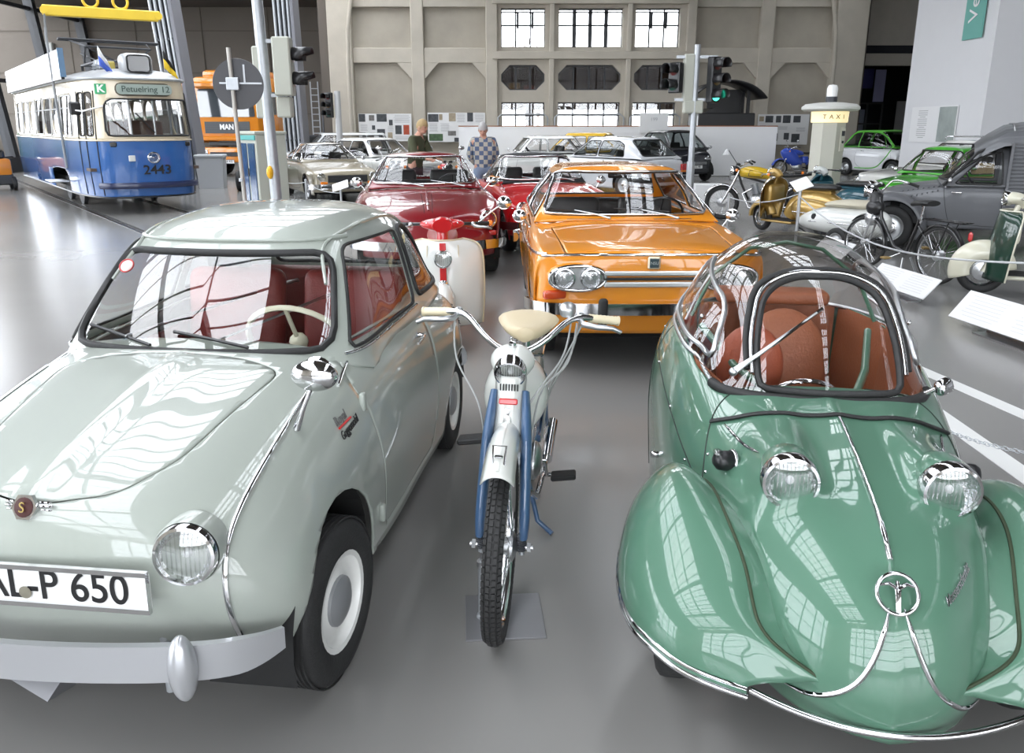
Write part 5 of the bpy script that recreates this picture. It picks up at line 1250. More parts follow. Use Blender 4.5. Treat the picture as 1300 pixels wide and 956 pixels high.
# ================================================================ dark red coupe
RD = paint('dark_red_paint', (.17, .004, .008))
s = dict(xf=1.95, xr=-2.05, W=.84, sill=.20, z0=.26, top=[(1.95, .66), (1.7, .76), (1.2, .85), (.55, .93), (-.9, .93), (-1.5, .90), (-2.05, .66)], sh=[(1.95, .64), (1.5, .80), (.6, .83), (-1.4, .80), (-2.05, .6)],
         w=[(1.95, .74), (1.4, .83), (0, .84), (-1.3, .84), (-2.05, .7)], bulge=.22, crown=.04, axles=(1.28, -1.12), wr=.30, rows=11, cab=(.62, .12, -.62, -1.15), belt=.90, cowl=.94, roof=1.335, Wb=.70, Wt=.55, wrap=.13,
         pillars=[.28], iw=(.055, .035), whead=.055, wtrim=.012, gas=.010, strim=.010, wrad=.06, seatm=LEATHB, tw=.17, rcrown=.04, rakef=.10, raker=.12)
T, B, C = make_car('coupe_car', 'dark red coupe with ridged bonnet behind the white scooter with red stripe', s, (-1.145, 10.45, -82.5), RD, res=(90, 50))
for sg in (-1, 1):
    p = B.on([(sg*.66, .655)], 'x', 1)[0]; headlamp(T, p+Vector((.03, 0, 0)), .095, (1, sg*.12, .03)); MB().ell(p+Vector((-.10, 0, -.0)), (.17, .115, .115), 18, 12).build('lamp_pod', RD, T, 60)
    q = B.on([(sg*.70, .50)], 'x', 1)[0]; MB().box(q, (.06, .12, .06), .02, seg=2).build('turn_signal', REDL, T, 60)
    mirror_part(T, (.50, sg*.74, .90), (.46, sg*.84, .99), .075)
rg = [p+Vector((0, 0, .004)) for p in cast(B.bvh, [(x, 0, 3) for x in np.linspace(.70, 1.70, 30)], (0, 0, -1))]
MB().tube(rg, .012, 6).build('bonnet_ridge', RD, T, 60)
for sg in (-1, 1): MB().tube([p+Vector((0, 0, -.001)) for p in cast(B.bvh, [(x, sg*(.06-.02*(x-1.0)), 3) for x in np.linspace(.95, 1.75, 20)], (0, 0, -1))], .0035, 5).build('bonnet_seam', DARK, T, 60)
MB().ell(rg[-6]+Vector((0, 0, .015)), (.035, .018, .018), 10, 8).build('bonnet_badge', CHROME, T, 60)
rounded_bar(T, [(1.55, -.86, .40), (1.85, -.72, .41), (2.03, -.35, .41), (2.06, 0, .41), (2.03, .35, .41), (1.85, .72, .41), (1.55, .86, .40)][::-1], .10, .05, CHROME, 'front_bumper')
seams(B, [(.55, .88), (.60, .6), (.55, .28), (-.55, .28), (-.62, .6), (-.62, .88)]); handle(B, T, -.45, .78)
for py in (-.25, .25): wiper(T, (.68, py+.22, .955), (.56, py-.18, 1.01), (.02, .24, -.01), (.5, 0, .7))
# ================================================================ bright red roadster with black soft top
RB = paint('bright_red_paint', (.50, .008, .012)); SOFT = mat('black_canvas', (.018, .018, .02), .85, bump=.2, bscale=60)
s = dict(xf=1.78, xr=-1.75, W=.76, sill=.20, z0=.27, top=[(1.78, .66), (1.5, .76), (.55, .88), (-.8, .87), (-1.3, .85), (-1.75, .66)], sh=[(1.78, .62), (1.3, .74), (.5, .80), (-1.2, .77), (-1.75, .6)],
         bulge=.14, crown=.035, axles=(1.12, -1.0), wr=.295, rows=10, cab=(.58, .16, -.50, -.98), belt=.86, cowl=.89, roof=1.275, Wb=.66, Wt=.54, wrap=.10, pillars=[.30], iw=(.05, .035), whead=.05, wtrim=.013, gas=.009, strim=.011, rearseat=False, seatm=LEATHB, rimm=ALU, capr=.35)
T, B, C = make_car('roadster_car', 'bright red roadster with closed black soft top beside the orange saloon', s, (.34, 12.05, -78), RB, res=(80, 44), roofm=SOFT)
for sg in (-1, 1):
    p = B.on([(sg*.56, .62)], 'x', 1)[0]; headlamp(T, p+Vector((.03, 0, 0)), .088, (1, 0, .03)); mirror_part(T, (.95, sg*.66, .82), (.92, sg*.74, .93), .07)
rounded_bar(T, [(1.35, -.80, .40), (1.70, -.70, .41), (1.86, 0, .41), (1.70, .70, .41), (1.35, .80, .40)][::-1], .10, .05, CHROME, 'front_bumper')
sideline(B, [(.70, .26), (-.70, .26)], .014, CHROME, 'sill_trim', .01); sideline(B, [(1.6, .62), (0, .66), (-1.6, .62)], .008, CHROME)
seams(B, [(.50, .84), (.52, .5), (.48, .28), (-.42, .28), (-.46, .5), (-.44, .84)]); handle(B, T, -.35, .74)
grille_bars(T, 1.77, -.34, .34, .42, .58, 5, CHROME)
for py in (-.2, .22): wiper(T, (.64, py+.2, .91), (.54, py-.12, .96), (.02, .2, -.01), (.5, 0, .7))
# ================================================================ beige fastback coupe, left
BG = paint('champagne_beige_paint', (.30, .265, .19))
s = dict(xf=1.98, xr=-2.05, W=.775, sill=.19, z0=.26, top=[(1.98, .68), (1.8, .74), (.6, .875), (-.8, .88), (-1.6, .86), (-2.05, .74)], sh=[(1.98, .64), (.6, .78), (-1.5, .76), (-2.05, .66)],
         bulge=.05, crown=.035, axles=(1.22, -1.10), wr=.295, rows=10, cab=(.62, .05, -.75, -1.75), belt=.85, cowl=.88, roof=1.28, Wb=.68, Wt=.52, wrap=.08, pillars=[-.42], iw=(.05, .035), whead=.05, wtrim=.010, gas=.010, strim=.008, seatm=LEATHB, capr=.6)
T, B, C = make_car('coupe_car', 'beige fastback coupe with black grille behind the grey signal mast', s, (-4.5, 19.4, -63), BG, res=(70, 40))
for sg in (-1, 1):
    headlamp(T, (1.93, sg*.57, .585), .085); MB().box((1.93, sg*.52, .455), (.06, .17, .06), .015).build('turn_signal', AMBER, T, 0); mirror_part(T, (.62, sg*.70, .86), (.58, sg*.78, .93), .06)
grille_bars(T, 1.965, -.44, .44, .47, .62, 6, DSTEEL)
rounded_bar(T, [(1.6, -.80, .37), (1.92, -.74, .38), (2.06, 0, .38), (1.92, .74, .38), (1.6, .80, .37)][::-1], .11, .06, CHROME, 'front_bumper')
MB().tube([(2.10, -.62, .38), (2.12, 0, .38), (2.10, .62, .38)], .02, 6).build('bumper_rubber', RUBBER, T, 60)
seams(B, [(.58, .84), (.60, .5), (.55, .28), (-.45, .28), (-.50, .5), (-.45, .84)]); handle(B, T, -.35, .74)
# ================================================================ white saloon and pale grey estate behind it
WC = paint('classic_white_paint', (.66, .66, .63))
s = dict(xf=2.05, xr=-2.05, W=.80, sill=.2, z0=.28, top=[(2.05, .78), (.8, .90), (-1.2, .90), (-2.05, .82)], sh=[(2.05, .74), (.8, .82), (-2.05, .76)], bulge=.06, axles=(1.25, -1.2), wr=.30, cab=(.75, .25, -.95, -1.4), belt=.88, cowl=.92, roof=1.37, Wb=.72, Wt=.57, pillars=[-.3], wtrim=.008, seatm=LEATHB)
T, B, C = make_car('saloon_car', 'white saloon seen over the bonnet of the beige coupe', s, (-3.62, 21.6, -40), WC, res=(54, 30))
for sg in (-1, 1): headlamp(T, (2.03, sg*.6, .62), .09)
rounded_bar(T, [(1.8, -.8, .42), (2.12, 0, .43), (1.8, .8, .42)][::-1], .10, .05, CHROME, 'front_bumper'); grille_bars(T, 2.05, -.42, .42, .52, .68, 6, CHROME); seams(B, [(.7, .86), (.7, .3), (-.3, .3), (-.3, .86)])
s = dict(s, top=[(2.05, .80), (.8, .92), (-1.2, .92), (-2.05, .90)], cab=(.75, .3, -1.75, -2.0), roof=1.46, belt=.92, cowl=.95, pillars=[-.25, -1.15])
T, B, C = make_car('estate_car', 'pale grey estate car farthest back at the left beside the small signal lamp', s, (-6.0, 26.8, 196), paint('pale_grey_paint', (.42, .43, .42)), res=(54, 30))
for sg in (-1, 1): headlamp(T, (2.03, sg*.6, .62), .09)
rounded_bar(T, [(1.8, -.8, .42), (2.12, 0, .43), (1.8, .8, .42)][::-1], .10, .05, CHROME, 'front_bumper')
# ================================================================ cars in front of the partition
s = dict(xf=1.52, xr=-1.52, W=.70, sill=.18, z0=.26, top=[(1.52, .80), (.75, .93), (-.9, .93), (-1.52, .88)], sh=[(1.52, .74), (.7, .84), (-1.52, .80)], bulge=.08, axles=(1.02, -1.02), wr=.26, cab=(.78, .40, -.95, -1.32), belt=.93, cowl=.96, roof=1.40, Wb=.64, Wt=.54, pillars=[.55, -.12], sideinset=.03, strim=.006)
T, B, C = make_car('small_car', 'small boxy white car in front of the partition, left of the yellow car', s, (.80, 23.3, 188), mat('chalk_white_paint', (.72, .73, .70), .35, coat=1, crough=.03), res=(60, 34))
for sg in (-1, 1): headlamp(T, (1.49, sg*.50, .64), .085); mirror_part(T, (.80, sg*.62, .93), (.82, sg*.72, .99), .06); MB().box((-1.5, sg*.58, .62), (.06, .1, .18), .02).build('tail_lamp', REDL, T, 0)
rounded_bar(T, [(1.4, -.68, .36), (1.6, 0, .37), (1.4, .68, .36)][::-1], .07, .03, CHROME, 'front_bumper'); rounded_bar(T, [(-1.4, .68, .36), (-1.6, 0, .37), (-1.4, -.68, .36)], .07, .03, CHROME, 'rear_bumper')
seams(B, [(.70, .90), (.70, .25), (-.10, .25), (-.12, .90)]); handle(B, T, .0, .80)
YL = paint('sun_yellow_paint', (.68, .42, .03))
s = dict(xf=1.72, xr=-1.70, W=.80, sill=.2, z0=.24, top=[(1.72, .74), (1.3, .92), (.9, 1.0), (-1.3, 1.02), (-1.70, .92)], sh=[(1.72, .66), (.9, .88), (-1.7, .86)], bulge=.14, rakef=.10, axles=(1.15, -1.15), wr=.28, cab=(1.05, .42, -1.0, -1.60), belt=.98, cowl=1.02, roof=1.60, Wb=.74, Wt=.57, pillars=[-.20], iw=(.09, .06), whead=.09, shead=.13, srad=.08)
T, B, C = make_car('hatchback_car', 'round-roofed bright yellow hatchback in front of the partition', s, (2.68, 25.5, -22), YL, res=(60, 34), roofm=YL)
T.scale = (.92,)*3
for sg in (-1, 1): MB().ell((1.60, sg*.56, .70), (.12, .12, .085), 14, 10).build('headlamp', REFL, T, 60); MB().box((-1.66, sg*.64, .80), (.08, .1, .3), .03).build('tail_lamp', REDL, T, 0); mirror_part(T, (.85, sg*.74, 1.0), (.85, sg*.88, 1.05), .07)
seams(B, [(.85, .96), (.80, .3), (-.25, .3), (-.22, .96)])
GW = paint('silver_white_paint', (.60, .61, .63))
s = dict(xf=1.90, xr=-1.80, W=.80, sill=.2, z0=.28, top=[(1.90, .78), (.9, .92), (-1.5, .93), (-1.80, .88)], sh=[(1.9, .72), (.9, .84), (-1.8, .80)], bulge=.05, bulger=.03, axles=(1.25, -1.15), wr=.29, cab=(.85, .30, -1.18, -1.72), belt=.91, cowl=.94, roof=1.41, Wb=.74, Wt=.60, wrap=.06, pillars=[-.22], iw=(.08, .06), gas=.014, rearwin=True, glass=GLASSD, sideout=[(.66, .95), (.20, 1.31), (-.80, 1.31), (-1.02, 1.22), (-1.12, .95)], srad=.05)
T, B, C = make_car('hatchback_car', 'silvery white hatchback turned away with its black tailgate window towards us', s, (2.55, 20.6, 128), GW, res=(70, 40))
for sg in (-1, 1): MB().box((-1.80, sg*.66, .70), (.05, .22, .15), .015).build('tail_lamp', REDL, T, 0); MB().box((-1.81, sg*.66, .60), (.03, .22, .04), .01).build('indicator', AMBER, T, 0)
rounded_bar(T, [(-1.55, .82, .42), (-1.84, .74, .43), (-1.88, 0, .43), (-1.84, -.74, .43), (-1.55, -.82, .42)], .13, .05, BLACK, 'rear_bumper')
seams(B, [(.78, .88), (.76, .28), (-.22, .28), (-.24, .88)]); handle(B, T, -.1, .80)
wiper(T, (-1.66, 0, .97), (-1.60, .22, 1.02), (.01, .16, .02), (-.5, 0, .5))
# city cars : short one-box shape
def citycar(label, pose, pm, am, txt=None):
    s = dict(xf=1.34, xr=-1.32, W=.77, sill=.20, z0=.24, top=[(1.34, .70), (1.18, .86), (.95, .96), (-1.1, 1.0), (-1.32, .92)], sh=[(1.34, .60), (1.1, .76), (-1.32, .84)], bulge=.16, rakef=.08, axles=(.92, -.92), wr=.28, cab=(1.08, .40, -.85, -1.24), belt=.96, cowl=.97, roof=1.54, Wb=.72, Wt=.56, wrap=.12,
             pillars=[-.45], iw=(.07, .05), whead=.07, glass=GLASSD, rimm=ALU, capr=.2, tw=.17, rearseat=False)
    T, B, C = make_car('city_car', label, s, pose, pm, res=(64, 36), roofm=am)
    for sg in (-1, 1):
        p = B.on([(sg*.53, .70)], 'x', 1)[0]; o = MB().ell(p+Vector((-.03, 0, 0)), (.10, .15, .065), 16, 10, rotm(0, .5, 0)).build('headlamp', REFL, T, 60); MB().ell(p+Vector((-.015, 0, .004)), (.10, .155, .07), 16, 10, rotm(0, .5, 0)).build('lens', LENS, o, 60)
        mirror_part(T, (.80, sg*.72, .96), (.80, sg*.86, 1.02), .07)
        # safety cell arch in the accent colour
        B.line([(.80, .90), (.72, .70), (.50, .45), (.20, .30), (-.50, .28)], 'y', sg, .028, am, 'safety_cell', -.005, flat=.5)
        MB().tube(C.on(spl(np.array([(.93, .97), (.60, 1.24), (.28, 1.42), (0, 1.46), (-.5, 1.46), (-.85, 1.36), (-1.08, 1.0)]), 40), 'y', sg, .004), .028, 6).build('roof_arch', am, T, 60)
    grille_bars(T, 1.335, -.42, .42, .52, .60, 3, ALU); grille_bars(T, 1.325, -.50, .50, .30, .40, 3, DSTEEL, name='lower_intake')
    seams(B, [(.78, .94), (.76, .35), (-.35, .32), (-.45, .94)]); handle(B, T, -.25, .84)
    if txt: licence(T, (1.36, 0, .45), .50, .11, txt, blue=True)
    return T
citycar('black city car with blue-banded number plate beside the green traffic light', (5.15, 25.95, -70), paint('black_paint', (.012, .013, .018)), mat('graphite_panel', (.03, .03, .035), .3, coat=.8), 'M CC 98')
citycar('white city car with bright green trim at the dark opening, right background', (12.7, 27.7, -62), paint('pure_white_paint', (.78, .79, .80)), mat('electric_green', (.10, .50, .04), .3, coat=.8), 'electric')
# ================================================================ green small car, white car behind it
GC = paint('grass_green_paint', (.055, .36, .025))
s = dict(xf=1.50, xr=-1.50, W=.67, sill=.18, z0=.26, top=[(1.50, .56), (1.3, .74), (.9, .83), (.5, .89), (-.8, .90), (-1.2, .82), (-1.5, .60)], sh=[(1.5, .52), (1.1, .66), (.5, .78), (-1.0, .76), (-1.5, .5)], bulge=.18, rakef=.08, raker=.1, crown=.05, axles=(.95, -.92), wr=.265, cab=(.62, .28, -.72, -1.15), belt=.87, cowl=.90, roof=1.34, Wb=.61, Wt=.47, wrap=.08,
         pillars=[.20, -.50], iw=(.06, .05), strim=.006, seatm=mat('ochre_fabric', (.30, .22, .10), .8), rcrown=.05)
T, B, C = make_car('small_car', 'grass green rounded small car behind the grey corrugated van', s, (7.40, 13.6, 196), GC, res=(80, 44))
for sg in (-1, 1): p = B.on([(sg*.48, .60)], 'x', 1)[0]; headlamp(T, p, .08, (1, sg*.1, .1)); mirror_part(T, (.50, sg*.60, .86), (.50, sg*.70, .93), .055)
rounded_bar(T, [(1.2, -.68, .33), (1.5, -.45, .34), (1.6, 0, .34), (1.5, .45, .34), (1.2, .68, .33)][::-1], .07, .03, CHROME, 'front_bumper')
seams(B, [(.55, .85), (.55, .5), (.50, .25), (-.38, .25), (-.45, .85)]); handle(B, T, -.3, .74)
s = dict(xf=1.9, xr=-1.9, W=.78, sill=.2, z0=.28, top=[(1.9, .76), (.8, .90), (-1.2, .90), (-1.9, .8)], sh=[(1.9, .72), (.8, .82), (-1.9, .74)], bulge=.08, axles=(1.2, -1.2), wr=.29, cab=(.75, .2, -.95, -1.4), belt=.88, cowl=.92, roof=1.40, Wb=.7, Wt=.56, pillars=[-.3])
T, B, C = make_car('saloon_car', 'white saloon mostly hidden behind the green small car', s, (8.9, 15.9, 188), WC, res=(50, 28))
for sg in (-1, 1): headlamp(T, (1.88, sg*.58, .6), .09)
q = MB()
for sg in (-1, 1): q.tube([(.1, sg*.5, 1.40), (.08, sg*.5, 1.46), (-.7, sg*.5, 1.46), (-.72, sg*.5, 1.40)], .015, 6)
for x in (.0, -.62): q.tube([(x, -.5, 1.46), (x, .5, 1.46)], .015, 6)
q.build('roof_rack', CHROME, T, 60)
# ================================================================ blue and cream tram
TB = paint('tram_blue', (.020, .095, .30)); TC = paint('tram_cream', (.62, .53, .38)); TSIL = mat('tram_roof_silver', (.42, .43, .44), .4, .3, vary=.1)
T = thing('tram', 'blue and cream tram numbered 2443 with destination Petuelring, hanging from a yellow beam at left', 'tram', (-6.95, 15.55, 0), math.atan2(-.792, .61))
T.scale = (1, 1, .925)
def tram_shell():
    h = np.array([(.0, 0), (-.015, .25), (-.06, .50), (-.17, .74), (-.42, .90), (-.80, 1.0), (-1.35, 1.07), (-2.0, 1.10), (-3.0, 1.10)])
    P = spl(h, 60); P = np.vstack([P, [(-x, 1.10) for x in np.linspace(3.1, 9.5, 30)]]); full = np.vstack([P[:0:-1]*[1, -1], P]); d = np.r_[0, np.cumsum(np.linalg.norm(np.diff(full, axis=0), axis=1))]; d -= d[len(P)-1]
    return full, d
full, sd = tram_shell()
def tmap(s, z, off=0.):
    x = np.interp(s, sd, full[:, 0]); y = np.interp(s, sd, full[:, 1]); k = 1-.055*max(0, (z-1.6))/1.1*(1 if z > 1.6 else 0)
    y0 = np.interp(s+.01, sd, full[:, 1])-y; x0 = np.interp(s+.01, sd, full[:, 0])-x; l = math.hypot(x0, y0)+1e-9
    lean = .06*max(0, z-1.6); tuck = .05*max(0, .9-z)
    nx, ny = y0/l, -x0/l
    return (x+nx*(off-lean-tuck), y+ny*(off-lean-tuck), z)
ss = np.unique(np.r_[np.linspace(-2.6, 2.6, 105), sd[::3]]); zs_ = np.linspace(.34, 2.72, 40)
SV = np.array([(s, z, 0) for s in ss for z in zs_]); n_ = len(zs_)
SF = [[i*n_+j, (i+1)*n_+j, (i+1)*n_+j+1, i*n_+j+1] for i in range(len(ss)-1) for j in range(n_-1)]
def tcut(poly, r=.05):
    global SV, SF
    V2, P, N = clip(SV, SF, sdp(SV[:, :2], fillet(poly, r) if r else poly)); SV = V2; SF = N; return V2, P
def tpart(name, V, F, m, parent=T, off=0., th=0.): return MB().add([tmap(v[0], v[1], off) for v in V], F).build(name, m, parent, 40, solid=th)
def twin(name, poly, r=.05, gas=.016, glass=GLASS, gm=None):
    V, F = tcut(poly, r); o = tpart(name, V, F, glass, off=-.01)
    MB().tube([tmap(p[0], p[1], .004) for p in resample(fillet(poly, r), 48)], gas, 6, closed=True).build('window_gasket', gm or RUBBER, o, 60); return o
fwin = twin('windscreen', [(-.72, 1.60), (1.0, 1.60), (1.0, 2.32), (-.62, 2.32), (-.72, 2.2)], [.10, .05, .05, .12, .12], .020)
for s_ in (-.30, .66): MB().tube([tmap(s_, 1.64, .01), tmap(s_, 2.29, .01)], .020, 6).build('windscreen_pillar', WHITE, fwin, 60)
for sg in (-1, 1):
    for a, b in ((1.00, 1.24), (1.31, 1.56)):
        if sg > 0: a += .12; b += .12
        q = [(sg*a, 1.60), (sg*b, 1.60), (sg*b, 2.45), (sg*a, 2.45)]; twin('door_window', q if sg > 0 else q[::-1], .06, .013)
    k = 0
    for a in np.arange(1.95, 9.3, 1.12):
        b = a+.95
        if b > 10.3: break
        q = [(sg*a, 1.60), (sg*b, 1.60), (sg*b, 2.42), (sg*a, 2.42)]; o = twin('side_window', q if sg > 0 else q[::-1], .05, .014, GLASSD, mat('pale_window_frame', (.6, .6, .6), .4))
        MB().tube([tmap(sg*a, 2.16, .006), tmap(sg*b, 2.16, .006)], .014, 5).build('transom', MC['pale_window_frame'], o, 0)
V, F = tcut([(-30, .0), (30, .0), (30, 1.50), (-30, 1.50)], 0)
# wheel openings in the skirt
v2, keep, cutp = clip(V, F, -sdp(V[:, :2], [(-5.0, .2), (-2.9, .2), (-2.9, .72), (-3.1, .86), (-4.8, .86), (-5.0, .72)])); V, F = v2, keep
v2, keep, cutp = clip(V, F, -sdp(V[:, :2], [(2.9, .2), (5.0, .2), (5.0, .72), (4.8, .86), (3.1, .86), (2.9, .72)])); V, F = v2, keep
tpart('lower_panels', V, F, TB, th=.02); tpart('upper_panels', SV, SF, TC, th=.02)
MB().tube([tmap(s, 1.51, .008) for s in np.linspace(sd[0], sd[-1], 120)], .018, 6).build('waist_moulding', TC, T, 60)
MB().tube([tmap(s, .36, .006) for s in np.linspace(sd[0], sd[-1], 120)], .018, 6).build('skirt_edge', BLACK, T, 60)
for s_ in (-.94, -1.275, -1.62, 1.06, 1.40, 1.74): MB().tube([tmap(s_, z, .004) for z in (.40, 1.0, 1.58, 1.62, 2.0, 2.48)], .012, 5).build('door_edge', BLACK, T, 60)
# bumper, head lamp, number, signs
MB().sweep([(-.05, -.06), (.03, -.06), (.05, 0), (.03, .06), (-.05, .06)], [tmap(s, .60, .05) for s in np.linspace(-.95, .95, 40)]).build('front_bumper', mat('navy_bumper', (.008, .015, .06), .35, coat=.6), T, 40)
headlamp(T, Vector(tmap(.05, 1.16, .02)), .115, (1, 0, 0), depth=.03)
FT = (R(90), 0, R(90))
text('2443', .26, tmap(.10, .905, .012), FT, BLACK, T, 'fleet_number', ext=.003, bold=.004)
MB().box(tmap(-.33, 1.15, .01), (.02, .12, .12), .01).build('socket_cover', mat('socket_grey', (.6, .6, .58), .5), T, 0)
for s_ in (-.62, .78): MB().box(tmap(s_, 1.43, .01), (.04, .12, .10), .02, rot=rotm(0, 0, s_*.35)).build('blue_marker', BLACK, T, 0)
o = MB().sweep([(-.02, -.02), (.02, -.02), (.02, .02), (-.02, .02)], [tmap(s, z, .02) for s, z in resample(fillet([(-.46, 2.40), (.52, 2.40), (.52, 2.62), (-.46, 2.62)], .10), 40)], up=(1, 0, 0), closed=True).build('destination_frame', mat('sign_frame_brown', (.10, .085, .06), .5), T, 0)
MB().prism(fillet([(-.46, 2.41), (.52, 2.41), (.52, 2.61), (-.46, 2.61)], .09), -.012, .012, 'x').build('destination_blind', mat('blind_green_grey', (.30, .36, .32), .6), o, 0)
text('Petuelring', .165, (.016, -.06, 2.51), FT, mat('blind_text', (.04, .07, .06), .6), o, ext=.002, sx=.95); text('12', .165, (.016, .40, 2.51), FT, MC['blind_text'], o, ext=.002)
p = tmap(-.74, 2.51, .012); o = MB().box(p, (.015, .20, .20), .004, rot=rotm(0, 0, -.35)).build('route_sign', mat('sign_green', (.03, .33, .13), .5), T, 0)
text('K', .20, (p[0]+.010, p[1]-.0035, p[2]), (R(90), 0, R(90)-.35), WHITE, o, ext=.002, bold=.006)
# roof
rv = []; rf = []
prof_ = [(0, 2.72), (-.06, 2.80), (-.22, 2.88), (-.50, 2.93), (-.85, 2.95)]
S_ = np.linspace(sd[0], sd[-1], 90)
for s_ in S_:
    for (ins, z) in prof_:
        q = tmap(s_, 2.72, ins); x_, y_ = q[0], q[1]
        if abs(y_) < abs(ins)*.4 and False: y_ = 0
        rv.append((min(x_, -abs(ins)*.9+.0) if abs(s_) < 1.6 else x_, y_, z))
for i in range(89):
    for j in range(4): rf.append([i*5+j, i*5+j+1, (i+1)*5+j+1, (i+1)*5+j])
MB().add(rv, rf).build('roof_edge', TSIL, T, 60)
MB().box((-5.2, 0, 2.90), (8.6, 1.1, .10), .04).build('roof_centre', TSIL, T, 0)
MB().tube([tmap(s, 2.72, .02) for s in S_], .03, 6).build('roof_gutter', TSIL, T, 60)
hb_ = MB().box((-.42, 0.02, 3.02), (.46, .56, .42), .12, seg=3).build('roof_lamp_housing', TSIL, T, 60)
MB().prism(fillet([(-.17, 2.87), (.21, 2.87), (.21, 3.17), (-.17, 3.17)], .06), -.19, -.175, 'x').build('roof_lamp_glass', mat('mirror_silver', (.9, .9, .9), .02, 1), hb_, 0)
MB().tube([(-.172, y, z) for y, z in resample(fillet([(-.18, 2.86), (.22, 2.86), (.22, 3.18), (-.18, 3.18)], .07), 32)], .018, 6, closed=True).build('lamp_gasket', BLACK, hb_, 60)
# pantograph
q = MB()
for sg in (-1, 1):
    q.tube([(-1.2, sg*.45, 3.0), (-1.2, sg*.45, 3.12), (-2.9, sg*.45, 3.12), (-2.9, sg*.45, 3.0)], .03, 6)
    q.tube([(-2.8, sg*.42, 3.12), (-1.5, sg*.60, 3.42), (-2.3, sg*.72, 3.60)], .022, 6)
    q.tube([(-1.6, sg*.35, 3.12), (-2.6, sg*.5, 3.36)], .018, 6)
for a, b in (((-1.2, -.45, 3.12), (-1.2, .45, 3.12)), ((-2.9, -.45, 3.12), (-2.9, .45, 3.12)), ((-1.5, -.6, 3.42), (-1.5, .6, 3.42)), ((-2.3, -.95, 3.60), (-2.3, .95, 3.60)), ((-2.2, -.95, 3.62), (-2.2, .95, 3.62)), ((-2.8, .42, 3.12), (-1.5, -.6, 3.42))): q.cyl(a, b, .022, n=6)
q.build('pantograph', DSTEEL, T, 60)
for x in (-.95, -1.25): MB().lathe([(.06, 0), (.09, .03), (.06, .06), (.09, .09), (.06, .12), (.03, .2)], (x, -.5, 2.93), (0, 0, 1), 12).build('insulator', STEEL, T, 60)
MB().box((-1.05, -.35, 3.02), (.25, .25, .16), .02).build('roof_resistor', mat('resistor_yellow', (.35, .28, .06), .5), T, 0)
# flags
def flag(y, c1, c2, nm):
    o = MB().cyl((-.35, y, 2.90), (-.30, y, 3.32), .010, n=6).build('flag_staff', STEEL, T, 60)
    for k, c in enumerate((c1, c2)):
        V = []; F = []
        for i in range(9):
            t = i/8
            for j in range(2): V.append((-.30+.02*math.sin(t*7), y-.01+t*.26*(.5+.25*(k+j)), 3.34-(k+j)*.19-t*.26+.0*j))
        for i in range(8): F.append([2*i, 2*i+1, 2*i+3, 2*i+2])
        MB().add(V, F).build('flag_cloth', c, o, 60, solid=.002)
flag(-.62, mat('flag_white', (.78, .78, .78), .8), mat('flag_blue', (.06, .12, .50), .8), 'a')
flag(.52, mat('flag_black', (.015, .015, .015), .8), mat('flag_yellow', (.80, .55, .03), .8), 'b')
# advert board along the roof
bo = MB().prism([(-9.4, 2.78), (-1.05, 2.78), (-1.05, 3.30), (-9.4, 3.30)], -1.16, -1.12).build('advert_board', mat('streaky_white_board', (.52, .53, .56), .3, coat=.6, vary=.35, vscale=1.2), T, 0)
MB().prism([(-9.4, 2.72), (-1.05, 2.72), (-1.05, 2.78), (-9.4, 2.78)], -1.17, -1.11).build('board_rail', BLACK, bo, 0)
MB().prism([(-1.08, 2.76), (-1.03, 2.76), (-1.03, 3.32), (-1.08, 3.32)], -1.18, -1.08).build('board_end', mat('board_end_blue', (.10, .18, .28), .5), bo, 0)
# wipers, mirror arm, step, steering position, bogie
MB().tube([tmap(.12, 1.66, .05), tmap(-.18, 2.05, .06)], .012, 6).build('wiper', BLACK, T, 60)
MB().tube([tmap(-.72, 2.18, .02), tmap(-1.0, 2.08, .20), tmap(-1.35, 2.10, .12)], .016, 6).build('mirror_arm', WHITE, T, 60); MB().box(tmap(-1.38, 2.14, .12), (.08, .20, .26), .03).build('side_mirror', BLACK, T, 0)
MB().box((-2.55, -1.28, .60), (.8, .34, .03), .01).build('folding_step', ALU, T, 0)
for x0 in (-3.9,):
    b_ = MB().box((x0, 0, .55), (2.6, 1.5, .20), .03).build('bogie_frame', DARK, T, 0)
    for x in (x0-.75, x0+.75):
        for sg in (-1, 1): MB().lathe([(.30, -.05), (.33, -.04), (.33, .04), (.12, .05), (0, .06)], (x, sg*.72, .33), (0, sg, 0), 24).build('wheel', DSTEEL, T, 50)
MB().box((-5, 0, .50), (8.6, 1.7, .24)).build('underframe', DARK, T, 0)
MB().box((-4.9, 0, .92), (9.0, 2.0, .06)).build('saloon_floor', mat('brown_lino', (.10, .07, .05), .8), T, 0)
for k, x in enumerate(np.arange(-2.9, -9, -.95)):
    for sg in (-1, 1): o = MB().box((x, sg*.70, 1.30), (.42, .75, .08), .03).box((x-.2, sg*.70, 1.62), (.06, .75, .60), .03).build('passenger_seat', mat('dark_wood_seat', (.12, .05, .03), .5), T, 0)
MB().box((-.55, 0, 1.35), (.5, 1.2, .35), .04).build('driver_desk', DSTEEL, T, 0)
MB().lathe([(0, 0), (.16, .0), (.17, .03), (0, .05)], (-.62, .1, 1.56), (0, 0, 1), 20).build('controller_wheel', BLACK, T, 60)
for y in (-.45, .0, .45): MB().cyl((-1.25, y, .95), (-1.25, y, 2.7), .018, n=8).build('grab_pole', ALU, T, 60)
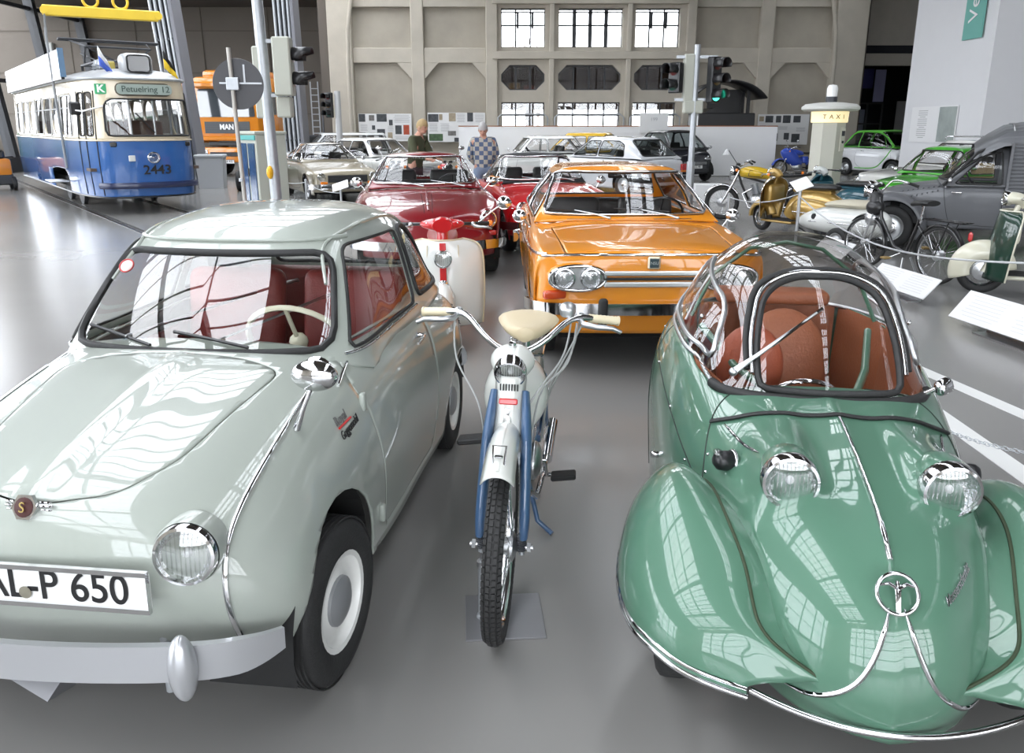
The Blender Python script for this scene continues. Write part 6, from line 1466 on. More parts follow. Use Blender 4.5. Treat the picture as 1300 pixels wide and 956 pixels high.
# lifting beam and slings
LB = thing('lifting_beam', 'yellow lifting beam with two slings hanging above the tram', 'beam', (-8.22, 17.0, 3.84), R(28), scale=.90)
MB().box((0, 0, 0), (2.36, .16, .22), .02).build('beam', mat('crane_yellow', (.72, .50, .03), .45, vary=.08), LB, 0)
for x in (-.22, .38): MB().torus((x, 0, .26), .15, .03, (0, 1, 0), 20, 8).build('lifting_eye', MC['crane_yellow'], LB, 60)
for x in (-.22, .38): MB().cyl((x, 0, .40), (x*.3, 0, 5.5), .018, n=6).build('hoist_chain', DSTEEL, LB, 0)
for x in (-1.14, 1.14):
    MB().lathe([(.08, -.10), (.08, .10)], (x, 0, 0), (0, 1, 0), 16).build('end_roller', MC['crane_yellow'], LB, 40)
    q = MB().tube([(x, -.08, -.02), (x*1.02, 0, -.35), (x, .08, -.02)], .022, 6).tube([(x*1.02, 0, -.35), (x*1.03, 0, -.55), (x*1.0, -.05, -3.35)], .028, 8); q.build('sling', mat('grey_sling', (.25, .26, .27), .6), LB, 60)
# small orange industrial truck at the tram's far end
t = thing('tow_tractor', 'small orange tow tractor at the rear end of the tram, far left', 'vehicle', (-13.78, 21.6, 0), R(-52), scale=.8)
MB().box((0, 0, .75), (.9, .7, .55), .08, seg=2).build('hood', mat('machine_orange', (.75, .25, .02), .4, coat=.5), t, 40); MB().box((-.1, 0, .35), (1.1, .75, .35), .04).build('chassis', DSTEEL, t, 0)
MB().box((-.25, 0, 1.15), (.4, .5, .3), .06).build('driver_seat', BLACK, t, 0)
for x in (-.4, .4):
    for sg in (-1, 1): wheel(t, (x, sg*.36, .22), .22, .14, sg)
# ================================================================ orange truck
TO = paint('truck_orange', (.72, .24, .015))
T = thing('truck', 'orange heavy truck with grey grille behind the ribbed steel column', 'truck', (-9.55, 27.4, 0), R(-104))
B_ = MB().box((-.95, 0, 2.25), (1.9, 2.35, 2.0), .10, seg=2).build('cab', TO, T, 40)
MB().box((-.95, 0, 3.32), (1.5, 1.9, .30), .12, seg=2).build('roof_deflector', TO, T, 40)
MB().prism(fillet([(-1.08, 1.95), (1.08, 1.95), (1.0, 2.85), (-1.0, 2.85)], .08), .0, .025, 'x').build('windscreen', mat('dark_screen_glass', (.05, .06, .07), .03, coat=1, spec=1.), T, 0)
MB().box((.10, 0, 2.98), (.26, 2.2, .20), .05).build('sun_visor', TO, T, 0)
g_ = grille_bars(T, .015, -.85, .85, 1.42, 1.80, 5, DSTEEL, back=mat('grille_grey', (.07, .075, .08), .5)); text('MAN', .24, (.042, 0, 1.62), FT, ALU, g_, ext=.006, bold=.006)
MB().box((.03, 0, 1.25), (.10, 2.3, .14), .03).build('lower_grille_bar', TO, T, 0)
MB().box((.0, 0, 1.08), (.06, 1.5, .14), .02).build('air_slot', BLACK, T, 0); MB().box((.06, 0, .72), (.22, 2.4, .50), .08, seg=2).build('front_bumper', TO, T, 40); MB().box((.17, 0, .74), (.03, 1.3, .14), .02).build('bumper_slot', BLACK, T, 0)
for sg in (-1, 1):
    MB().box((.15, sg*.92, .78), (.06, .40, .22), .05, seg=2).build('headlamp', REFL, T, 40)
    MB().box((-.75, sg*1.18, 2.40), (.9, .02, .75), .05).build('side_window', MC['dark_screen_glass'], T, 0)
    MB().box((-.75, sg*1.185, 1.55), (.95, .02, .9), .04).build('door_panel', TO, T, 0)
    MB().box((.12, sg*1.36, 2.35), (.12, .22, .50), .05).build('mirror', BLACK, T, 0); MB().tube([(.05, sg*1.17, 2.7), (.12, sg*1.36, 2.6)], .02, 6).build('mirror_bracket', BLACK, T, 0)
    for x in (-1.15, -4.6, -5.9): wheel(T, (x, sg*1.02, .50), .50, .30, sg, capr=.4, rimm=ALU)
licence(T, (.18, 0, .50), .52, .12, 'M MA 410')
MB().box((-3.9, 0, .85), (6.2, .9, .28)).build('chassis', DSTEEL, T, 0); MB().box((-5.0, 0, 1.15), (3.6, 1.6, .3), .06).build('fifth_wheel_deck', DSTEEL, T, 0)
for y in (-.6, .6): MB().lathe([(.07, 0), (.07, .14), (.04, .18), (0, .18)], (-.9, y, 3.46), (0, 0, 1), 14).build('beacon', AMBER, T, 60)
# grey bin at the column foot, dark green vintage motorcar hidden behind the cabinet
t = thing('storage_bin', 'pale grey lidded bin at the foot of the ribbed column', 'bin', (-8.35, 22.4, 0), R(10))
MB().prism([(-.32, 0), (.32, 0), (.36, .82), (-.36, .82)], -.3, .3).build('body', mat('bin_grey', (.42, .43, .44), .6), t, 0); MB().box((0, 0, .86), (.78, .66, .08), .02).build('lid', MC['bin_grey'], t, 0)
t = thing('roller', 'dark green vehicle front half hidden behind the grey control cabinet', 'vehicle', (-6.85, 21.7, 0), R(-80), scale=.8)
V, F = loft([((-.9, 0, .75), .55, .45), ((-.2, 0, .8), .60, .50), ((.5, 0, .72), .55, .42), ((.9, 0, .6), .35, .28)], 30, 20); MB().add(V, F).build('body', paint('bottle_green', (.02, .07, .04)), t, 60)
for x in (-.7, .55):
    for sg in (-1, 1): wheel(t, (x, sg*.55, .32), .32, .15, sg)
for sg in (-1, 1): headlamp(t, (.80, sg*.35, .75), .09)
# ================================================================ signals, mast, cabinet, kiosk
PG = mat('pale_signal_grey', (.42, .43, .37), .6)
def signal_head(parent, c, rz, n, colour=None, lit=None, name='signal_head', sc=1.):
    o = MB().box((0, 0, 0), (.16*sc, .26*sc, .28*n*sc), .02).build(name, BLACK, parent, 0); o.location = c; o.rotation_euler.z = rz
    for k in range(n):
        z = (n-1)*.14*sc-k*.28*sc
        m = {0: mat('lamp_red_dark', (.10, .01, .01), .3, coat=.5), 1: mat('lamp_amber_dark', (.10, .05, .01), .3, coat=.5), 2: mat('lamp_green_dark', (.01, .07, .05), .3, coat=.5)}[k if n == 3 else (0 if k == 0 else 2)]
        if lit == k: m = mat('lamp_green_lit', (.05, .8, .6), .4, emit=(.05, 1., .62), estr=4.)
        MB().lathe([(0, .02), (.06*sc, .016), (.10*sc, .0)], (.085*sc, 0, z), (1, 0, 0), 20, caps=False).build('lens', m, o, 60)
        V = []; F = []; q = MB()
        for i in range(15):
            a = math.pi*(-.15+1.3*i/14)
            for x in (.07*sc, (.07+.26)*sc): V.append((x, .115*sc*math.cos(a), z+.115*sc*math.sin(a)))
        for i in range(14): F.append([2*i, 2*i+1, 2*i+3, 2*i+2])
        q.add(V, F).build('visor', BLACK, o, 60, solid=.004)
    return o
# mast at left with heads seen from the side
T = thing('signal_mast', 'tall galvanised mast at left carrying pale signal housings and black hooded lamps', 'traffic light', (-3.62, 12.3, 0))
MB().cyl((0, 0, 0), (-.12, 0, 5.8), .085, .075, 20).lathe([(.16, 0), (.16, .03), (.09, .05)], (0, 0, 0), (0, 0, 1), 20).build('mast', STEEL, T, 60)
MB().box((.26, -.05, 2.50), (.26, .24, .82), .02).build('housing', PG, T, 0); MB().box((-.13, .05, 2.28), (.14, .22, 1.02), .02).build('housing', PG, T, 0); MB().box((.22, .02, 1.93), (.22, .18, .30), .02).build('terminal_box', PG, T, 0)
MB().box((.05, .0, 2.86), (.36, .06, .05)).box((.05, 0, 2.10), (.36, .06, .05)).build('bracket', STEEL, T, 0)
for z in (2.66, 2.32):
    V = []; F = []
    for i in range(15):
        a = math.pi*(-.2+1.4*i/14)
        for x in (.39, .68): V.append((x-(.12 if i < 3 or i > 11 else 0)*(x > .5), .115*math.cos(a), z+.115*math.sin(a)))
    for i in range(14): F.append([2*i, 2*i+1, 2*i+3, 2*i+2])
    o = MB().add(V, F).build('visor', BLACK, T, 60, solid=.005); MB().lathe([(0, .02), (.10, 0)], (.40, 0, z), (1, 0, 0), 18, caps=False).build('lens', MC.get('lamp_red_dark') or mat('lamp_red_dark', (.10, .01, .01), .3, coat=.5), o, 60)
MB().ell((-.05, -.10, .98), (.05, .07, .10), 12, 8).build('push_button', mat('button_yellow', (.85, .45, .02), .4), T, 60)
# green-lit signal
T = thing('traffic_light', 'traffic light on a grey pole glowing green behind the orange saloon', 'traffic light', (3.17, 14.3, 0))
MB().cyl((0, 0, 0), (.0, 0, 3.0), .055, .05, 16).cyl((0, 0, 0), (0, 0, 1.05), .072, n=16).build('pole', STEEL, T, 60)
signal_head(T, (.30, -.06, 2.42), R(-60), 3, lit=2, sc=.9); signal_head(T, (-.34, .02, 2.46), R(-140), 2, sc=.9)
MB().box((-.12, .04, 2.45), (.18, .16, .80), .02).box((-.02, .02, 1.98), (.34, .14, .22), .02).build('housing', PG, T, 0)
MB().box((0, 0, 2.80), (.7, .05, .05)).box((0, 0, 2.10), (.7, .05, .05)).build('bracket', STEEL, T, 0)
# small dark signal
T = thing('traffic_light', 'small unlit traffic light on a pale post before the back wall, left of the posters', 'traffic light', (-5.15, 24.3, 0))
MB().cyl((0, 0, 0), (0, 0, 2.65), .10, .09, 14).build('pole', mat('pale_post', (.5, .5, .5), .5, .3), T, 60); signal_head(T, (-.24, -.05, 2.25), R(-115), 3, sc=.85)
# round sign seen from behind
T = thing('round_road_sign', 'round road sign seen from behind on a thin post before the control cabinet', 'sign', (-3.40, 10.2, 0), R(12))
MB().cyl((0, 0, 0), (-.055, 0, 2.58), .026, n=14).lathe([(.09, 0), (.09, .02), (.03, .03)], (0, 0, 0), (0, 0, 1), 16).build('post', mat('worn_post', (.38, .36, .33), .5, .5), T, 60)
o = MB().lathe([(0, .0), (.30, .0), (.303, .012), (.30, .016), (0, .016)], (.02, .045, 2.16), (0, 1, 0), 48).build('disc', mat('sign_back_grey', (.055, .055, .06), .45, .2), T, 30)
MB().box((.05, .036, 2.17), (.50, .014, .02)).box((.10, .036, 2.28), (.02, .014, .22)).build('stiffener', STEEL, o, 0); MB().box((-.04, .0, 2.16), (.15, .07, .15), .008).build('clamp_plate', STEEL, T, 0); MB().lathe([(.034, -.02), (.034, .02)], (-.035, 0, 1.0), (0, 0, 1), 12).build('collar', STEEL, T, 50)
# control cabinet
T = thing('control_cabinet', 'grey signal control cabinet with blue glass door between the two posts', 'cabinet', (-4.27, 13.9, 0), R(42))
MB().box((0, 0, .90), (.54, .66, 1.25), .015).build('housing', PG, T, 0); MB().box((0, 0, .14), (.52, .64, .28)).build('plinth', mat('cabinet_plinth', (.35, .35, .33), .7), T, 0); MB().box((0, 0, 1.55), (.58, .70, .05), .01).build('lid', PG, T, 0)
MB().box((-.28, 0, 1.47), (.02, .64, .08), .004).build('teal_strip', mat('teal_strip', (.05, .30, .28), .5), T, 0)
for y in (-.155, .155): MB().box((-.28, y, .88), (.02, .24, 1.0), .006).build('glass_door', mat('blue_door_glass', (.03, .07, .16), .1, coat=1), T, 0)
MB().box((-.29, .0, .9), (.02, .03, .14), .006).build('door_handle', BLACK, T, 0)
MB().lathe([(.045, 0), (.05, .05), (.035, .09), (0, .095)], (.10, -.1, 1.575), (0, 0, 1), 14).build('blue_beacon', mat('blue_lens', (.02, .03, .4), .1, coat=1), T, 60)
# taxi call pillar
T = thing('taxi_call_pillar', 'cream taxi call pillar with illuminated TAXI band and white roof lamp', 'kiosk', (5.78, 14.9, 0), R(-62))
KC = mat('kiosk_cream', (.50, .49, .42), .6, vary=.06)
MB().prism([(.30*math.cos(a), .30*math.sin(a)) for a in np.linspace(math.pi/8, 2*math.pi+math.pi/8, 9)[:-1]], 0, 1.72, 'z').build('pillar', KC, T, 20)
MB().prism([(.33*math.cos(a), .33*math.sin(a)) for a in np.linspace(math.pi/8, 2*math.pi+math.pi/8, 9)[:-1]], 0, .12, 'z').build('plinth', mat('dark_plinth', (.12, .12, .12), .6), T, 20)
bd = MB().lathe([(.315, 0), (.325, .19)], (0, 0, 1.72), (0, 0, 1), 40).build('light_band', mat('lit_band', (.9, .8, .5), .5, emit=(1., .80, .42), estr=.5), T, 40)
for k, ch in enumerate('TAXI'):
    a = R(-62)+(k-1.5)*R(20)+R(28); p = (.332*math.cos(a), .332*math.sin(a), 1.815); text(ch, .11, p, Matrix.Rotation(a, 4, 'Z') @ rotm(R(90), 0, R(90)), mat('band_text', (.10, .07, .03), .6), bd, ext=.002)
MB().lathe([(0, -.02), (.46, 0), (.50, .03), (.50, .07), (.44, .12), (.2, .15), (0, .16)], (0, 0, 1.92), (0, 0, 1), 48).build('canopy', mat('canopy_white', (.60, .60, .56), .5), T, 40)
MB().lathe([(.10, 0), (.10, .10), (.09, .10)], (0, 0, 2.07), (0, 0, 1), 20).build('lamp_base', DSTEEL, T, 40); MB().lathe([(.09, 0), (.095, .14), (.07, .20), (0, .21)], (0, 0, 2.17), (0, 0, 1), 20).build('roof_lamp', mat('opal_lamp', (.85, .85, .83), .3), T, 60)
a = R(-62)+R(28)+R(45); M = Matrix.Rotation(a, 4, 'Z')
o = MB().box((.285, 0, 1.42), (.02, .16, .42), .01, rot=None).build('phone_panel', mat('panel_beige', (.62, .60, .50), .5), T, 0); o.rotation_euler.z = a
MB().box((.30, 0, 1.53), (.01, .09, .09)).build('display', BLACK, o, 0); MB().lathe([(.025, 0), (.02, .02)], (.295, 0, 1.38), (1, 0, 0), 14).build('key_switch', BLACK, o, 40)
q = MB()
# black steam locomotive beyond the partition
T = thing('locomotive', 'black steam locomotive cab rising behind the white partition', 'locomotive', (7.55, 29.6, 0), R(-90))
LK = mat('locomotive_black', (.012, .012, .013), .4, coat=.3)
MB().box((0, 0, 1.15), (1.6, 2.0, 1.9), .03).build('cab_lower', LK, T, 0)
for sg in (-1, 1): MB().box((0, sg*.95, 2.5), (.12, .10, .9)).build('cab_post', LK, T, 0); MB().box((-.75, sg*.95, 2.5), (.10, .12, .9)).build('cab_post', LK, T, 0)
MB().box((-.78, .3, 2.5), (.06, 1.3, .9)).build('cab_front', LK, T, 0)
V = []; F = []
for i in range(17):
    a = math.pi*(.18+.64*i/16)
    for x in (-1.1, 1.1): V.append((x, 1.5*math.cos(a), 1.9+1.25*math.sin(a)))
for i in range(16): F.append([2*i, 2*i+1, 2*i+3, 2*i+2])
MB().add(V, F).build('cab_roof', LK, T, 60, solid=.05)
MB().lathe([(.62, 0), (.62, 3.0), (.5, 3.05)], (-.8, 0, 1.7), (0, 0, 1), 8) if False else None
MB().cyl((.2, -.2, 1.7), (-1.9, -.2, 1.7), .60, n=28).build('boiler', LK, T, 40)
for x in (-1.2, 0): 
    for sg in (-1, 1): MB().lathe([(.45, -.06), (.48, 0), (.45, .06), (.1, .04), (0, .05)], (x, sg*.75, .47), (0, sg, 0), 28).build('driving_wheel', LK, T, 50)
# ================================================================ grey corrugated van
VG = paint('matt_van_grey', (.115, .118, .125))
MC['matt_van_grey'].node_tree.nodes['Principled BSDF'].inputs['Coat Weight'].default_value = .25
s = dict(xf=1.30, xr=-2.0, W=.70, sill=.34, z0=.40, top=[(1.30, .66), (1.1, .82), (.55, .93), (.3, .95), (-2, .95)], sh=[(1.30, .60), (.9, .74), (.3, .86), (-2, .86)], w=[(1.30, .34), (.75, .50), (.35, .70), (-2.0, .70)], bulge=.10, rakef=.14, crown=.07,
         axles=(1.02, -1.35), wr=.30, tw=.13, cab=(.50, .02, -.42, -.58), belt=.89, cowl=.94, roof=1.46, Wb=.69, Wt=.56, wrap=.06, iw=(.07, .05), rcrown=.06, rearwin=False, sideout=[(.30, .925), (.0, 1.28), (-.20, 1.34), (-.24, .925)], track=0., seatx=-.35, rearseat=False, gas=.014)
T, B, C = make_car('delivery_van', 'grey delivery van with corrugated load body and round front wing, right', s, (6.42, 11.05, 153), VG, res=(90, 48))
for sg in (-1, 1):
    fender_strip(T, (1.02, sg*.58, .32), .46, .15, -18, 205, VG, 'front_wing', .10, n=36)
    p = Vector((1.02, sg*.44, .36)); MB().prism([(1.02+.36*math.cos(a), .36+.36*math.sin(a)) for a in np.linspace(0, math.pi, 20)], sg*.42, sg*.44).build('inner_wing', VG, T, 0)
    MB().tube([(1.28, sg*.40, .62), (1.30, sg*.46, .74)], .015, 6).build('lamp_stalk', VG, T, 60); headlamp(T, (1.38, sg*.46, .78), .085)
    for k in range(9):
        q = B.on([(.98-.062*k, .66+.02*k), (.90-.062*k, .79+.012*k)], 'y', sg, .004)
        if len(q) == 2: MB().cyl(q[0], q[1], .010, n=5).build('bonnet_louvre', DSTEEL, T, 60)
seams(B, [(.42, .92), (.40, .75), (.34, .50), (.28, .36)]); seams(B, [(.26, .40), (-.1, .385), (-.26, .385)]); seams(B, [(-.27, .38), (-.27, .7), (-.27, .88)])
handle(B, T, .26, .81)
MB().tube([(.44, .70, .90), (.24, .68, 1.13), (.08, .61, 1.33), (-.10, .575, 1.42)], .018, 6).build('door_frame_rubber', RUBBER, T, 60)
# corrugated box : wave section, bowed roof
def corr_side(sg):
    V = []; F = []; zz = np.linspace(.52, 1.44, 93)
    for x in (-.30, -2.05):
        for z in zz: V.append((x, sg*(.745+.011*math.sin((z-.52)/.046*2*math.pi)), z))
    n = len(zz)
    for i in range(n-1): F.append([i, i+1, n+i+1, n+i])
    return MB().add(V, F).build('corrugated_side', VG, T, 180)
for sg in (-1, 1): corr_side(sg)
V = []; F = []
for x, dz, sc_ in ((.12, -.20, .74), (-.04, -.10, .88), (-.20, -.02, .975), (-.40, 0., 1), (-1.2, .03, 1), (-2.05, .03, 1)):
    for k in range(49):
        a = math.pi*k/48; r = .011*math.sin(k*math.pi/2) if x < -.2 else 0; V.append((x, (.745+r)*math.cos(a)*sc_, 1.43+dz+(.27+r)*sc_*math.sin(a)**.8))
for i in range(5):
    for k in range(48): F.append([i*49+k, i*49+k+1, (i+1)*49+k+1, (i+1)*49+k])
MB().add(V, F).build('box_roof', VG, T, 50)
MB().prism([(-.74, .50), (.74, .50), (.74, 1.44), (.6, 1.60), (.3, 1.70), (-.3, 1.70), (-.6, 1.60), (-.74, 1.44)], -.30, -.28, 'x').build('box_front', VG, T, 0); MB().prism([(-.74, .50), (.74, .50), (.74, 1.44), (.6, 1.60), (.3, 1.70), (-.3, 1.70), (-.6, 1.60), (-.74, 1.44)], -2.07, -2.05, 'x').build('box_rear', VG, T, 0)
for sg in (-1, 1):
    MB().box((-1.17, sg*.74, .50), (1.8, .05, .07), .01).build('box_sill', VG, T, 0); MB().box((-.29, sg*.75, 1.0), (.03, .03, .92)).build('box_edge', VG, T, 0)
for x, y in ((.44, .72),): mirror_part(T, (.40, .70, .88), (.36, .80, .97), .055)
# ================================================================ two-wheeler builders
def scooter(name, label, pose, c1, c2, seatm, s):
    """pressed-steel scooter, x forward : leg shield, floor, cowls, headset"""
    T = thing(name, label, 'scooter', (pose[0], pose[1], 0), R(pose[2]))
    if len(pose) > 3: T.scale = (pose[3],)*3
    wf, wrr = (.60, 0, .23), (-.62, 0, .23)
    st = s.get('steer', 0)
    spoked(T, wf, .225, .045, steer=R(st), n=12, hubr=.09); spoked(T, wrr, .225, .045, n=12, hubr=.09)
    fender_strip(T, (.60, 0, .24), .275, .085, -5, 170, c1, 'front_mudguard', .10, n=24)
    MB().tube([(.60, .07, .23), (.52, .04, .42), (.42, 0, .72), (.36, 0, .92)], .026, 10).build('steering_column', DSTEEL if s.get('bare') else c1, T, 60)
    # leg shield
    V = []; F = []; rows_ = spl(np.array([(.50, .24, .20), (.48, .28, .42), (.455, .30, .62), (.43, .27, .76), (.41, .16, .84), (.405, .06, .87)]) if not s.get('wide') else np.array([(.50, .31, .17), (.48, .325, .40), (.46, .325, .58), (.44, .315, .72), (.425, .27, .80), (.42, .16, .835)]), 24)
    cu = s.get('curve', .10)
    for x, w_, z in rows_:
        for t in np.linspace(-1, 1, 17): V.append((x+cu*(1-t*t)-.10*abs(t)**3*.6, w_*t, z))
    for i in range(23):
        for k in range(16): F.append([i*17+k, i*17+k+1, (i+1)*17+k+1, (i+1)*17+k])
    ls = MB().add(V, F).build('leg_shield', c2, T, 60, solid=.006)
    edge = [Vector(V[i*17]) for i in range(24)]+[Vector(V[23*17+k]) for k in range(17)]+[Vector(V[i*17+16]) for i in range(23, -1, -1)]
    MB().tube(edge, .008, 6).build('edge_trim', s.get('edge', CHROME), ls, 60)
    MB().box((.16, 0, .20), (.62, .40, .035), .015, seg=2).build('floorboard', c1, T, 60)
    for k in (-2, -1, 0, 1, 2): MB().box((.16, k*.07, .222), (.5, .018, .012), .004).build('floor_strip', RUBBER, T, 0)
    # rear body and cowls
    V, F = loft([((.02, 0, .30), .14, .12), ((-.12, 0, .44), .15, .20), ((-.40, 0, .50), .17, .22), ((-.70, 0, .48), .15, .20), ((-.92, 0, .40), .09, .13), ((-1.0, 0, .36), .03, .05)], 36, 20); MB().add(V, F).build('rear_body', c1, T, 60)
    for sg in (-1, 1):
        V, F = loft([((-.12, sg*.16, .40), .03, .08), ((-.26, sg*.20, .43), .085, .15), ((-.52, sg*.215, .43), .10, .175), ((-.78, sg*.18, .41), .07, .14), ((-.92, sg*.12, .38), .03, .06)], 30, 18); cw = MB().add(V, F).build('side_cowl', c1, T, 60)
        MB().tube([(-.24, sg*.30, .40), (-.52, sg*.325, .40), (-.74, sg*.265, .40)], .008, 6).build('cowl_trim', CHROME, cw, 60)
    V, F = loft([((.02, 0, .735), .07, .03), ((-.15, 0, .76), .12, .045), ((-.42, 0, .765), .135, .05), ((-.68, 0, .775), .12, .05), ((-.80, 0, .77), .06, .03)], 26, 18); MB().add(V, F).build('seat', seatm, T, 60)
    MB().box((-.36, 0, .70), (.7, .14, .06), .02).build('seat_base', c1, T, 0)
    # headset
    hz = .94
    V, F = loft([((.30, 0, hz-.06), .045, .05), ((.36, 0, hz), .075, .055), ((.44, 0, hz+.015), .085, .060), ((.49, 0, hz+.01), .075, .055)], 20, 18); hd = MB().add(V, F).build('headset', s.get('headm', c1), T, 60)
    if s.get('lamp_on_head', True): headlamp(T, (.50, 0, hz+.01), .068)
    else:
        lz = .70; headlamp(T, (.49+cu, 0, lz), .068); MB().cyl((.40+cu, 0, lz), (.49+cu, 0, lz), .066, n=24).build('lamp_case', c2, T, 60)
    hb = grips(T, [(.22, -.36, hz-.005), (.27, -.28, hz), (.35, -.12, hz+.01), (.38, 0, hz+.01), (.35, .12, hz+.01), (.27, .28, hz), (.22, .36, hz-.005)], .013, s.get('barm', CHROME), s.get('gripm', RUBBER), gl=.12, gr=.017)
    if s.get('bar_ends'):
        for sg in (-1, 1): MB().lathe([(.020, 0), (.026, .012), (.022, .03), (0, .034)], (.205, sg*.372, hz-.005), (-.35, sg*.93, 0), 14).build('bar_end_indicator', AMBER, hb, 60)
    MB().box((-.96, 0, .56), (.06, .13, .07), .02, seg=2).build('tail_lamp', REDL, T, 60)
    MB().box((-.98, 0, .30), (.02, .17, .20), .01).build('plate_carrier', c1, T, 0)
    MB().tube([(-.1, -.05, .12), (-.16, -.20, .02)], .010, 6).build('stand', DSTEEL, T, 60)
    MB().tube([(-.3, -.12, .16), (-.95, -.16, .16)], .035, 10).build('exhaust', STEEL, T, 60)
    return T, hd, ls
def motorcycle(name, label, pose, tankm, framem, s):
    T = thing(name, label, 'motorcycle', (pose[0], pose[1], 0), R(pose[2]))
    if len(pose) > 3: T.scale = (pose[3],)*3
    Rw = s.get('R', .31)
    spoked(T, (.70, 0, Rw), Rw, .045, n=32, hubr=.08, hubw=.12); spoked(T, (-.66, 0, Rw), Rw, .05, n=32, hubr=.09, hubw=.12)
    for sg in (-1, 1):
        MB().tube([(.70, sg*.085, Rw), (.52, sg*.085, .66), (.42, sg*.085, .90)], [.022, .022, .018], 10).build('fork_tube', CHROME, T, 60)
        MB().tube([(-.66, sg*.12, Rw), (-.52, sg*.13, .66)], .024, 10).build('shock_absorber', CHROME, T, 60); MB().tube([(-.66, sg*.10, Rw), (-.15, sg*.08, .34)], .02, 8).build('swing_arm', framem, T, 60)
    fender_strip(T, (.70, 0, Rw), Rw+.035, .065, 20, 150, s.get('fenm', CHROME), 'front_mudguard', .03); fender_strip(T, (-.66, 0, Rw), Rw+.05, .07, 20, 175, s.get('fenm', CHROME), 'rear_mudguard', .03)
    MB().tube([(.44, 0, .84), (.38, 0, .66), (.20, 0, .30), (-.14, 0, .28), (-.24, 0, .62), (.40, 0, .80)], .022, 8).tube([(-.24, 0, .62), (-.62, 0, .66)], .02, 8).build('frame', framem, T, 60)
    V, F = loft([((.42, 0, .84), .05, .06), ((.30, 0, .86), .12, .10), ((.10, 0, .85), .135, .105), ((-.10, 0, .82), .10, .08), ((-.20, 0, .80), .06, .05)], 28, 20); tk = MB().add(V, F).build('fuel_tank', tankm, T, 60)
    for sg in (-1, 1): MB().tube(resample([(.26, sg*.128, .80), (.02, sg*.128, .78), (.0, sg*.125, .85), (.24, sg*.125, .90)], 20), .006, 5, closed=True).build('tank_line', BLACK, tk, 60)
    V, F = loft([((-.16, 0, .84), .09, .035), ((-.34, 0, .82), .125, .045), ((-.62, 0, .84), .12, .045), ((-.80, 0, .85), .08, .03)], 24, 16); MB().add(V, F).build('seat', s.get('seatm', LEATHB), T, 60)
    MB().box((-.24, 0, .60), (.22, .26, .24), .04, seg=2).build('side_cover', s.get('coverm', tankm), T, 60)
    en = MB().ell((.02, 0, .36), (.22, .14, .14), 20, 14).ell((.02, .10, .36), (.12, .06, .11), 16, 10).ell((.02, -.10, .36), (.12, .06, .11), 16, 10).build('engine', ALU, T, 60)
    q = MB().cyl((.08, 0, .42), (.16, 0, .66), .055, n=14)
    for k in range(8): t = k/7; q.lathe([(.09, 0), (.09, .008)], (.09+.065*t, 0, .46+.19*t), (.31, 0, .95), 20)
    q.build('cylinder', STEEL, en, 40)
    MB().tube([(.18, .04, .58), (.34, .06, .48), (.22, .13, .24), (-.2, .15, .24), (-.85, .16, .28)], [.018, .018, .02, .035, .035], 10).build('exhaust', CHROME, T, 60)
    hb = grips(T, [(.20, -.36, 1.02), (.28, -.24, 1.04), (.38, -.10, .98), (.42, 0, .96), (.38, .10, .98), (.28, .24, 1.04), (.20, .36, 1.02)], .012, CHROME, RUBBER)
    headlamp(T, (.56, 0, .88), .085); MB().ell((.50, 0, .88), (.09, .09, .085), 16, 12).build('lamp_shell', s.get('lampm', framem), T, 60)
    for sg in (-1, 1):
        MB().lathe([(.035, 0), (.04, .03), (0, .04)], (.46, sg*.06, .98), (-.4, 0, 1), 16).build('instrument', BLACK, hb, 50); MB().ell((.46, sg*.17, .90), (.03, .03, .03), 10, 8).build('indicator', AMBER, T, 60)
        if s.get('mirrors', True): MB().tube([(.30, sg*.22, 1.04), (.28, sg*.30, 1.22)], .006, 6).ell((.28, sg*.31, 1.25), (.015, .06, .04), 12, 8).build('mirror', CHROME, hb, 60)
    MB().box((-.88, 0, .66), (.05, .14, .08), .02).build('tail_lamp', REDL, T, 0)
    MB().tube([(-.05, .06, .24), (-.12, .20, .015)], .012, 6).build('side_stand', DSTEEL, T, 60)
    if s.get('fairing'):
        V, F = loft([((.66, 0, .80), .06, .10), ((.56, 0, .82), .14, .17), ((.36, 0, .76), .18, .25), ((.12, 0, .56), .19, .20), ((-.1, 0, .52), .12, .16)], 24, 18); MB().add(V, F).build('fairing', tankm, T, 60)
    return T
PW = paint('scooter_white', (.68, .69, .66)); PR = paint('scooter_red', (.50, .012, .015)); GOLD = paint('metallic_gold_paint', (.42, .27, .075)); TEAL = paint('petrol_blue_paint', (.020, .085, .115)); DG = paint('dark_green_scooter', (.008, .035, .022)); CRM = paint('cream_scooter', (.62, .60, .48))
MC['metallic_gold_paint'].node_tree.nodes['Principled BSDF'].inputs['Metallic'].default_value = .55
T, hd, ls = scooter('scooter', 'white scooter with red headset and red stripe behind the pale grey-green microcar', (-.57, 6.45, -85, .98), PW, PW, LEATHR, dict(wide=1, headm=PR, lamp_on_head=False, bar_ends=1, barm=BLACK, steer=6, curve=.06, edge=mat('ivory_trim', (.6, .52, .36), .5)))
MB().box((.533, 0, .55), (.012, .050, .54), .003, rot=rotm(0, R(-4), 0)).build('red_stripe', PR, ls, 0)
MB().tube([(.52, -.14, .22), (.50, -.13, .5), (.48, -.12, .80)], .004, 5).tube([(.52, .14, .22), (.50, .13, .5), (.48, .12, .80)], .004, 5).build('beading', MC['ivory_trim'], ls, 60)
MB().lathe([(.0, .012), (.030, .01), (.036, 0)], (.545, 0, .50), (1, 0, 0), 20).build('round_badge', CHROME, ls, 60)
V, F = loft([((.30, 0, .91), .06, .04), ((.35, 0, .95), .17, .045), ((.42, 0, .945), .15, .045), ((.46, 0, .93), .07, .03)], 16, 16); MB().add(V, F).build('headset_cover', PR, hd, 60)
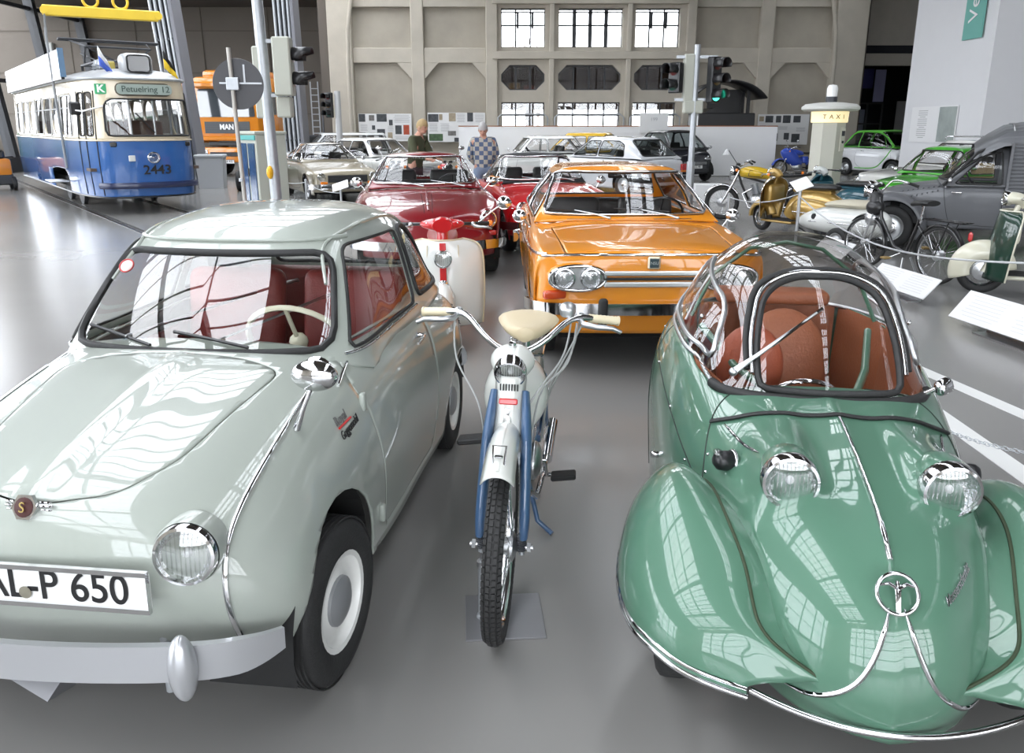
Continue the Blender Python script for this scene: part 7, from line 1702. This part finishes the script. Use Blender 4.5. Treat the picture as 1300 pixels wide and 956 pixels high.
for k in range(-3, 4): MB().ell((.455-.008*abs(k), k*.04, .965), (.008, .008, .008), 8, 6).build('chrome_stud', CHROME, hd, 60)
V, F = loft([((.42, 0, .78), .05, .05), ((.42, 0, .85), .045, .045), ((.40, 0, .92), .05, .05)], 12, 12); MB().add(V, F).build('headset_neck', PR, hd, 60)
mirror_part(T, (.25, .30, .95), (.24, .50, 1.10), .062)
T, hd, ls = scooter('scooter', 'gold scooter with glovebox, black seat and large tail lamp, seen from behind', (4.42, 12.5, 121, 1.0), GOLD, GOLD, LEATHB, dict(bar_ends=1, edge=CHROME, steer=-12))
MB().box((.40, 0, .62), (.16, .36, .30), .05, seg=3).build('glovebox', GOLD, T, 60)
MB().box((-.97, 0, .56), (.10, .17, .12), .03, seg=3).build('tail_lamp_large', REDL, T, 60)
T, hd, ls = scooter('scooter', 'petrol blue scooter with pale grey headset beside the gold scooter', (5.38, 13.15, 118, 1.0), TEAL, TEAL, LEATHB, dict(headm=PG if False else mat('pale_headset', (.48, .50, .48), .4, coat=.6), edge=TEAL))
MB().box((.36, 0, .60), (.12, .44, .34), .05, seg=3).build('glovebox', TEAL, T, 60)
T, hd, ls = scooter('scooter', 'cream and dark green scooter at the right edge of the picture', (5.36, 7.72, 158, 1.02), CRM, DG, mat('brown_seat', (.12, .04, .02), .5), dict(edge=CRM, wide=1))
fender_strip(T, (.60, 0, .24), .30, .11, -20, 175, CRM, 'deep_front_mudguard', .18, n=28); MB().box((.40, 0, .66), (.14, .30, .30), .05, seg=3).build('glovebox', CRM, T, 60)
motorcycle('motorcycle', 'yellow and black motorcycle with chrome spoked wheels in front of the partition', (4.50, 14.35, 160), paint('motorbike_yellow', (.62, .40, .02)), BLACK, dict(coverm=BLACK, mirrors=False))
motorcycle('motorcycle', 'red motorcycle seen through the windscreen of the dark red coupe', (-1.35, 15.9, -75), PR, BLACK, dict())
motorcycle('motorcycle', 'black motorcycle beside the red one, behind the dark red coupe', (-2.3, 15.9, -80), paint('motorbike_black', (.015, .015, .015)), BLACK, dict())
motorcycle('motorcycle', 'blue faired motorcycle before the photo board behind the taxi pillar', (9.55, 27.0, -165, .95), paint('motorbike_blue', (.04, .09, .50)), BLACK, dict(fairing=1, fenm=MC['motorbike_blue']))
# ---- black moped bicycle with rope in front
T = thing('motor_bicycle', 'black bicycle with front-mounted motor and rear rack in front of the grey van', 'moped', (4.44, 8.98, 0), R(107))
for x, st in ((.56, 8), (-.56, 0)): spoked(T, (x, 0, .31), .31, .022, n=36, hubr=.035 if x > 0 else .055, steer=R(st))
BK = paint('bicycle_black', (.012, .012, .013))
MB().tube([(.40, 0, .86), (.34, 0, .62), (.10, 0, .32), (-.10, 0, .27), (-.24, 0, .66)], .02, 8).tube([(-.10, 0, .27), (-.56, .05, .31)], .012, 6).tube([(-.10, 0, .27), (-.56, -.05, .31)], .012, 6).tube([(-.22, 0, .60), (-.56, .05, .31)], .010, 6).tube([(-.22, 0, .60), (-.56, -.05, .31)], .010, 6).build('frame', BK, T, 60)
for sg in (-1, 1): MB().tube([(.41, sg*.045, .72), (.56, sg*.05, .31)], .012, 6).build('fork_blade', mat('grey_fork', (.45, .46, .46), .4, .5), T, 60)
fender_strip(T, (.56, 0, .31), .335, .035, 40, 190, BK, 'front_mudguard', .015); fender_strip(T, (-.56, 0, .31), .335, .04, -5, 175, BK, 'rear_mudguard', .015)
en = MB().ell((.46, 0, .73), (.12, .09, .10), 18, 12).lathe([(.07, 0), (.07, .10), (.04, .13), (0, .13)], (.46, 0, .78), (0, 0, 1), 18).build('engine', BLACK, T, 60)
MB().ell((.50, 0, .60), (.09, .07, .09), 14, 10).build('engine_cover', ALU, en, 60)
grips(T, [(.16, -.29, .99), (.22, -.22, 1.02), (.38, -.12, 1.04), (.40, 0, .92), (.38, .12, 1.04), (.22, .22, 1.02), (.16, .29, .99)], .011, CHROME, RUBBER, gl=.11)
headlamp(T, (.56, 0, .90), .045)
V, F = loft([((-.10, 0, .82), .03, .025), ((-.20, 0, .84), .06, .03), ((-.32, 0, .85), .11, .035), ((-.40, 0, .85), .09, .03)], 18, 14); MB().add(V, F).build('saddle', LEATHB, T, 60)
MB().cyl((-.25, 0, .62), (-.27, 0, .82), .014, n=8).build('seat_post', CHROME, T, 60)
for y in (-.07, -.02, .02, .07): MB().tube([(-.34, y, .68), (-.88, y, .69)], .007, 6).build('rack_bar', BK, T, 60)
for x in (-.36, -.6, -.86): MB().tube([(x, -.08, .685), (x, .08, .685)], .007, 6).build('rack_bar', BK, T, 60)
for sg in (-1, 1): MB().tube([(-.70, sg*.07, .68), (-.56, sg*.06, .31)], .007, 6).build('rack_stay', BK, T, 60)
for sg, x, z in ((1, .05, .20), (-1, -.22, .34)):
    o = MB().tube([(-.10, sg*.04, .27), (-.10, sg*.08, .27), (x, sg*.09, z)], .009, 6).build('crank', CHROME, T, 60); MB().box((x, sg*.14, z), (.08, .09, .025), .006).build('pedal', mat('ochre_pedal', (.30, .20, .07), .6), o, 0)
MB().box((-.93, 0, .56), (.05, .05, .10), .02).build('tail_lamp', REDL, T, 0); lp = licence(T, (-.94, 0, .42), .12, .13, '256', size=.05, rot=(0, 0, -1)); 
MB().tube([(-.12, .05, .22), (-.18, .12, .015)], .012, 6).tube([(-.12, -.05, .22), (-.18, -.12, .015)], .012, 6).build('stand', ALU, T, 60)
# ---- cream covered sidecar pod between gold scooter and van
T = thing('sidecar', 'white rounded sidecar with cream tonneau cover between the petrol blue scooter and the van', 'sidecar', (4.54, 10.7, 0), R(118), scale=.82)
V, F = loft([((-.75, 0, .50), .10, .12), ((-.55, 0, .52), .28, .22), ((-.1, 0, .52), .34, .26), ((.4, 0, .50), .32, .22), ((.8, 0, .45), .20, .14), ((1.0, 0, .42), .06, .05)], 40, 26); MB().add(V, F).build('body', PW, T, 60)
V, F = loft([((-.55, 0, .80), .10, .04), ((-.35, 0, .80), .26, .07), ((.05, 0, .79), .28, .07), ((.35, 0, .76), .18, .05)], 24, 18); MB().add(V, F).build('tonneau', mat('cream_canvas', (.50, .46, .36), .9), T, 60)
for sg in (-1, 1): MB().tube([(-.6, sg*.27, .50), (-.1, sg*.345, .50), (.5, sg*.30, .48), (.9, sg*.13, .44)], .012, 6).build('chrome_strip', CHROME, T, 60)
MB().lathe([(.05, 0), (.045, .02), (0, .02)], (.45, .29, .56), (.15, 1, .1), 18).build('side_lamp', BLACK, T, 60)
wheel(T, (-.15, .40, .22), .22, .09, 1); MB().tube([(-.3, -.2, .30), (-.3, .36, .24)], .02, 8).tube([(.7, -.15, .24), (-.6, -.15, .24), (-.6, .10, .24)], .02, 8).build('chassis', DSTEEL, T, 60)
MB().cyl((.6, -.1, 0), (.6, -.1, .36), .015, n=8).cyl((-.5, -.1, 0), (-.5, -.1, .36), .015, n=8).build('support_leg', DSTEEL, T, 60)
# ================================================================ information boards, ropes, stanchions, plinths
def floor_board(label, c, wd, dp, rz, z0=.10, z1=.30, lines=True):
    t = thing('information_board', label, 'information board', (*c, 0), rz, 'slanted information boards on the floor at the right')
    a = math.atan2(z1-z0, dp)
    M = rotm(a, 0, 0); o = MB().box((0, 0, (z0+z1)/2), (wd, math.hypot(dp, z1-z0), .012), .002, rot=M).build('panel', mat('board_white', (.80, .80, .80), .45), t, 0)
    for k in range(2):
        q = MB(); n = 7
        for i in range(n): q.box((wd*(-.24+.48*k)+random.uniform(-.01, .01)*0, (-.34+.68*i/(n-1))*dp, (z0+z1)/2+.008+math.tan(a)*(-.34+.68*i/(n-1))*dp), (wd*random.uniform(.30, .38), .006, .002), 0, rot=M)
        q.build('text_block', mat('fine_print', (.66, .66, .66), .7), o, 0)
    MB().box((0, dp*.36, z1*.42), (wd*.5, .02, z1*.82)).box((0, 0, .006), (wd*.5, dp*.8, .012)).build('foot', ALU, t, 0)
    return t
floor_board('slanted white information board at the front wheel of the black motor bicycle', (4.10, 10.0), .80, .17, R(-86), .08, .26)
floor_board('slanted white information board lying below the rear wheel of the black motor bicycle', (3.90, 7.77), .98, .17, R(-83), .08, .26)
floor_board('slanted white information board before the cream and dark green scooter at the right edge', (3.93, 6.05), 1.15, .18, R(-82), .08, .30)
WP = mat('stanchion_steel', (.50, .51, .52), .35, .8)
def stanchion(label, c, h, sign=None, rz=0):
    t = thing('stanchion', label, 'barrier post', (*c, 0), rz, 'rope barrier posts')
    MB().cyl((0, 0, .01), (0, 0, h), .022, n=12).lathe([(.13, 0), (.13, .01), (.03, .025)], (0, 0, 0), (0, 0, 1), 24).build('post', WP, t, 50); MB().lathe([(.028, 0), (.03, .02), (0, .03)], (0, 0, h), (0, 0, 1), 14).build('cap', WP, t, 50)
    if sign: MB().box((0, -.02, h+.10), sign, .004, rot=rotm(R(-50), R(-18), 0)).build('label_plate', WHITE, t, 0)
    return t
stanchion('thin steel barrier post with tilted white label behind the dome, before the gold scooter', (4.02, 11.15), .78, (.26, .012, .20), R(10))
stanchion('thin steel barrier post beside the front wheel of the yellow motorcycle', (3.62, 13.3), .55)
stanchion('barrier post beside the beige coupe wheel, holding the white cord', (-4.35, 16.9), .55)
stanchion('short barrier post with label before the beige coupe bumper', (-3.45, 16.1), .40, (.34, .012, .22))
ROPE = mat('pale_grey_rope', (.50, .51, .52), .6)
def rope(label, a, b, sag, r=.010, mids=None):
    P = [Vector(a).lerp(Vector(b), t)+Vector((0, 0, -sag*4*t*(1-t))) for t in np.linspace(0, 1, 24)] if not mids else [Vector(p) for p in spl(np.array([a]+mids+[b], float), 40)]
    o = MB().tube(P, r, 6).build('barrier_rope', ROPE, None, 60); return tag(o, label, 'rope', 'pale barrier ropes')
rope('pale rope running past the motor bicycle to the right edge', (4.03, 11.13, .70), (5.4, 6.0, .62), 0, .010, [(3.98, 10.0, .52), (4.02, 8.6, .40), (4.40, 7.3, .44)])
rope('pale rope between the yellow motorcycle and the labelled post', (4.0, 11.17, .74), (3.62, 13.3, .52), .10, .008)
rope('white cord between the grey mast and the barrier post at the beige coupe', (-4.35, 16.9, .52), (-5.2, 17.2, .62), .08, .008); rope('white cord from the beige coupe post to the short labelled post', (-4.35, 16.9, .50), (-3.45, 16.1, .36), .06, .008)
stanchion('barrier post left of the beige coupe, behind the grey mast', (-5.2, 17.2), .62)
stanchion('barrier post beyond the cream and dark green scooter at the right', (5.4, 6.0), .64)
# chain along the floor line
CH = thing('floor_chain', 'thin chain of steel links hanging low beside the white floor lines at the right', 'chain', (0, 0, 0))
P = spl(np.array([(2.10, 3.70, .42), (2.45, 3.70, .22), (2.85, 3.65, .16), (3.3, 3.5, .22)]), 46)
a, b = Vector((1.98, 4.55, .30)), Vector((2.42, 3.25, .24))
q = MB(); n = 54
for i in range(n):
    t = i/(n-1); p = a.lerp(b, t)+Vector((0, 0, -.12*4*t*(1-t))); d = (b-a).normalized(); ax_ = Vector((0, 0, 1)) if i % 2 else d.cross(Vector((0, 0, 1)))
    M = Matrix.Translation(p) @ Matrix((( *d, 0), (*ax_.cross(d), 0), (*ax_, 0), (0, 0, 0, 1))).transposed()
    q.tube([M @ Vector((.020*math.cos(u), .009*math.sin(u), 0)) for u in np.linspace(0, 2*math.pi, 9)[:-1]], .0022, 4, closed=True)
q.build('links', STEEL, CH, 0)['kind'] = 'stuff'
for p in (a, b): MB().cyl((p.x, p.y, 0), (p.x, p.y, p.z+.05), .010, n=8).lathe([(.06, 0), (.06, .008), (.01, .012)], (p.x, p.y, 0), (0, 0, 1), 16).build('chain_post', WP, CH, 50)
t = thing('display_plinth', 'low white display plinth on the floor before the black city car', 'plinth', (4.55, 18.3, 0), R(-4)); MB().box((0, 0, .19), (.80, .55, .38), .01).build('block', WHITE, t, 0)
t = thing('floor_lamp', 'small white cone lamp on a bent rod standing before the partition', 'lamp', (6.95, 25.6, 0)); MB().tube([(0, 0, 0), (.2, 0, .5), (-.1, 0, .92)], .012, 6).build('rod', DSTEEL, t, 60); MB().lathe([(.13, 0), (.02, .18), (0, .18)], (-.16, 0, .78), (0, 0, 1), 16).build('shade', WHITE, t, 60); MB().box((.2, .0, .12), (.4, .2, .24), .02).build('base', mat('board_white', (.80, .80, .80), .45), t, 0)
# black block and cable under the microcar bumper
# ================================================================ visitors
SKIN = mat('skin', (.50, .27, .19), .55); HAIRB = mat('blond_hair', (.34, .24, .11), .7, bump=.6, bscale=60); HAIRG = mat('grey_hair', (.36, .35, .34), .7, bump=.6, bscale=60)
def skin_fig(name, J, E, m, parent=None, sub=2, root=0):
    me = bpy.data.meshes.new(name); keys = list(J); me.from_pydata([J[k][:3] for k in keys], [(keys.index(a), keys.index(b)) for a, b in E], []); o = bpy.data.objects.new(name, me); COL.objects.link(o); o.parent = parent
    md = o.modifiers.new('skin', 'SKIN'); md.use_smooth_shade = True
    for i, k in enumerate(keys):
        r = J[k][3]; r = r if isinstance(r, tuple) else (r, r); me.skin_vertices[0].data[i].radius = r; me.skin_vertices[0].data[i].use_root = (i == root)
    sb = o.modifiers.new('sub', 'SUBSURF'); sb.levels = sub; sb.render_levels = sub; me.materials.append(m); return o
def hand_joints(J, E, wrist, d, side, pre, curl=.4):
    """palm and five fingers continuing from a wrist; d = direction, side = thumb direction"""
    w = Vector(wrist); d = Vector(d).normalized(); s_ = Vector(side).normalized(); nrm = d.cross(s_)
    J[pre+'palm'] = (*(w+d*.045), (.030, .016)); E.append((pre+'wrist', pre+'palm'))
    for k, (off, ln) in enumerate([(.028, .070), (.009, .080), (-.010, .074), (-.028, .058)]):
        b = w+d*.085+s_*off; m_ = b+d*ln*.5*(1-curl*.3)+nrm*ln*.25*curl; e = m_+d*ln*.4*(1-curl)+nrm*ln*.5*curl
        J[pre+'k%d' % k] = (*b, .0095); J[pre+'m%d' % k] = (*m_, .0085); J[pre+'t%d' % k] = (*e, .007); E += [(pre+'palm', pre+'k%d' % k), (pre+'k%d' % k, pre+'m%d' % k), (pre+'m%d' % k, pre+'t%d' % k)]
    b = w+d*.03+s_*.035; J[pre+'th1'] = (*b, .012); J[pre+'th2'] = (*(b+d*.035+s_*.022), .0095); E += [(pre+'palm', pre+'th1'), (pre+'th1', pre+'th2')]
def person(label, loc, rz, J, hair, top, trousers, headp, pitch, yaw, scale=1., sleeves=True, shoes=None):
    """x forward, y left; J gives the pose"""
    T = thing('person', label, 'person', (*loc, 0), rz, 'visitors'); T.scale = (scale,)*3
    E = [('pelvis', 'belly'), ('belly', 'chest'), ('chest', 'neck'), ('neck', 'headb')]
    for s_ in 'LR': E += [('chest', s_+'sh'), (s_+'sh', s_+'el'), (s_+'el', s_+'wrist'), ('pelvis', s_+'hip'), (s_+'hip', s_+'kn'), (s_+'kn', s_+'an'), (s_+'an', s_+'toe')]
    for s_ in 'LR':
        w, e = Vector(J[s_+'wrist'][:3]), Vector(J[s_+'el'][:3]); hand_joints(J, E, w, w-e, J[s_+'thumb'], s_, .5)
    J = {k: v for k, v in J.items() if not k.endswith('thumb')}
    keys = list(J); body = skin_fig('body', J, E, SKIN, T)
    # clothes follow the same skeleton, a little larger
    def cloth(nm, ks, es, m, g, ends={}):
        Q = {k: (*J[k][:3], tuple(x+g for x in (J[k][3] if isinstance(J[k][3], tuple) else (J[k][3],)*2))) for k in ks if k in J}
        for k, v in ends.items(): Q[k] = v
        return skin_fig(nm, Q, es, m, T)
    def mixp(a, b, t, r): return (*(Vector(J[a][:3]).lerp(Vector(J[b][:3]), t)), r)
    ends = {'hem': (*Vector(J['pelvis'][:3])+Vector((0, 0, -.02)), (.165, .125)), 'collar': mixp('chest', 'neck', .86, .075)}
    es = [('hem', 'belly'), ('belly', 'chest'), ('chest', 'collar')]; ks = ['belly', 'chest']
    for s_ in 'LR':
        ks += [s_+'sh', s_+'el']; ends[s_+'cuff'] = mixp(s_+'el', s_+'wrist', .92, .040); es += [('chest', s_+'sh'), (s_+'sh', s_+'el'), (s_+'el', s_+'cuff')]
    cloth('sweater' if 'sweater' in label else 'jacket', ks, es, top, .024, ends)
    ks = ['pelvis']; es = []; ends = {'waist': (*Vector(J['pelvis'][:3])+Vector((0, 0, .05)), (.150, .115))}; es.append(('pelvis', 'waist'))
    for s_ in 'LR': ks += [s_+'hip', s_+'kn', s_+'an']; es += [('pelvis', s_+'hip'), (s_+'hip', s_+'kn'), (s_+'kn', s_+'an')]
    cloth('trousers', ks, es, trousers, .016, ends)
    for s_ in 'LR':
        a, b = Vector(J[s_+'an'][:3]), Vector(J[s_+'toe'][:3]); d = (b-a); d.z = 0; ang = math.atan2(d.y, d.x); c = a+d*.35; q = MB().ell((0, 0, 0), (.135, .052, .045), 16, 10).box((0, 0, -.035), (.25, .09, .02), .008); o = q.build('shoe', shoes or BLACK, T, 60); o.location = (c.x, c.y, .048); o.rotation_euler.z = ang
    # head
    H = bpy.data.objects.new('head', None)
    hm = MB().ell((0, 0, .125), (.098, .076, .118), 24, 18).ell((.028, 0, .055), (.062, .056, .050), 16, 12).tube([(.085, 0, .135), (.108, 0, .105), (.096, 0, .092)], [.010, .015, .010], 8)
    for sg in (-1, 1): hm.ell((-.002, sg*.078, .110), (.022, .010, .032), 10, 8)
    M = Matrix.Translation(Vector(headp)) @ rotm(0, pitch, yaw); hm.V = [tuple(M @ Vector(v)) for v in hm.V]; ho = hm.build('head', SKIN, T, 60)
    for sg in (-1, 1):
        MB().ell(M @ Vector((.086, sg*.030, .128)), (.010, .013, .008), 10, 8).build('eye', mat('eye_dark', (.04, .03, .03), .2), ho, 60)
        MB().tube([M @ Vector((.090, sg*.016, .146)), M @ Vector((.086, sg*.046, .146))], .004, 5).build('eyebrow', hair, ho, 60)
    MB().tube([M @ Vector((.084, -.022, .062)), M @ Vector((.091, 0, .063)), M @ Vector((.084, .022, .062))], .005, 6).build('mouth', mat('lip_colour', (.35, .10, .08), .5), ho, 60)
    q = MB(); V = []; F = []
    for i in range(13):
        t = math.pi*.62*i/12
        for k in range(24):
            a = 2*math.pi*k/24; f = .72 if math.cos(a) > .3 else 1.0; tt = t*f
            V.append(M @ Vector((-.004+.108*math.sin(tt)*math.cos(a), .086*math.sin(tt)*math.sin(a), .128+.124*math.cos(tt)+.004*math.sin(k*5+i*3))))
    for i in range(12):
        for k in range(24): F.append([i*24+k, (i+1)*24+k, (i+1)*24+(k+1) % 24, i*24+(k+1) % 24])
    q.add(V, F).build('hair', hair, ho, 60)
    return T
def pose_stand(lean=0., arms='back', sep=.10):
    J = {'pelvis': (0, 0, .95, (.135, .10)), 'belly': (.005+lean*.3, 0, 1.10, (.140, .105)), 'chest': (.01+lean*.7, 0, 1.32, (.150, .105)), 'neck': (.02+lean*1.0, 0, 1.49, .055), 'headb': (.035+lean*1.15, 0, 1.56, .055)}
    for s_, g in (('L', 1), ('R', -1)):
        J[s_+'hip'] = (0, g*sep, .88, .085); J[s_+'kn'] = (.02, g*(sep+.01), .50, .060); J[s_+'an'] = (-.01, g*(sep+.02), .09, .042); J[s_+'toe'] = (.13, g*(sep+.04), .04, .03); J[s_+'sh'] = (.005+lean*.7, g*.185, 1.40, .058)
        if arms == 'back': J[s_+'el'] = (-.06+lean*.4, g*.245, 1.13, .046); J[s_+'wrist'] = (-.15, g*.10, .96, .028); J[s_+'thumb'] = (0, -g*.3, .9)
        else: J[s_+'el'] = (.08+lean, g*.235, 1.14, .046); J[s_+'wrist'] = (.30+lean, g*(.17), 1.08, .028); J[s_+'thumb'] = (.1, -g*.6, .6)
    return J
CK = bpy.data.materials.new('checkered_knit'); CK.use_nodes = True; n_ = CK.node_tree.nodes; L_ = CK.node_tree.links; tc_ = n_.new('ShaderNodeTexCoord'); mp = n_.new('ShaderNodeMapping'); ck = n_.new('ShaderNodeTexChecker'); ck.inputs['Scale'].default_value = 1.
mp.inputs['Location'].default_value = (.03, .03, .02); mp.inputs['Scale'].default_value = (4.5, 13, 13)
ck.inputs['Color1'].default_value = (.40, .38, .33, 1); ck.inputs['Color2'].default_value = (.085, .12, .20, 1); L_.new(tc_.outputs['Object'], mp.inputs['Vector']); L_.new(mp.outputs['Vector'], ck.inputs['Vector']); L_.new(ck.outputs['Color'], n_['Principled BSDF'].inputs['Base Color']); n_['Principled BSDF'].inputs['Roughness'].default_value = .9
t = person('grey-haired man in a blue and cream checkered sweater and jeans, head bowed, hands behind back', (-.52, 14.6), R(-84), pose_stand(.03, 'back'), HAIRG, CK, mat('blue_jeans', (.17, .22, .31), .85), (.05, 0, 1.49), R(24), R(-8), 1.0)
t = person('blond visitor in an olive jacket looking down to the right beside the photo boards', (-1.74, 14.4), R(-28), pose_stand(.10, 'front'), HAIRB, mat('olive_cloth', (.055, .06, .03), .9, bump=.3, bscale=40), mat('dark_trousers', (.03, .03, .035), .85), (.15, 0, 1.50), R(16), R(0), 1.02)
